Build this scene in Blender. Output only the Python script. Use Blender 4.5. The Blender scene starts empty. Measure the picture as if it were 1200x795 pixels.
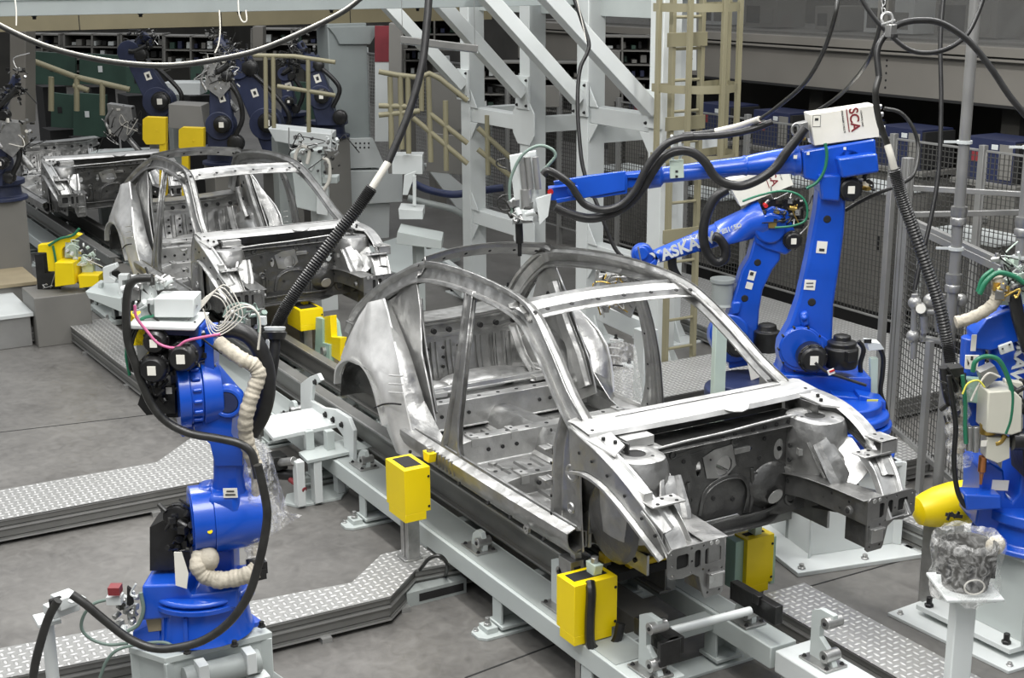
import bpy, math, random
from mathutils import Vector, Matrix
random.seed(7)
V = Vector
sc = bpy.context.scene
COL = sc.collection
PI = math.pi

# ---------------------------------------------------------------- camera
CP = V((5.7059, -4.3487, 3.6509))
YAW, PIT, ROL = [math.radians(a) for a in (149.9365, 14.9107, -0.3334)]
FL = 1624.83
cf = V((math.cos(YAW)*math.cos(PIT), math.sin(YAW)*math.cos(PIT), -math.sin(PIT)))
_r = V((math.sin(YAW), -math.cos(YAW), 0)); _u = _r.cross(cf)
cr = math.cos(ROL)*_r + math.sin(ROL)*_u
cu = -math.sin(ROL)*_r + math.cos(ROL)*_u
cam = bpy.data.cameras.new('camera'); cam.sensor_width = 36; cam.lens = 36*FL/1200
cam.clip_end = 200
co = bpy.data.objects.new('camera', cam); COL.objects.link(co)
m = Matrix((cr, cu, -cf)).transposed().to_4x4(); m.translation = CP
co.matrix_world = m
sc.camera = co

def ray(x, y):
    return cr*((x-600)/FL) - cu*((y-397.5)/FL) + cf
def on(x, y, ax, v):
    """the place point where a sight line meets the plane ax = v"""
    d = ray(x, y); i = 'xyz'.index(ax)
    return CP + d*((v-CP[i])/d[i])
def at(x, y, D):
    return CP + ray(x, y)*D
def onp(x, y, P0, n):
    d = ray(x, y)
    return CP + d*((P0-CP).dot(n)/d.dot(n))

# ---------------------------------------------------------------- materials
def nt(name):
    m = bpy.data.materials.new(name); m.use_nodes = True
    t = m.node_tree; b = t.nodes['Principled BSDF']
    return m, t, b
def N(t, typ, **kw):
    n = t.nodes.new(typ)
    for k, v in kw.items(): setattr(n, k, v)
    return n
def paint(name, col, rough=.45, metal=0, var=.12, scale=6, bump=0, bscale=40, coat=0, rvar=.1, spec=.5):
    m, t, b = nt(name)
    tc = N(t, 'ShaderNodeTexCoord')
    no = N(t, 'ShaderNodeTexNoise'); no.inputs['Scale'].default_value = scale; no.inputs['Detail'].default_value = 5
    t.links.new(tc.outputs['Object'], no.inputs['Vector'])
    cr_ = N(t, 'ShaderNodeValToRGB')
    c0 = [max(0, c*(1-var)) for c in col]; c1 = [min(1, c*(1+var)) for c in col]
    cr_.color_ramp.elements[0].position = .3; cr_.color_ramp.elements[1].position = .7
    cr_.color_ramp.elements[0].color = (*c0, 1); cr_.color_ramp.elements[1].color = (*c1, 1)
    t.links.new(no.outputs['Fac'], cr_.inputs['Fac']); t.links.new(cr_.outputs['Color'], b.inputs['Base Color'])
    mr = N(t, 'ShaderNodeMapRange'); mr.inputs['To Min'].default_value = max(.02, rough-rvar); mr.inputs['To Max'].default_value = min(1, rough+rvar)
    t.links.new(no.outputs['Fac'], mr.inputs['Value']); t.links.new(mr.outputs['Result'], b.inputs['Roughness'])
    b.inputs['Metallic'].default_value = metal
    b.inputs['Specular IOR Level'].default_value = spec
    if coat: b.inputs['Coat Weight'].default_value = coat; b.inputs['Coat Roughness'].default_value = .12
    if bump:
        n2 = N(t, 'ShaderNodeTexNoise'); n2.inputs['Scale'].default_value = bscale; n2.inputs['Detail'].default_value = 4
        t.links.new(tc.outputs['Object'], n2.inputs['Vector'])
        bp = N(t, 'ShaderNodeBump'); bp.inputs['Strength'].default_value = bump; bp.inputs['Distance'].default_value = .01
        t.links.new(n2.outputs['Fac'], bp.inputs['Height']); t.links.new(bp.outputs['Normal'], b.inputs['Normal'])
    return m
def mathn(t, op, a, b=None, c=None):
    n = N(t, 'ShaderNodeMath', operation=op)
    for i, x in enumerate((a, b, c)):
        if x is None: continue
        if isinstance(x, (int, float)): n.inputs[i].default_value = x
        else: t.links.new(x, n.inputs[i])
    return n.outputs[0]
def sheet(name, col=.62, rough=.3, metal=.9, embs=.5):
    """bare pressed steel: soft pressing bumps, beads, spot welds"""
    m, t, b = nt(name)
    tc = N(t, 'ShaderNodeTexCoord')
    no = N(t, 'ShaderNodeTexNoise'); no.inputs['Scale'].default_value = 3.5; no.inputs['Detail'].default_value = 6; no.inputs['Roughness'].default_value = .6
    t.links.new(tc.outputs['Object'], no.inputs['Vector'])
    cr_ = N(t, 'ShaderNodeValToRGB'); e = cr_.color_ramp.elements
    e[0].position = .32; e[1].position = .7
    e[0].color = (col*.72, col*.72, col*.70, 1); e[1].color = (min(1, col*1.15), min(1, col*1.15), min(1, col*1.13), 1)
    t.links.new(no.outputs['Fac'], cr_.inputs['Fac']); t.links.new(cr_.outputs['Color'], b.inputs['Base Color'])
    b.inputs['Metallic'].default_value = metal
    n3 = N(t, 'ShaderNodeTexNoise'); n3.inputs['Scale'].default_value = 18; t.links.new(tc.outputs['Object'], n3.inputs['Vector'])
    mr = N(t, 'ShaderNodeMapRange'); mr.inputs['To Min'].default_value = rough-.12; mr.inputs['To Max'].default_value = rough+.2
    t.links.new(n3.outputs['Fac'], mr.inputs['Value']); t.links.new(mr.outputs['Result'], b.inputs['Roughness'])
    vo = N(t, 'ShaderNodeTexVoronoi'); vo.inputs['Scale'].default_value = 10; vo.feature = 'SMOOTH_F1'
    vo.inputs['Smoothness'].default_value = .6
    t.links.new(tc.outputs['Object'], vo.inputs['Vector'])
    v2 = N(t, 'ShaderNodeTexVoronoi'); v2.inputs['Scale'].default_value = 26
    t.links.new(tc.outputs['Object'], v2.inputs['Vector'])
    spot = mathn(t, 'LESS_THAN', v2.outputs['Distance'], .13)
    h = mathn(t, 'MULTIPLY_ADD', vo.outputs['Distance'], 1.0, mathn(t, 'MULTIPLY', spot, -.12))
    h = mathn(t, 'ADD', h, mathn(t, 'MULTIPLY', no.outputs['Fac'], 1.2))
    bp = N(t, 'ShaderNodeBump'); bp.inputs['Strength'].default_value = embs; bp.inputs['Distance'].default_value = .03
    t.links.new(h, bp.inputs['Height']); t.links.new(bp.outputs['Normal'], b.inputs['Normal'])
    return m
def tread(name, pitch=.047, base=.31, tip=.66):
    """diamond plate: alternating raised lozenges, their worn tips brighter"""
    m, t, b = nt(name)
    g = N(t, 'ShaderNodeNewGeometry'); mp = N(t, 'ShaderNodeMapping')
    mp.inputs['Scale'].default_value = (1/pitch,)*3
    t.links.new(g.outputs['Position'], mp.inputs['Vector'])
    sp = N(t, 'ShaderNodeSeparateXYZ'); t.links.new(mp.outputs[0], sp.inputs[0])
    x, y = sp.outputs[0], sp.outputs[1]
    fx = mathn(t, 'FLOOR', x); fy = mathn(t, 'FLOOR', y)
    par = mathn(t, 'ABSOLUTE', mathn(t, 'MODULO', mathn(t, 'ADD', fx, fy), 2.0))
    lx = mathn(t, 'SUBTRACT', mathn(t, 'SUBTRACT', x, fx), .5); ly = mathn(t, 'SUBTRACT', mathn(t, 'SUBTRACT', y, fy), .5)
    def ell(p, q):
        return mathn(t, 'ADD', mathn(t, 'POWER', mathn(t, 'DIVIDE', p, .5), 2.0), mathn(t, 'POWER', mathn(t, 'DIVIDE', q, .22), 2.0))
    mx = N(t, 'ShaderNodeMix'); t.links.new(par, mx.inputs[0]); t.links.new(ell(lx, ly), mx.inputs[2]); t.links.new(ell(ly, lx), mx.inputs[3])
    hh = mathn(t, 'MAXIMUM', mathn(t, 'SUBTRACT', 1.0, mx.outputs[0]), 0.0)
    hh = mathn(t, 'POWER', hh, .6)
    no = N(t, 'ShaderNodeTexNoise'); no.inputs['Scale'].default_value = 4; no.inputs['Detail'].default_value = 7
    t.links.new(g.outputs['Position'], no.inputs['Vector'])
    c = N(t, 'ShaderNodeMix', data_type='RGBA'); t.links.new(mathn(t, 'MINIMUM', mathn(t, 'MULTIPLY', hh, mathn(t, 'MULTIPLY', no.outputs['Fac'], 2.0)), 1.0), c.inputs[0])
    c.inputs[6].default_value = (base, base, base*.97, 1); c.inputs[7].default_value = (tip, tip, tip*.98, 1)
    t.links.new(c.outputs[2], b.inputs['Base Color'])
    b.inputs['Metallic'].default_value = .35; b.inputs['Roughness'].default_value = .42
    bp = N(t, 'ShaderNodeBump'); bp.inputs['Strength'].default_value = 1; bp.inputs['Distance'].default_value = .006
    t.links.new(hh, bp.inputs['Height']); t.links.new(bp.outputs['Normal'], b.inputs['Normal'])
    return m
def concrete():
    m, t, b = nt('concrete_floor')
    g = N(t, 'ShaderNodeNewGeometry')
    n1 = N(t, 'ShaderNodeTexNoise'); n1.inputs['Scale'].default_value = 1.1; n1.inputs['Detail'].default_value = 8; n1.inputs['Roughness'].default_value = .65
    n2 = N(t, 'ShaderNodeTexNoise'); n2.inputs['Scale'].default_value = 9; n2.inputs['Detail'].default_value = 8; n2.inputs['Distortion'].default_value = 1.5
    for n in (n1, n2): t.links.new(g.outputs['Position'], n.inputs['Vector'])
    s = mathn(t, 'ADD', mathn(t, 'MULTIPLY', n1.outputs['Fac'], .6), mathn(t, 'MULTIPLY', n2.outputs['Fac'], .4))
    r = N(t, 'ShaderNodeValToRGB'); e = r.color_ramp.elements
    e[0].position = .35; e[0].color = (.095, .091, .085, 1); e[1].position = .68; e[1].color = (.19, .184, .172, 1)
    t.links.new(s, r.inputs['Fac']); t.links.new(r.outputs['Color'], b.inputs['Base Color'])
    mr = N(t, 'ShaderNodeMapRange'); mr.inputs['To Min'].default_value = .3; mr.inputs['To Max'].default_value = .6
    t.links.new(n2.outputs['Fac'], mr.inputs['Value']); t.links.new(mr.outputs['Result'], b.inputs['Roughness'])
    return m
def plastic_wrap():
    m, t, b = nt('clear_plastic_film')
    b.inputs['Base Color'].default_value = (.9, .9, .88, 1); b.inputs['Roughness'].default_value = .22
    b.inputs['Alpha'].default_value = .32
    tc = N(t, 'ShaderNodeTexCoord'); n = N(t, 'ShaderNodeTexNoise'); n.inputs['Scale'].default_value = 14; n.inputs['Distortion'].default_value = 2.5
    t.links.new(tc.outputs['Object'], n.inputs['Vector'])
    bp = N(t, 'ShaderNodeBump'); bp.inputs['Strength'].default_value = 1; bp.inputs['Distance'].default_value = .012
    t.links.new(n.outputs['Fac'], bp.inputs['Height']); t.links.new(bp.outputs['Normal'], b.inputs['Normal'])
    r = N(t, 'ShaderNodeMapRange'); r.inputs['From Min'].default_value = .4; r.inputs['From Max'].default_value = .65
    r.inputs['To Min'].default_value = .06; r.inputs['To Max'].default_value = .34
    t.links.new(n.outputs['Fac'], r.inputs['Value']); t.links.new(r.outputs['Result'], b.inputs['Alpha'])
    return m
def ribbed(name, col, dens, dark=.4, metal=.2):
    m, t, b = nt(name)
    tc = N(t, 'ShaderNodeUVMap') if False else N(t, 'ShaderNodeTexCoord')
    b.inputs['Base Color'].default_value = (*col, 1); b.inputs['Roughness'].default_value = .35; b.inputs['Metallic'].default_value = metal
    return m
M = dict(
 steel=sheet('bare_pressed_steel', .42, .36, .9, .40),
 steel_mid=sheet('grey_coated_steel', .24, .38, .85, .3),
 steel_smooth=sheet('bare_steel_outer_panel', .80, .42, .6, .12),
 steel_bright=sheet('bright_galvanised_steel', .54, .38, .88, .35),
 steel_white=sheet('white_galvanised_steel', .62, .42, .65, .16),
 steel_dark=sheet('shade_darkened_steel', .13, .34, .8, .5),  # same body steel, shade of the recesses put into its colour
 palegrey=paint('dim_grey_enamel', (.27, .30, .295), .5, 0, .06, 3),
 hole=paint('hole_black', (.012, .012, .012), .8),
 white=paint('pale_grey_enamel', (.47, .51, .495), .4, 0, .05, 3),
 whiter=paint('white_enamel', (.62, .65, .64), .35, 0, .04, 3),
 grey=paint('mid_grey_enamel', (.30, .325, .315), .45, 0, .08, 3),
 midsteel=paint('machined_steel', (.42, .42, .41), .35, .8, .15, 20, .1),
 alu=paint('anodised_aluminium', (.37, .37, .36), .38, .6, .08, 5),
 aludark=paint('dull_aluminium_edge', (.20, .20, .19), .4, .5, .12, 5),
 blue=paint('blue_robot_enamel', (.005, .075, .50), .32, 0, .12, 4, coat=.5),
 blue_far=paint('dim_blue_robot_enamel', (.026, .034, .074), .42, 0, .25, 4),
 navy=paint('dark_navy_plastic_cover', (.018, .028, .085), .5, 0, .2, 6, .5, 12),
 yellow=paint('yellow_enamel', (.88, .66, .002), .4, 0, .03, 4),
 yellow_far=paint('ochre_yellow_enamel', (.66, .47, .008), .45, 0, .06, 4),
 mint=paint('pale_green_enamel', (.36, .52, .43), .45, 0, .06, 4),
 mint_pale=paint('pale_mint_enamel', (.52, .62, .54), .45, 0, .06, 4),
 tan=paint('tan_enamel', (.25, .23, .145), .5, 0, .08, 3),
 tan_beam=paint('olive_tan_enamel', (.20, .175, .105), .5, 0, .08, 3),
 rubber=paint('black_rubber', (.014, .014, .014), .38, 0, .3, 20),
 cable=paint('grey_black_cable_sheath', (.024, .024, .022), .35, 0, .3, 20),
 black=paint('black_motor_housing', (.014, .014, .014), .32, 0, .3, 14, .2, 30),
 hosegreen=paint('green_hose', (.02, .16, .085), .35, 0, .1),
 hosegrey=paint('grey_green_hose', (.16, .22, .19), .4, 0, .1),
 hosewhite=paint('pale_tube', (.6, .58, .52), .4, 0, .1),
 pink=paint('pink_cable', (.5, .12, .25), .4),
 brass=paint('brass_fitting', (.55, .38, .10), .3, .8, .1),
 copper=paint('copper_tip', (.60, .25, .10), .3, .9, .1),
 cream=paint('cream_enamel', (.60, .59, .50), .4, 0, .05),
 label=paint('label_paper', (.80, .78, .70), .6, 0, .05),
 labelyellow=paint('yellow_label', (.75, .70, .10), .6, 0, .05),
 ink=paint('label_ink', (.03, .03, .03), .7),
 red=paint('red_plastic', (.55, .02, .02), .4),
 maroon=paint('maroon_plastic', (.22, .03, .035), .4),
 wrap=paint('beige_cloth_wrap', (.46, .42, .34), .7, 0, .18, 9, 1.0, 26),
 wood=paint('tan_board', (.30, .25, .16), .7, 0, .12, 5),
 floor=concrete(),
 tread=tread('diamond_tread_plate'),
 treaddim=tread('dim_tread_plate', .06, .2, .38),  # tread plate copy in dimmer colours for the far walkway
 green=paint('dark_green_panel', (.025, .06, .043), .5, 0, .15, 3),
 wire=paint('grey_wire', (.085, .085, .08), .5, .3),
 wirelight=paint('galvanised_wire', (.42, .42, .40), .5, .3),
 mezz=paint('grey_beige_steelwork', (.18, .17, .15), .55, 0, .06, 2),
 wall=paint('dark_hall_wall', (.05, .048, .042), .8, 0, .25, 1.5),
 board=paint('grey_panel_board', (.17, .165, .15), .6, 0, .08, 2),
 dkblue=paint('blue_cabinet', (.018, .024, .065), .45, 0, .1, 3),
 cabinet=paint('grey_cabinet', (.19, .185, .17), .5, 0, .06, 3),
 film=plastic_wrap(),
 redboard=paint('red_board', (.20, .02, .03), .5),
)
def glassmat():
    m, t, b = nt('window_glass')
    b.inputs['Base Color'].default_value = (.16, .16, .155, 1); b.inputs['Roughness'].default_value = .06; b.inputs['Alpha'].default_value = .35
    return m
M['glass'] = glassmat()

# ---------------------------------------------------------------- mesh builder
def frame(d):
    d = d.normalized(); a = V((0, 0, 1)) if abs(d.z) < .9 else V((1, 0, 0))
    s = d.cross(a).normalized(); return s, s.cross(d).normalized(), d
def smooth(pts, k=6, closed=False):
    pts = [V(p) for p in pts]; n = len(pts)
    if n < 3: return pts
    out = []
    for i in range(n-1):
        p0 = pts[i-1] if i > 0 else pts[0]*2-pts[1]; p1 = pts[i]; p2 = pts[i+1]; p3 = pts[i+2] if i+2 < n else pts[-1]*2-pts[-2]
        for j in range(k):
            t = j/k
            out.append(.5*((2*p1)+(p2-p0)*t+(2*p0-5*p1+4*p2-p3)*t*t+(3*p1-p0-3*p2+p3)*t**3))
    out.append(pts[-1]); return out
class MB:
    def __init__(s, mat='steel'):
        s.v = []; s.f = []; s.m = []; s.mats = [mat]; s.cur = 0
    def use(s, mat):
        if mat not in s.mats: s.mats.append(mat)
        s.cur = s.mats.index(mat); return s
    def add(s, vs, fs):
        o = len(s.v); s.v += [V(v) for v in vs]
        for f in fs: s.f.append([o+i for i in f]); s.m.append(s.cur)
        return s
    def box(s, c, d, rz=0, X=None, Y=None, Z=None):
        c = V(c); hx, hy, hz = d[0]/2, d[1]/2, d[2]/2
        if X is None:
            X = V((math.cos(rz), math.sin(rz), 0)); Y = V((-math.sin(rz), math.cos(rz), 0)); Z = V((0, 0, 1))
        elif Z is None: Z = X.cross(Y)
        vs = [c+X*(a*hx)+Y*(b*hy)+Z*(e*hz) for a in (-1, 1) for b in (-1, 1) for e in (-1, 1)]
        return s.add(vs, [(0, 1, 3, 2), (4, 6, 7, 5), (0, 4, 5, 1), (2, 3, 7, 6), (0, 2, 6, 4), (1, 5, 7, 3)])
    def lo(s, a, b):
        a = V(a); b = V(b); return s.box((a+b)/2, [abs(b[i]-a[i]) for i in range(3)])
    def bar(s, p, q, w, h, up=None):
        p = V(p); q = V(q); d = (q-p); L = d.length; d.normalize()
        up = V(up) if up else (V((0, 0, 1)) if abs(d.z) < .95 else V((1, 0, 0)))
        sd = d.cross(up).normalized(); u2 = sd.cross(d)
        return s.box((p+q)/2, (L, w, h), X=d, Y=sd, Z=u2)
    def cyl(s, p, q, r0, r1=None, n=20, caps=True):
        p = V(p); q = V(q); r1 = r0 if r1 is None else r1
        a, b, _ = frame(q-p)
        vs = [p+(a*math.cos(2*PI*i/n)+b*math.sin(2*PI*i/n))*r0 for i in range(n)]+[q+(a*math.cos(2*PI*i/n)+b*math.sin(2*PI*i/n))*r1 for i in range(n)]
        fs = [(i, (i+1) % n, n+(i+1) % n, n+i) for i in range(n)]
        if caps: fs += [tuple(range(n-1, -1, -1)), tuple(range(n, 2*n))]
        return s.add(vs, fs)
    def lathe(s, p, ax, prof, n=24):
        p = V(p); a, b, d = frame(V(ax)); vs = []
        for (t, r) in prof: vs += [p+d*t+(a*math.cos(2*PI*i/n)+b*math.sin(2*PI*i/n))*r for i in range(n)]
        fs = []
        for k in range(len(prof)-1): fs += [(k*n+i, k*n+(i+1) % n, (k+1)*n+(i+1) % n, (k+1)*n+i) for i in range(n)]
        fs += [tuple(range(n-1, -1, -1)), tuple(range((len(prof)-1)*n, len(prof)*n))]
        return s.add(vs, fs)
    def tube(s, pts, r, n=8, k=6, rad=None):
        P = smooth(pts, k) if k > 1 else [V(p) for p in pts]
        if len(P) < 2: return s
        t0 = (P[1]-P[0]).normalized(); a, b, _ = frame(t0); vs = []
        for i, p in enumerate(P):
            t = (P[min(i+1, len(P)-1)]-P[max(i-1, 0)])
            if t.length < 1e-9: t = t0
            t.normalize(); a = (a-t*a.dot(t)); a.normalize(); b = t.cross(a)
            rr = rad(i/(len(P)-1)) if rad else r
            vs += [p+(a*math.cos(2*PI*j/n)+b*math.sin(2*PI*j/n))*rr for j in range(n)]
        fs = [(k_*n+i, k_*n+(i+1) % n, (k_+1)*n+(i+1) % n, (k_+1)*n+i) for k_ in range(len(P)-1) for i in range(n)]
        fs += [tuple(range(n-1, -1, -1)), tuple(range((len(P)-1)*n, len(P)*n))]
        return s.add(vs, fs)
    def sphere(s, c, r, sx=1, sy=1, sz=1, n=16, m_=10):
        prof = [(-math.cos(PI*k/m_), math.sin(PI*k/m_)) for k in range(1, m_)]
        c = V(c); vs = []
        for (z, q) in prof: vs += [c+V((q*math.cos(2*PI*i/n)*r*sx, q*math.sin(2*PI*i/n)*r*sy, z*r*sz)) for i in range(n)]
        K = len(prof); fs = [(k*n+i, k*n+(i+1) % n, (k+1)*n+(i+1) % n, (k+1)*n+i) for k in range(K-1) for i in range(n)]
        fs += [tuple(range(n-1, -1, -1)), tuple(range((K-1)*n, K*n))]
        return s.add(vs, fs)
    def merge(s, o):
        n = len(s.v); s.v += o.v
        for f, q in zip(o.f, o.m): s.use(o.mats[q]); s.f.append([n+i for i in f]); s.m.append(s.cur)
        return s
    def prism(s, poly, d):
        """closed polygon of points, swept by vector d"""
        P = [V(p) for p in poly]; d = V(d); n = len(P)
        return s.add(P+[p+d for p in P], [tuple(range(n-1, -1, -1)), tuple(range(n, 2*n))]+[(i, (i+1) % n, n+(i+1) % n, n+i) for i in range(n)])
    def loft(s, secs, closed=True, caps=True):
        n = len(secs[0]); vs = [V(p) for q in secs for p in q]; fs = []
        for k in range(len(secs)-1):
            for i in range(n if closed else n-1): fs.append((k*n+i, k*n+(i+1) % n, (k+1)*n+(i+1) % n, (k+1)*n+i))
        if closed and caps: fs += [tuple(range(n-1, -1, -1)), tuple(range((len(secs)-1)*n, len(secs)*n))]
        return s.add(vs, fs)
    def sheetgrid(s, rows, th, nrm):
        """rows of points -> a panel with thickness along nrm"""
        nrm = V(nrm)*th; n = len(rows[0])
        A = [V(p) for r in rows for p in r]; B = [p+nrm for p in A]; K = len(rows); o = len(A); fs = []
        for k in range(K-1):
            for i in range(n-1):
                q = (k*n+i, k*n+i+1, (k+1)*n+i+1, (k+1)*n+i); fs.append(q); fs.append(tuple(o+j for j in reversed(q)))
        for i in range(n-1): fs.append((i+1, i, o+i, o+i+1)); j = (K-1)*n+i; fs.append((j, j+1, o+j+1, o+j))
        for k in range(K-1): a, b = k*n, (k+1)*n; fs.append((a, b, o+b, o+a)); a += n-1; b += n-1; fs.append((b, a, o+a, o+b))
        return s.add(A+B, fs)
    def sweep(s, path, side, w, h, prof=None, th=.25, k=5, dots=None):
        """pressed channel along a path; side = direction of its width; w,h scalar or per-point lists"""
        prof = prof or [(-1, 0), (-.72, .05), (-.5, 1), (.5, 1), (.72, .05), (1, 0)]
        n0 = len(path)
        W = w if isinstance(w, (list, tuple)) else [w]*n0; H = h if isinstance(h, (list, tuple)) else [h]*n0
        S = side if isinstance(side, (list, tuple)) and not isinstance(side[0], (int, float)) else [side]*n0
        S = [V(q) for q in S]; P = smooth(path, k); secs = []; fr_ = []
        for i, p in enumerate(P):
            f = i/(len(P)-1)*(n0-1); a = min(int(f), n0-2); u = f-a
            ww = W[a]*(1-u)+W[a+1]*u; hh = H[a]*(1-u)+H[a+1]*u; sd = S[a]*(1-u)+S[a+1]*u
            t = (P[min(i+1, len(P)-1)]-P[max(i-1, 0)]).normalized()
            sd = (sd-t*sd.dot(t)).normalized(); nn = sd.cross(t)
            top = [p+sd*(x*ww/2)+nn*(y*hh) for x, y in prof]
            bot = [p+sd*(x*ww/2*.93)+nn*(y*hh-th*abs(hh)*(1 if hh > 0 else -1)) for x, y in reversed(prof)]
            secs.append(top+bot)
            if dots: fr_.append((p, sd, nn*(1 if hh > 0 else -1), ww, hh))
        s.loft(secs)
        for (dx, dy, r_, i0, st_) in (dots or []):
            for (p, sd, nn, ww, hh) in fr_[i0::st_]:
                q = p+sd*(dx*ww/2)+nn*(dy*abs(hh)); c = s.cur; s.use('hole').cyl(q-nn*.003, q+nn*.0015, r_, r_, 8); s.cur = c
        return s
    def dots(s, pts, nrm, r, mat='hole', dep=.002):
        c = s.cur; s.use(mat); nrm = V(nrm).normalized(); a, b, _ = frame(nrm)
        for p in pts: s.cyl(V(p)-nrm*.004, V(p)+nrm*dep, r, r, 10)
        s.cur = c; return s
    def curve2d(s, outline, holes, org, ax, ay, th):
        cu_ = bpy.data.curves.new('tmp', 'CURVE'); cu_.dimensions = '2D'; cu_.fill_mode = 'BOTH'; cu_.extrude = th/2
        for poly in [outline]+list(holes):
            sp = cu_.splines.new('POLY'); sp.points.add(len(poly)-1)
            for i, p in enumerate(poly): sp.points[i].co = (p[0], p[1], 0, 1)
            sp.use_cyclic_u = True
        return s._frm(cu_, org, ax, ay)
    def text(s, body, size, org, ax, ay, th=.002, bold=0):
        cu_ = bpy.data.curves.new('tmp', 'FONT'); cu_.body = body; cu_.size = size; cu_.extrude = th/2
        cu_.align_x = 'CENTER'; cu_.align_y = 'CENTER'; cu_.offset = bold
        return s._frm(cu_, org, ax, ay)
    def _frm(s, cu_, org, ax, ay):
        o = bpy.data.objects.new('tmp', cu_); COL.objects.link(o)
        dg = bpy.context.evaluated_depsgraph_get(); me = bpy.data.meshes.new_from_object(o.evaluated_get(dg))
        org = V(org); ax = V(ax); ay = V(ay); az = ax.normalized().cross(ay.normalized())
        s.add([org+ax*v.co.x+ay*v.co.y+az*v.co.z for v in me.vertices], [tuple(p.vertices) for p in me.polygons])
        bpy.data.objects.remove(o); bpy.data.curves.remove(cu_); bpy.data.meshes.remove(me)
        return s

def weld(mb):
    d = {}; nv = []; mp = []
    for v in mb.v:
        k = (round(v.x, 6), round(v.y, 6), round(v.z, 6))
        if k not in d: d[k] = len(nv); nv.append(v)
        mp.append(d[k])
    fs = []; ms = []
    for f, q in zip(mb.f, mb.m):
        g = []
        for i in f:
            if mp[i] not in g: g.append(mp[i])
        if len(g) > 2: fs.append(g); ms.append(q)
    mb.v, mb.f, mb.m = nv, fs, ms; return mb
def wloc(o):
    l = V((0, 0, 0))
    while o is not None: l = l+V(o.location); o = o.parent
    return l
def build(name, mb, parent=None, bevel=0, label=None, kind=None, ang=40):
    if parent is not None and parent.parent is None and mb.mats[0] not in ('label', 'labelyellow', 'ink'):
        st_ = [i for i, k in enumerate(mb.mats) if k in ('label', 'labelyellow', 'ink')]
        if st_ and any(q in st_ for q in mb.m):
            a, b = MB(mb.mats[0]), MB(mb.mats[st_[0]])
            for f_, q in zip(mb.f, mb.m):
                t_ = b if q in st_ else a; t_.use(mb.mats[q]); o_ = len(t_.v); t_.v += [mb.v[i] for i in f_]; t_.f.append(list(range(o_, o_+len(f_)))); t_.m.append(t_.cur)
            import bmesh
            if a.f:
                o = build(name, weld(a), parent, bevel, label, kind, ang)
                build('sticker', weld(b), o); return o
    me = bpy.data.meshes.new(name)
    org = wloc(parent)
    if parent is None:
        lo = V((min(v.x for v in mb.v), min(v.y for v in mb.v), min(v.z for v in mb.v)))
        hi = V((max(v.x for v in mb.v), max(v.y for v in mb.v), max(v.z for v in mb.v)))
        org = V(((lo.x+hi.x)/2, (lo.y+hi.y)/2, lo.z))
    me.from_pydata([v-org for v in mb.v], [], mb.f)
    for k in mb.mats: me.materials.append(M[k])
    for i, p in enumerate(me.polygons): p.material_index = mb.m[i]; p.use_smooth = True
    me.update()
    import bmesh
    bm = bmesh.new(); bm.from_mesh(me); bmesh.ops.recalc_face_normals(bm, faces=bm.faces); bm.to_mesh(me); bm.free()
    me.set_sharp_from_angle(angle=math.radians(ang))
    o = bpy.data.objects.new(name, me); COL.objects.link(o)
    if parent is None: o.location = org
    else: o.parent = parent
    if bevel:
        b = o.modifiers.new('bevel', 'BEVEL'); b.width = bevel; b.segments = 2; b.limit_method = 'ANGLE'; b.angle_limit = math.radians(35); b.harden_normals = False
    if label: o['label'] = label
    if kind: o['kind'] = kind
    return o
def thing(name, label, cat, loc, group=None):
    o = bpy.data.objects.new(name, None); o.empty_display_size = .2; COL.objects.link(o); o.location = loc
    o['label'] = label; o['category'] = cat
    if group: o['group'] = group
    return o
def single(name, mb, label, cat, group=None, bevel=0, kind=None):
    o = build(name, mb, None, bevel); o['label'] = label; o['category'] = cat
    if group: o['group'] = group
    if kind: o['kind'] = kind
    return o
def struct(name, mb, bevel=0):
    o = build(name, mb, None, bevel); o['kind'] = 'structure'; return o
def copy_tree(o, parent=None, loc=None):
    c = o.copy(); COL.objects.link(c)
    if parent: c.parent = parent
    if loc is not None: c.location = loc
    for ch in [x for x in COL.objects if x.parent == o and x is not c]:
        copy_tree(ch, c)
    return c
NC = V((.8655, -.5009, 0))      # horizontal direction facing the viewer's side of the cell
def circ(cx, cy, r, n=14, ry=None):
    ry = ry or r
    return [(cx+r*math.cos(2*PI*i/n), cy+ry*math.sin(2*PI*i/n)) for i in range(n)]
def pxpoly(pts, D, off=0, n=NC):
    """outline on the upright plane at depth D whose normal is n, shifted by off along n"""
    P0 = at(600, 300, D)+n*off
    return [onp(x, y, P0, n) for x, y in pts]
def slab(mb, pts, D, th, off=0, n=NC):
    return mb.prism(pxpoly(pts, D, off-th/2, n), n*th)
def hose(mb, pts, D, r, n=8, k=6):
    """pts: (px,py) or (px,py,depth)"""
    return mb.tube([at(p[0], p[1], p[2] if len(p) > 2 else D) for p in pts], r, n, k)
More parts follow.
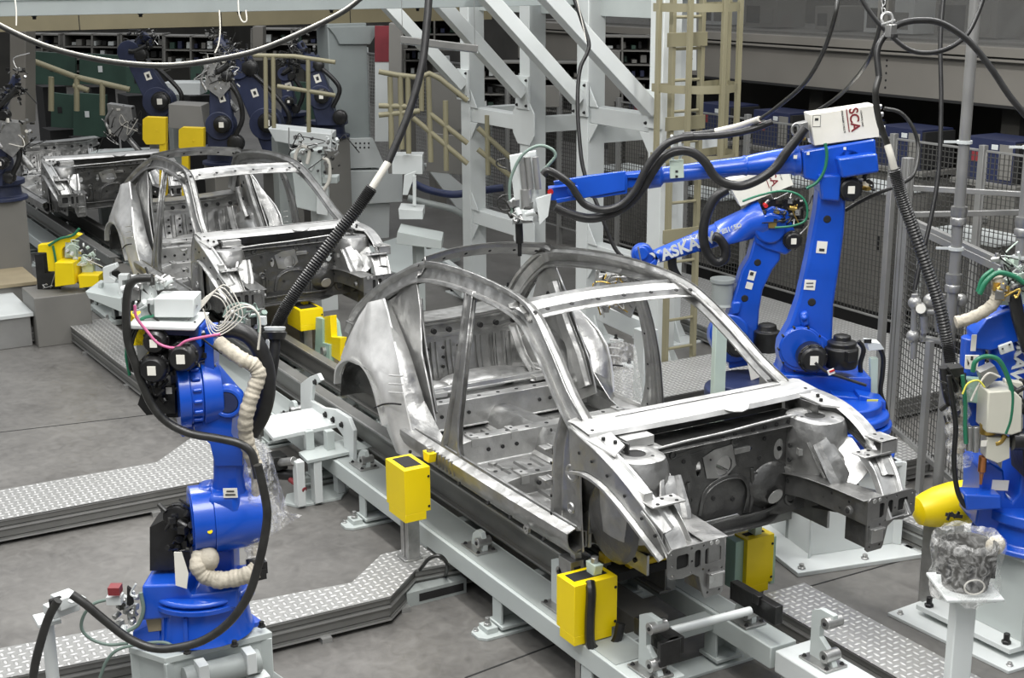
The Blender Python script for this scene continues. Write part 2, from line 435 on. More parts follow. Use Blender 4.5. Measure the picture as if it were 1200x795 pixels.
# ---------------------------------------------------------------- lights and world
w = bpy.data.worlds.new('hall'); sc.world = w; w.use_nodes = True
bg = w.node_tree.nodes['Background']; bg.inputs[1].default_value = 1
tc = w.node_tree.nodes.new('ShaderNodeTexCoord'); sp = w.node_tree.nodes.new('ShaderNodeSeparateXYZ'); rp = w.node_tree.nodes.new('ShaderNodeValToRGB')
w.node_tree.links.new(tc.outputs['Generated'], sp.inputs[0]); w.node_tree.links.new(sp.outputs[2], rp.inputs[0]); w.node_tree.links.new(rp.outputs[0], bg.inputs[0])
e = rp.color_ramp.elements; e[0].position = .05; e[0].color = (.07, .07, .07, 1); e[1].position = .8; e[1].color = (.85, .87, .90, 1)
def area(loc, sx, sy, e, rot=(0, 0, 0)):
    l = bpy.data.lights.new('hall_lamp', 'AREA'); l.shape = 'RECTANGLE'; l.size = sx; l.size_y = sy; l.energy = e; l.color = (1, .985, .96)
    o = bpy.data.objects.new('hall_lamp', l); COL.objects.link(o); o.location = loc; o.rotation_euler = rot
for y, e_ in ((-5.5, 190), (-1.2, 330), (3.2, 360)):
    area((-1.5, y, 6.6), 9, .5, e_)
area((3.0, -3.0, 6.8), 3, 3, 300)
area((-9, 0, 7), 5, 2, 150)
sc.view_settings.view_transform = 'Standard'; sc.view_settings.look = 'None'; sc.view_settings.gamma = 1
sc.view_settings.exposure = .25; sc.view_settings.use_curve_mapping = False

# ---------------------------------------------------------------- the setting
struct('floor', MB('floor').lo((-42, -14, -.1), (9, 16, 0)))
struct('wall_back', MB('wall').lo((-42, -14, 0), (-41.6, 16, 7)))
struct('wall_right', MB('wall').lo((-42, 12.0, 0), (9, 12.3, 7)))
# floor joints (thin sealed grooves)
def joint(i, a, b):
    a = V(a); b = V(b)
    struct('trim_%d' % i, MB('hole').bar(a+V((0, 0, .0005)), b+V((0, 0, .0005)), .012, .003))
joint(1, on(0, 507, 'z', 0), on(205, 483, 'z', 0))
joint(2, on(905, 700, 'z', 0), on(1090, 648, 'z', 0))
joint(3, on(560, 655, 'z', 0), on(700, 795, 'z', 0))
joint(4, on(545, 795, 'z', 0), on(660, 752, 'z', 0))

# tread-plate walkways on aluminium frames
ZP = .18
def walkway(pts, label, mat='tread', z=ZP, grp=None, fix=1):
    P = [on(x, y, 'z', z) if not isinstance(x, str) else V(y) for x, y in pts]
    P = [V((p.x, p.y, z)) for p in P]
    t = thing('walkway', label, 'walkway', (sum(p.x for p in P)/len(P), sum(p.y for p in P)/len(P), 0))
    build('tread_plate', MB(mat).prism([p-V((0, 0, .006)) for p in P], (0, 0, .006)), t)
    c = sum(P, V((0, 0, 0)))/len(P)
    fr = MB('aludark'); n = len(P)
    area_ = sum(P[i].x*P[(i+1) % n].y-P[(i+1) % n].x*P[i].y for i in range(n)); sg = 1 if area_ > 0 else -1
    for i in range(n):
        a, b = P[i], P[(i+1) % n]; d = (b-a).normalized(); q = V((d.y, -d.x, 0))*sg   # outward
        fr.use('aludark')
        for z0, z1, o_ in ((.03, .05, 0), (.055, .10, -.01), (.105, .125, 0), (.13, .165, -.01)):
            fr.bar(a+q*(o_-.02)+V((0, 0, (z0+z1)/2-z)), b+q*(o_-.02)+V((0, 0, (z0+z1)/2-z)), .04, z1-z0)
        fr.use('alu')
        fr.bar(a-q*.018+V((0, 0, -.007)), b-q*.018+V((0, 0, -.007)), .036, .012)
        fr.bar(a-q*.01+V((0, 0, .115-z)), b-q*.01+V((0, 0, .115-z)), .024, .012)
        fr.bar(a-q*.01+V((0, 0, .035-z)), b-q*.01+V((0, 0, .035-z)), .026, .01)
        k = max(1, int((b-a).length/1.1))
        for j in range(k):
            p = a+(b-a)*((j+.5)/k)
            fr.lo((p.x-.03, p.y-.03, 0), (p.x+.03, p.y+.03, .03))
    build('side_frame', fr, t)
    return t
XW = lambda x, y: V((x, y, ZP))
walkway([('w', XW(-3.33, -4.2)), ('w', XW(-3.33, -1.25)), ('w', XW(-3.62, -.99)), ('w', XW(-4.15, -.99)), ('w', XW(-4.45, -1.28)), ('w', XW(-3.90, -1.80)), ('w', XW(-3.90, -4.2))], 'long tread plate walkway crossing the left edge towards the conveyor')
walkway([('w', XW(-4.17, -.99)), ('w', XW(-8.5, -.99)), ('w', XW(-8.5, -1.40)), ('w', XW(-4.47, -1.26))], 'tread plate walkway running beside the conveyor behind the left robot')
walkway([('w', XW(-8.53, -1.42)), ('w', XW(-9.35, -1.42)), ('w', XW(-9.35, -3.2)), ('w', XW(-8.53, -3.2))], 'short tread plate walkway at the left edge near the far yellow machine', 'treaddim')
walkway([(-80, 812), (298, 737), (458, 699), (487, 668), (580, 651), (530, 630), (447, 650), (412, 683), (-80, 775)], 'low tread plate walkway with bent end beside the yellow lifter, bottom left')
walkway([('w', XW(-3.27, 1.55)), ('w', XW(-3.27, 3.0)), ('w', XW(-2.2, 3.55)), ('w', XW(-2.2, 5.45)), ('w', XW(-7.6, 5.45)), ('w', XW(-7.6, 4.3)), ('w', XW(-4.15, 4.0)), ('w', XW(-4.15, 1.55))], 'wide tread plate walkway behind the two tall blue robots')
walkway([('w', XW(.10, .50)), ('w', XW(2.6, .50)), ('w', XW(2.6, .86)), ('w', XW(.10, .86))], 'tread plate strip along the conveyor at the bottom right')
walkway([('w', XW(-2.9, 2.55)), ('w', XW(-1.1, 2.55)), ('w', XW(-1.1, 3.2)), ('w', XW(-2.9, 3.2))], 'small tread plate walkway at the foot of the mesh fence right of the tall robot', fix=0)
walkway([('w', XW(-.75, 2.05)), ('w', XW(.33, 2.05)), ('w', XW(.33, 2.5)), ('w', XW(-.75, 2.5))], 'tread plate piece beside the yellow ballooned cover')
# ================================================================ the car body
def holes_line(a, b, n):
    a = V(a); b = V(b); return [a+(b-a)*((i+.5)/n) for i in range(n)]
def car_body(label):
    car = thing('car_body_shell', label, 'car body', (0, 0, 0), 'car body shells on the conveyor')
    X = lambda p, sg: V((p[0], -p[1]*sg, p[2]))       # sg=+1 near side
    # ---- floor
    f = MB('steel')
    f.lo((-2.0, -.70, .725), (.05, .70, .733))
    for y in (-.56, -.44, -.32, -.20, .20, .32, .44, .56):
        f.sweep([(-1.22, y, .733), (-.6, y, .733), (-.02, y, .733)], (0, 1, 0), .055, -.016, th=.4, k=1)
        f.sweep([(-1.85, y, .733), (-1.6, y, .733), (-1.45, y, .733)], (0, 1, 0), .055, -.016, th=.4, k=1)
    # toe board rising to the firewall
    f.sheetgrid([[(-.05, -.70, .735), (-.05, 0, .735), (-.05, .70, .735)], [(.18, -.66, .86), (.18, 0, .86), (.18, .66, .86)], [(.27, -.62, 1.0), (.27, 0, 1.0), (.27, .62, 1.0)]], .006, (0, 0, -1))
    # rear floor / seat pan
    f.sheetgrid([[(-2.0, y, .733) for y in (-.6, 0, .6)], [(-2.03, y, .90) for y in (-.6, 0, .6)], [(-2.30, y, .93) for y in (-.58, 0, .58)],
                 [(-2.65, y, .84) for y in (-.55, 0, .55)], [(-3.1, y, .84) for y in (-.5, 0, .5)]], .006, (0, 0, -1))
    f.dots([(x, y, .733) for x in (-1.15, -.85, -.5, -.2) for y in (-.50, -.26, .26, .50)], (0, 0, 1), .014)
    floor_ = f; towers = []
    tn = MB('steel').sweep([(-2.0, 0, .735), (-1.4, 0, .735), (-.6, 0, .745), (-.05, 0, .77), (.2, 0, .86)], (0, -1, 0), .30, [.12, .15, .17, .20, .20], [(-1, 0), (-.8, .1), (-.55, .8), (-.35, 1), (.35, 1), (.55, .8), (.8, .1), (1, 0)], th=.04)
    build('centre_tunnel', tn, car)
    # ---- crossmembers
    for nm, x, z, h, wd, mat in (('seat_crossmember', -1.38, .735, .155, .15, 'steel_bright'), ('seat_crossmember', -.78, .735, .11, .13, 'steel'), ('rear_crossmember', -2.0, .76, .17, .15, 'steel_bright')):
        c = MB(mat)
        c.sweep([(x, -.70, z), (x, -.55, z), (x, -.2, z), (x, .2, z), (x, .55, z), (x, .70, z)], (1, 0, 0), wd, [h*.75, h, h, h, h, h*.75], [(-1, 0), (-.8, 0), (-.62, 1), (.62, 1), (.8, 0), (1, 0)], th=.05, k=2)
        c.dots(holes_line((x+.055, -.5, z+h*.5), (x+.055, -.2, z+h*.5), 3)+holes_line((x+.055, .25, z+h*.5), (x+.055, .5, z+h*.5), 3), (1, 0, .2), .013, dep=.008)
        c.dots(holes_line((x, -.5, z+h), (x, .5, z+h), 7), (0, 0, 1), .014, dep=.003)
        build(nm, c, car, .004)
    for sg in (1, -1):
        side = V((0, -sg, 0))
        # ---- roof rail ring: C pillar, roof rail, windscreen pillar
        ring = [(-3.0, .66, 1.17), (-2.86, .65, 1.34), (-2.62, .60, 1.53), (-2.34, .54, 1.69), (-2.10, .50, 1.785), (-1.65, .535, 1.845), (-1.15, .565, 1.862), (-.70, .585, 1.825), (-.40, .63, 1.68), (-.13, .675, 1.50), (.06, .70, 1.40)]
        P = [X(p, sg) for p in ring]
        sd = []
        for i in range(len(P)):
            t = (P[min(i+1, len(P)-1)]-P[max(i-1, 0)]).normalized()
            out = V((0, -sg, .55)).normalized(); out = (out-t*out.dot(t)).normalized()
            sd.append(t.cross(out)*sg)
        r = MB('steel')
        r.sweep(P, sd, [.17, .17, .16, .15, .15, .135, .13, .12, .105, .10, .11], -.03*sg, th=.14, k=7, dots=[(.2, 1, .008, 6, 9), (-.3, 1, .006, 9, 9), (.85, .1, .004, 3, 4)])
        PS = smooth(P, 8)
        # inner rail of the ring, closing it into a box
        Q = [p+V((0, sg*.055, -.02)) for p in P[1:]]
        r.sweep(Q, sd[1:], [.12]*len(Q), .028*sg, th=.14, k=6)
        build('roof_rail', r, car)
        # ---- B pillar
        b = MB('steel')
        BP = [(-1.30, .585, 1.82), (-1.245, .655, 1.56), (-1.225, .705, 1.30), (-1.235, .735, 1.08), (-1.25, .745, .94), (-1.26, .75, .79)]
        Bp = [X(p, sg) for p in BP]
        b.sweep(Bp, (sg*1, 0, 0), [.095, .105, .125, .15, .20, .36], [.035, .042, .05, .06, .06, .03], [(-1, 0), (-.8, .02), (-.62, .75), (-.25, .8), (-.12, 1), (.12, 1), (.25, .8), (.62, .75), (.8, .02), (1, 0)], th=.12, k=6, dots=[(0, 1, .008, 4, 5)])
        Bi = [p+V((0, sg*.03, 0)) for p in Bp]
        b.sweep(Bi, (-sg*1, 0, 0), [.09, .10, .115, .14, .19, .30], .02, th=.2, k=6)
        build('centre_pillar', b, car)
        # ---- hinge pillar
        h = MB('steel')
        hp = [X(p, sg) for p in ((.0, .70, 1.42), (-.005, .725, 1.25), (0, .735, 1.0), (.01, .735, .74))]
        h.sweep(hp, (sg, 0, 0), [.20, .24, .27, .30], .06, [(-1, 0), (-.85, .02), (-.72, .8), (-.5, 1), (-.1, 1), (0, .7), (.5, .65), (.8, .5), (1, .35)], th=.1, k=5)
        h.box(X((.0, .66, 1.08), sg), (.26, .02, .66))
        for z in (1.27, 1.10):
            h.box(X((-.06, .815, z), sg), (.07, .05, .012)); h.box(X((-.06, .79, z-.012), sg), (.05, .012, .05))
        h.lathe(X((.10, .755, 1.17), sg), (0, -sg, 0), [(0, .05), (.012, .046), (.012, .034), (.004, .03)], 18)
        h.lathe(X((.10, .755, .98), sg), (0, -sg, 0), [(0, .032), (.014, .028), (.014, .02), (.004, .018)], 14)
        h.dots([X((x, .782, z), sg) for x, z in ((-.06, .9), (-.06, 1.0), (-.06, 1.18), (-.06, 1.36), (-.03, .82))], (0, -sg, 0), .010, dep=.002)
        build('hinge_pillar', h, car, .003)
        # ---- sill
        s = MB('steel')
        s.sweep([X(p, sg) for p in ((-1.98, .745, .80), (-1.2, .755, .80), (-.5, .755, .80), (.12, .745, .80))], (0, 0, -sg), .17, .055, [(-1, 0), (-.86, 0), (-.6, .95), (-.2, 1), (.3, .8), (.6, .45), (.82, .05), (1, 0)], th=.12, k=2)
        s.sweep([X(p, sg) for p in ((-1.98, .735, .80), (-.5, .735, .80), (.12, .735, .80))], (0, 0, sg), .17, .06, th=.12, k=2)
        for i in range(6):      # pressed flutes under the centre pillar
            s.bar(X((-1.36+i*.045, .806, .86), sg), X((-1.34+i*.045, .80, .77), sg), .014, .014)
        s.lathe(X((-.28, .79, .735), sg), (0, -sg, 0), [(0, .028), (.016, .026), (.016, .014), (.005, .012)], 12)
        s.dots([X((x, .80, .745), sg) for x in (-1.7, -1.05, -.7, -.45, -.1)], (0, -sg, .3), .011, dep=.008)
        build('sill', s, car)
        # ---- quarter panel (outer skin)
        rows = [((430, 357), (449, 350), .665, .65), ((421, 370), (454, 367), .705, .675), ((411, 390), (459, 390), .75, .70), ((403, 408), (463, 408), .785, .735), ((399, 420), (467, 425), .80, .76),
                ((424, 428), (470, 445), .81, .78), ((439, 452), (473, 465), .80, .785), ((447, 480), (477, 485), .79, .78), ((452, 500), (481, 503), .775, .77), ((458, 515), (486, 520), .765, .76), ((464, 530), (494, 536), .755, .75)]
        G = []
        for (a, c, ya, yc) in rows:
            A_ = on(a[0], a[1], 'y', -ya); B_ = on(c[0], c[1], 'y', -yc); row = []
            for k in range(7):
                u = k/6; p = A_*(1-u)+B_*u
                bul = (.035*math.sin(PI*min(1, u*1.15)) if u < .87 else 0) + (.02 if .42 < u < .75 else 0)
                p.y -= bul; row.append(V((p.x, p.y*sg, p.z)))
            G.append(row)
        q = MB('steel_smooth'); q.sheetgrid(G, .012, (0, sg, 0))
        # lip in front of the arch and rear flap
        arch = [on(x, y, 'y', -.815) for x, y in ((395, 449), (396, 436), (399, 428), (405, 422), (413, 420), (422, 423), (432, 434), (440, 452), (447, 478), (452, 498))]
        arch = [V((p.x, p.y*sg, p.z)) for p in arch]
        q.sweep(arch, (0, sg, 0), .05, .012, [(-1, 0), (-1, 1), (1, 1), (1, 0)], th=.5, k=3)
        fl = [on(395, 450, 'y', -.80), on(400, 418, 'y', -.79), on(408, 415, 'y', -.8), on(402, 430, 'y', -.81)]
        q.prism([V((p.x, p.y*sg, p.z)) for p in fl], (0, sg*.01, 0))
        # body-side seam and ribs near the bottom
        q.use('hole'); q.tube([V((p.x, (p.y-.042)*sg, p.z)) for p in (on(446, 477, 'y', -.79), on(456, 473, 'y', -.80), on(466, 472, 'y', -.80), on(477, 473, 'y', -.79))], .006, 6, 3)
        q.use('steel_smooth')
        for yy in (440, 450, 460):
            a_ = on(456, yy, 'y', -.835); b_ = on(472, yy+1, 'y', -.815); q.tube([V((p.x, p.y*sg, p.z)) for p in (a_, b_)], .006, 6, 1)
        build('quarter_panel', q, car)
        # ---- door opening jamb behind the quarter skin
        jm = MB('steel')
        J = []
        for (c, d, yc, yd) in (((449, 351), (456, 352), .64, .56), ((459, 388), (470, 388), .70, .60), ((466, 423), (482, 420), .755, .64), ((472, 455), (491, 450), .775, .65), ((478, 490), (497, 470), .77, .64), ((487, 522), (515, 505), .755, .64), ((500, 538), (530, 530), .75, .66)):
            A_ = on(c[0], c[1], 'y', -yc); B_ = on(d[0], d[1], 'y', -yd); J.append([V((p.x, p.y*sg, p.z)) for p in (A_, A_*.6+B_*.4+V((.02, 0, 0)), B_)])
        jm.sheetgrid(J, .006, (-.7, sg*.7, 0))
        build('door_jamb', jm, car)
        # ---- rear wheelhouse and inner pillar panel
        wh = MB('steel_dark' if sg > 0 else 'steel_bright'); secs = []  # near wheelhouse coloured as shaded, far one as lit
        for k in range(9):
            a_ = PI*k/8; secs.append([V((-2.47+math.cos(a_)*r_, -sg*y_, .80+math.sin(a_)*r_*.95)) for r_, y_ in ((.385, .77), (.39, .66), (.375, .60), (.34, .56), (.25, .53), (.05, .52))])
        wh.loft(secs, closed=False)
        secs2 = [[p+(V((-2.47, p.y, .80))-p).normalized()*.008+V((0, -sg*.006, 0)) for p in s_] for s_ in secs]
        wh.loft(secs2, closed=False)
        build('rear_wheelhouse', wh, car)
        ip = MB('steel_bright')
        def yip(x, z): return .60-.10*max(0, (z-1.2)/.6)
        outl = [(-2.32, 1.66), (-2.12, 1.73), (-2.02, 1.55), (-1.93, 1.30), (-1.80, 1.10), (-1.72, .90), (-1.95, .78), (-2.06, .95), (-2.10, 1.15), (-2.25, 1.22), (-2.55, 1.20), (-2.50, 1.40)]
        ip.prism([V((x, -sg*yip(x, z), z)) for x, z in outl], (0, -sg*.012, 0))
        ip.sweep([V((-2.14, -sg*.52, 1.60)), V((-2.05, -sg*.55, 1.35)), V((-1.93, -sg*.575, 1.12)), V((-1.82, -sg*.585, .92))], (-sg, 0, .3), [.14, .17, .2, .16], -.03, th=.2)
        ip.sweep([V((-2.44, -sg*.53, 1.42)), V((-2.40, -sg*.55, 1.26)), V((-2.30, -sg*.57, 1.10))], (-sg, 0, .3), .13, -.03, th=.2)
        ip.dots([V((x, -sg*(yip(x, z)-.035), z)) for x, z in ((-2.2, 1.5), (-2.13, 1.4), (-2.02, 1.2), (-1.9, 1.0), (-2.35, 1.3), (-2.3, 1.45), (-2.42, 1.35))], (0, sg, 0), .02, dep=.004)
        build('inner_quarter_panel', ip, car, .003)
        # ---- upper apron rail ("shotgun") with the bright flange and the arch lip
        ap = MB('steel_bright')
        top = [X(p, sg) for p in ((.06, .70, 1.405), (.22, .735, 1.40), (.42, .755, 1.375), (.62, .75, 1.30), (.78, .725, 1.19), (.86, .70, 1.12))]
        ap.sweep(top, (0, sg, 0), [.10, .10, .10, .10, .10, .09], .014, th=.3, k=5)
        build('apron_top_flange', ap, car)
        a2 = MB('steel')
        rows_ = []
        low = [(.12, .775, 1.12), (.30, .80, 1.20), (.47, .80, 1.20), (.64, .79, 1.135), (.78, .77, 1.03), (.88, .74, .93)]
        low = [(.12, .775, 1.20), (.30, .795, 1.245), (.47, .80, 1.235), (.64, .79, 1.165), (.78, .765, 1.07), (.87, .735, .99)]
        for (x, y, z), t_ in zip(low, top): rows_.append([V(t_)+V((0, -sg*.045, -.004)), (V(t_)+X((x, y, z), sg))/2+V((0, -sg*.028, 0)), X((x, y, z), sg)])
        rows_ = [list(c) for c in zip(*rows_)]; rows_ = [smooth(r__, 4) for r__ in rows_]
        a2.sheetgrid(rows_, .008, (0, sg, 0))
        a2.use('steel_bright').sweep([X(p, sg) for p in low], (0, sg, .2), .07, .01, [(-1, 0), (-1, 1), (1, 1), (1, 0)], th=.5, k=5)
        a2.use('steel')
        a2.dots([V(p)+V((0, -sg*.002, 0)) for p in rows_[1][3::3]], (0, -sg, 0), .008, dep=.003)
        build('apron_panel', a2, car)
        # ---- forward leg from the apron down to the frame rail
        lg = MB('steel_bright')
        lg.sweep([X(p, sg) for p in ((.74, .69, 1.20), (.83, .68, 1.13), (.91, .665, 1.02), (.965, .665, .93))], (0, sg, 0), [.19, .17, .16, .16], .035, [(-1, .1), (-.9, 1), (-.75, 1), (-.62, .2), (.62, .2), (.75, 1), (.9, 1), (1, .1)], th=.2, k=5)
        lg.use('steel_bright').box(X((.76, .665, 1.222), sg), (.10, .19, .010)); lg.box(X((.70, .73, 1.245), sg), (.06, .05, .045))
        lg.dots([X((x, y, 1.229), sg) for x, y in ((.73, .60), (.79, .61), (.79, .72), (.74, .66))], (0, 0, 1), .010)
        build('apron_leg', lg, car, .003)
        # ---- strut tower
        st = MB('steel')
        c = V((.41, -sg*.585, 0)); rr = [(.93, .18, .14), (1.0, .18, .145), (1.2, .175, .155), (1.30, .165, .145), (1.338, .15, .13), (1.345, .13, .11)]
        secs = []
        for z, rx, ry in rr: secs.append([c+V((rx*1.05*math.copysign(abs(math.cos(a_))**.8, math.cos(a_)), ry*math.copysign(abs(math.sin(a_))**.8, math.sin(a_)), z)) for a_ in [2*PI*i/24 for i in range(24)]])
        secs += [[c+V((.075*math.cos(2*PI*i/24), .075*math.sin(2*PI*i/24), 1.348)) for i in range(24)], [c+V((.055*math.cos(2*PI*i/24), .055*math.sin(2*PI*i/24), 1.34)) for i in range(24)], [c+V((.053*math.cos(2*PI*i/24), .053*math.sin(2*PI*i/24), 1.25)) for i in range(24)]]
        st.loft(secs, caps=False)
        st.use('hole').cyl(c+V((0, 0, 1.30)), c+V((0, 0, 1.335)), .058, n=20).use('steel')
        st.dots([c+V((.10*math.cos(a_), .09*math.sin(a_), 1.346)) for a_ in (.5, 2.6, 4.7)], (0, 0, 1), .009)
        st.dots([c+V((0, sg*.165, z)) for z in (1.0, 1.12, 1.2)]+[c+V((.1, sg*.15, 1.05)), c+V((-.1, sg*.15, 1.15))], (0, sg, 0), .013, dep=.006)
        # buttress ribs towards the bay
        st.sweep([c+V((.16, sg*.10, 1.26)), c+V((.26, sg*.06, 1.12)), c+V((.34, sg*.03, .98))], (0, -sg, 0), [.12, .18, .16], -.02, th=.3)
        towers.append(st)
        ff = MB('steel_bright' if sg < 0 else 'steel_dark')     # inner fender sheet ahead of the tower, near one darkened for shade
        R = [[X((x, y, z), sg) for y, z in ((.50, 1.0), (.53, 1.12), (.60, 1.21), (.68, 1.25))] for x in (.52, .60)]+[[X((.68, y, z), sg) for y, z in ((.48, .99), (.52, 1.08), (.60, 1.14), (.68, 1.19))], [X((.76, y, z), sg) for y, z in ((.47, .98), (.50, 1.03), (.58, 1.07), (.66, 1.13))]]
        ff.sheetgrid(R, .006, (0, 0, -1)); build('inner_fender', ff, car)
        wf = MB('steel_dark')     # wheel arch inner wall, its shade put into the colour
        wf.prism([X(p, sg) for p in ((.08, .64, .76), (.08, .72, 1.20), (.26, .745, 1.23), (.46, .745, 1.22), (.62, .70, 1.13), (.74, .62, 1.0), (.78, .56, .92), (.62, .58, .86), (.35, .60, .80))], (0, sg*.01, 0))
        wf.lathe(X((.38, .685, .99), sg), (0, -sg, 0), [(0, .22), (.02, .2), (.03, .12), (.035, .05)], 24)
        wf.use('steel').lo(X((.08, .60, .74), sg), X((.55, .585, .85), sg))
        wf.dots([X((x, .605, .79), sg) for x in (.15, .3, .45)], (0, -sg, 0), .014, dep=.004)
        build('front_wheelhouse', wf, car, .003)
        # ---- front frame rail
        fr = MB('steel_mid')
        path = [X(p, sg) for p in ((.10, .45, .88), (.28, .455, .95), (.50, .465, .995), (.72, .485, 1.0), (.96, .50, .995))]
        secs = []
        for p, hh in zip(smooth(path, 4), [.11+.02*i/16 for i in range(17)]):
            wd = .09; secs.append([p+V((0, -wd/2, -hh/2)), p+V((0, wd/2, -hh/2)), p+V((0, wd/2, hh/2)), p+V((0, wd/2+.025, hh/2+.002)), p+V((0, wd/2+.025, hh/2+.008)), p+V((0, -wd/2-.025, hh/2+.008)), p+V((0, -wd/2-.025, hh/2+.002)), p+V((0, -wd/2, hh/2))])
        fr.loft(secs)
        fr.dots([X((x, .4045+.05*max(0, min(1, (x-.1)/.86)), z), sg) for x, z in ((.2, .93), (.26, .95), (.3, .91), (.42, 1.0), (.48, .97), (.55, 1.02), (.6, .97), (.66, .99), (.72, 1.03), (.78, .97), (.84, 1.02))], (0, sg, 0), .008, dep=.002)
        fr.lathe(X((.87, .43, .99), sg), (0, sg, 0), [(0, .024), (.02, .022)], 14); fr.dots([X((.87, .41, .99), sg)], (0, sg, 0), .014, dep=.004)
        # outer gusset running to the plate
        fr.use('steel').prism([X(p, sg) for p in ((.60, .53, 1.055), (.955, .52, 1.065), (.955, .76, 1.065), (.90, .70, 1.03))], (0, 0, -.008))
        fr.prism([X(p, sg) for p in ((.55, .53, 1.05), (.955, .54, 1.06), (.955, .54, .94), (.75, .535, .95))], (0, -sg*.006, 0))
        rl = build('front_frame_rail', fr, car, .002)
        # end plate: rounded, three windows, lower foot
        y0, y1 = .463, .785
        def rc(ya, yb, za, zb, r_=.012):
            o_ = []
            for (cy, cz, a0) in ((yb-r_, zb-r_, 0), (ya+r_, zb-r_, 90), (ya+r_, za+r_, 180), (yb-r_, za+r_, 270)):
                o_ += [(cy+r_*math.cos(math.radians(a0+k*30)), cz+r_*math.sin(math.radians(a0+k*30))) for k in range(4)]
            return o_
        out = [(.475, 1.072), (.76, 1.072), (.785, 1.055), (.785, .945), (.77, .925), (.70, .915), (.64, .925), (.60, .90), (.575, .80), (.565, .785), (.47, .785), (.455, .80), (.455, 1.055)]
        mir = (lambda q_: [(sg*-a_, b_) for a_, b_ in q_])
        hl = [rc(.475, .57, .955, 1.035), rc(.595, .63, .95, 1.04, .014), rc(.665, .735, .965, 1.035), rc(.50, .53, .86, .89, .006)]+[circ(y_, z_, .006, 8) for y_, z_ in ((.58, 1.055), (.65, 1.055), (.65, .935), (.755, .94), (.765, 1.05), (.58, .935), (.47, .92), (.545, .92), (.48, .81), (.55, .81), (.76, .99), (.645, .99))]
        pl = MB('steel_mid'); pl.curve2d(mir(out), [mir(h_) for h_ in hl], (.962, 0, 0), (0, 1, 0), (0, 0, 1), .008)
        pl.use('hole').lo(X((.945, .474, .948), sg), X((.953, .742, 1.044), sg))
        pl.use('steel_dark').lo(X((.80, .47, .80), sg), X((.955, .56, .93), sg))
        pl.use('steel').lo(X((.966, .475, .835), sg), X((.985, .555, .91), sg)); pl.lo(X((.985, .475, .905), sg), X((1.0, .555, .915), sg))
        pl.use('steel_bright').lathe(X((.966, .50, 1.055), sg), (1, 0, 0), [(0, .014), (.003, .012)], 12); pl.lathe(X((.966, .535, 1.057), sg), (1, 0, 0), [(0, .011), (.003, .010)], 12)
        build('rail_end_plate', pl, rl, .0015)
    # bracket standing on the far apron
    k = MB('steel_bright'); k.box((.74, .74, 1.285), (.13, .10, .012)); k.box((.74, .795, 1.25), (.13, .01, .08)); k.box((.80, .74, 1.25), (.01, .10, .08)); k.dots([(.70, .74, 1.291), (.77, .72, 1.291)], (0, 0, 1), .011)
    build('lamp_bracket', k, car, .003)
    # ---- roof headers
    rh = MB('steel_bright')
    hd = [(-.69, -.60, 1.83), (-.72, -.45, 1.838), (-.745, -.15, 1.845), (-.745, .15, 1.845), (-.72, .45, 1.838), (-.69, .60, 1.83)]
    rh.sweep(hd, (1, 0, -.35), .20, -.022, [(-1, .2), (-.85, .9), (-.6, 1), (-.35, -.2), (.35, -.2), (.55, 1), (.8, 1), (1, .2)], th=.2, k=5, dots=[(.67, -1.02, .013, 2, 3), (.67, 1.02, .013, 2, 3)])
    build('windscreen_header', rh, car)
    rr = MB('steel')
    hd = [(-2.12, -.49, 1.80), (-2.20, -.42, 1.825), (-2.26, -.15, 1.848), (-2.26, .15, 1.848), (-2.20, .42, 1.825), (-2.12, .49, 1.80)]
    rr.sweep(hd, (1, 0, .9), .15, -.018, th=.25, k=5, dots=[(0, 1, .012, 2, 3), (0, -1, .012, 2, 3)])
    build('rear_header', rr, car)
    # ---- rear shelf and seat-back panel
    sh = MB('steel')
    sh.sweep([(-2.78, -.66, 1.235), (-2.74, -.45, 1.215), (-2.72, 0, 1.21), (-2.74, .45, 1.215), (-2.78, .66, 1.26)], (0, 0, 1), .12, .035, th=.2, k=4)
    sh.dots([(-2.70, y, 1.21) for y in (-.55, -.42, -.12, .0, .25, .38, .52)], (1, 0, 0), .02, dep=.02)
    sh.sweep([(-2.86, -.66, 1.285), (-2.84, 0, 1.275), (-2.86, .66, 1.30)], (1, 0, 0), .26, .01, [(-1, 0), (-1, 1), (1, 1), (1, 0)], th=.5, k=5)
    sh.use('steel_bright').box((-2.70, -.28, 1.235), (.02, .16, .035)); sh.use('steel')
    build('parcel_shelf', sh, car)
    sb = MB('steel')
    sb.sheetgrid([[(-2.72, y, 1.16) for y in (-.6, -.2, .2, .6)], [(-2.70, y, 1.0) for y in (-.6, -.2, .2, .6)], [(-2.66, y, .85) for y in (-.6, -.2, .2, .6)]], .006, (-1, 0, 0))
    for i in range(9):
        y = -.48+i*.12; sb.sweep([(-2.70, y, 1.13), (-2.685, y, 1.0), (-2.655, y, .88)], (0, 1, 0), .05, .014, th=.3, k=2)
    sb.sweep([(-2.69, .40, 1.14), (-2.67, .40, .9)], (0, 1, 0), .10, .05, th=.1, k=1)
    for i in range(5):
        sb.dots([(-2.672, -.42+i*.12, z) for z in (.95, 1.02, 1.09)], (1, 0, 0), .012, dep=.006)
    sb.sheetgrid([[(-3.02, y, z) for y in (-.56, 0, .56)] for z in (.82, 1.0, 1.12)], .006, (-1, 0, 0))
    # braces from the floor to the shelf
    for s_ in (-1, 1): sb.sweep([(-2.66, s_*.50, 1.18), (-2.45, s_*.46, 1.02), (-2.22, s_*.43, .93)], (0, 1, 0), .07, .02, th=.3, k=3)
    build('rear_bulkhead', sb, car)
    tk = MB('steel')
    tk.sphere((-2.38, .12, .915), .24, .8, 1.5, .22, 24, 10); tk.sphere((-2.36, -.33, .915), .13, .8, 1.2, .3, 20, 8)
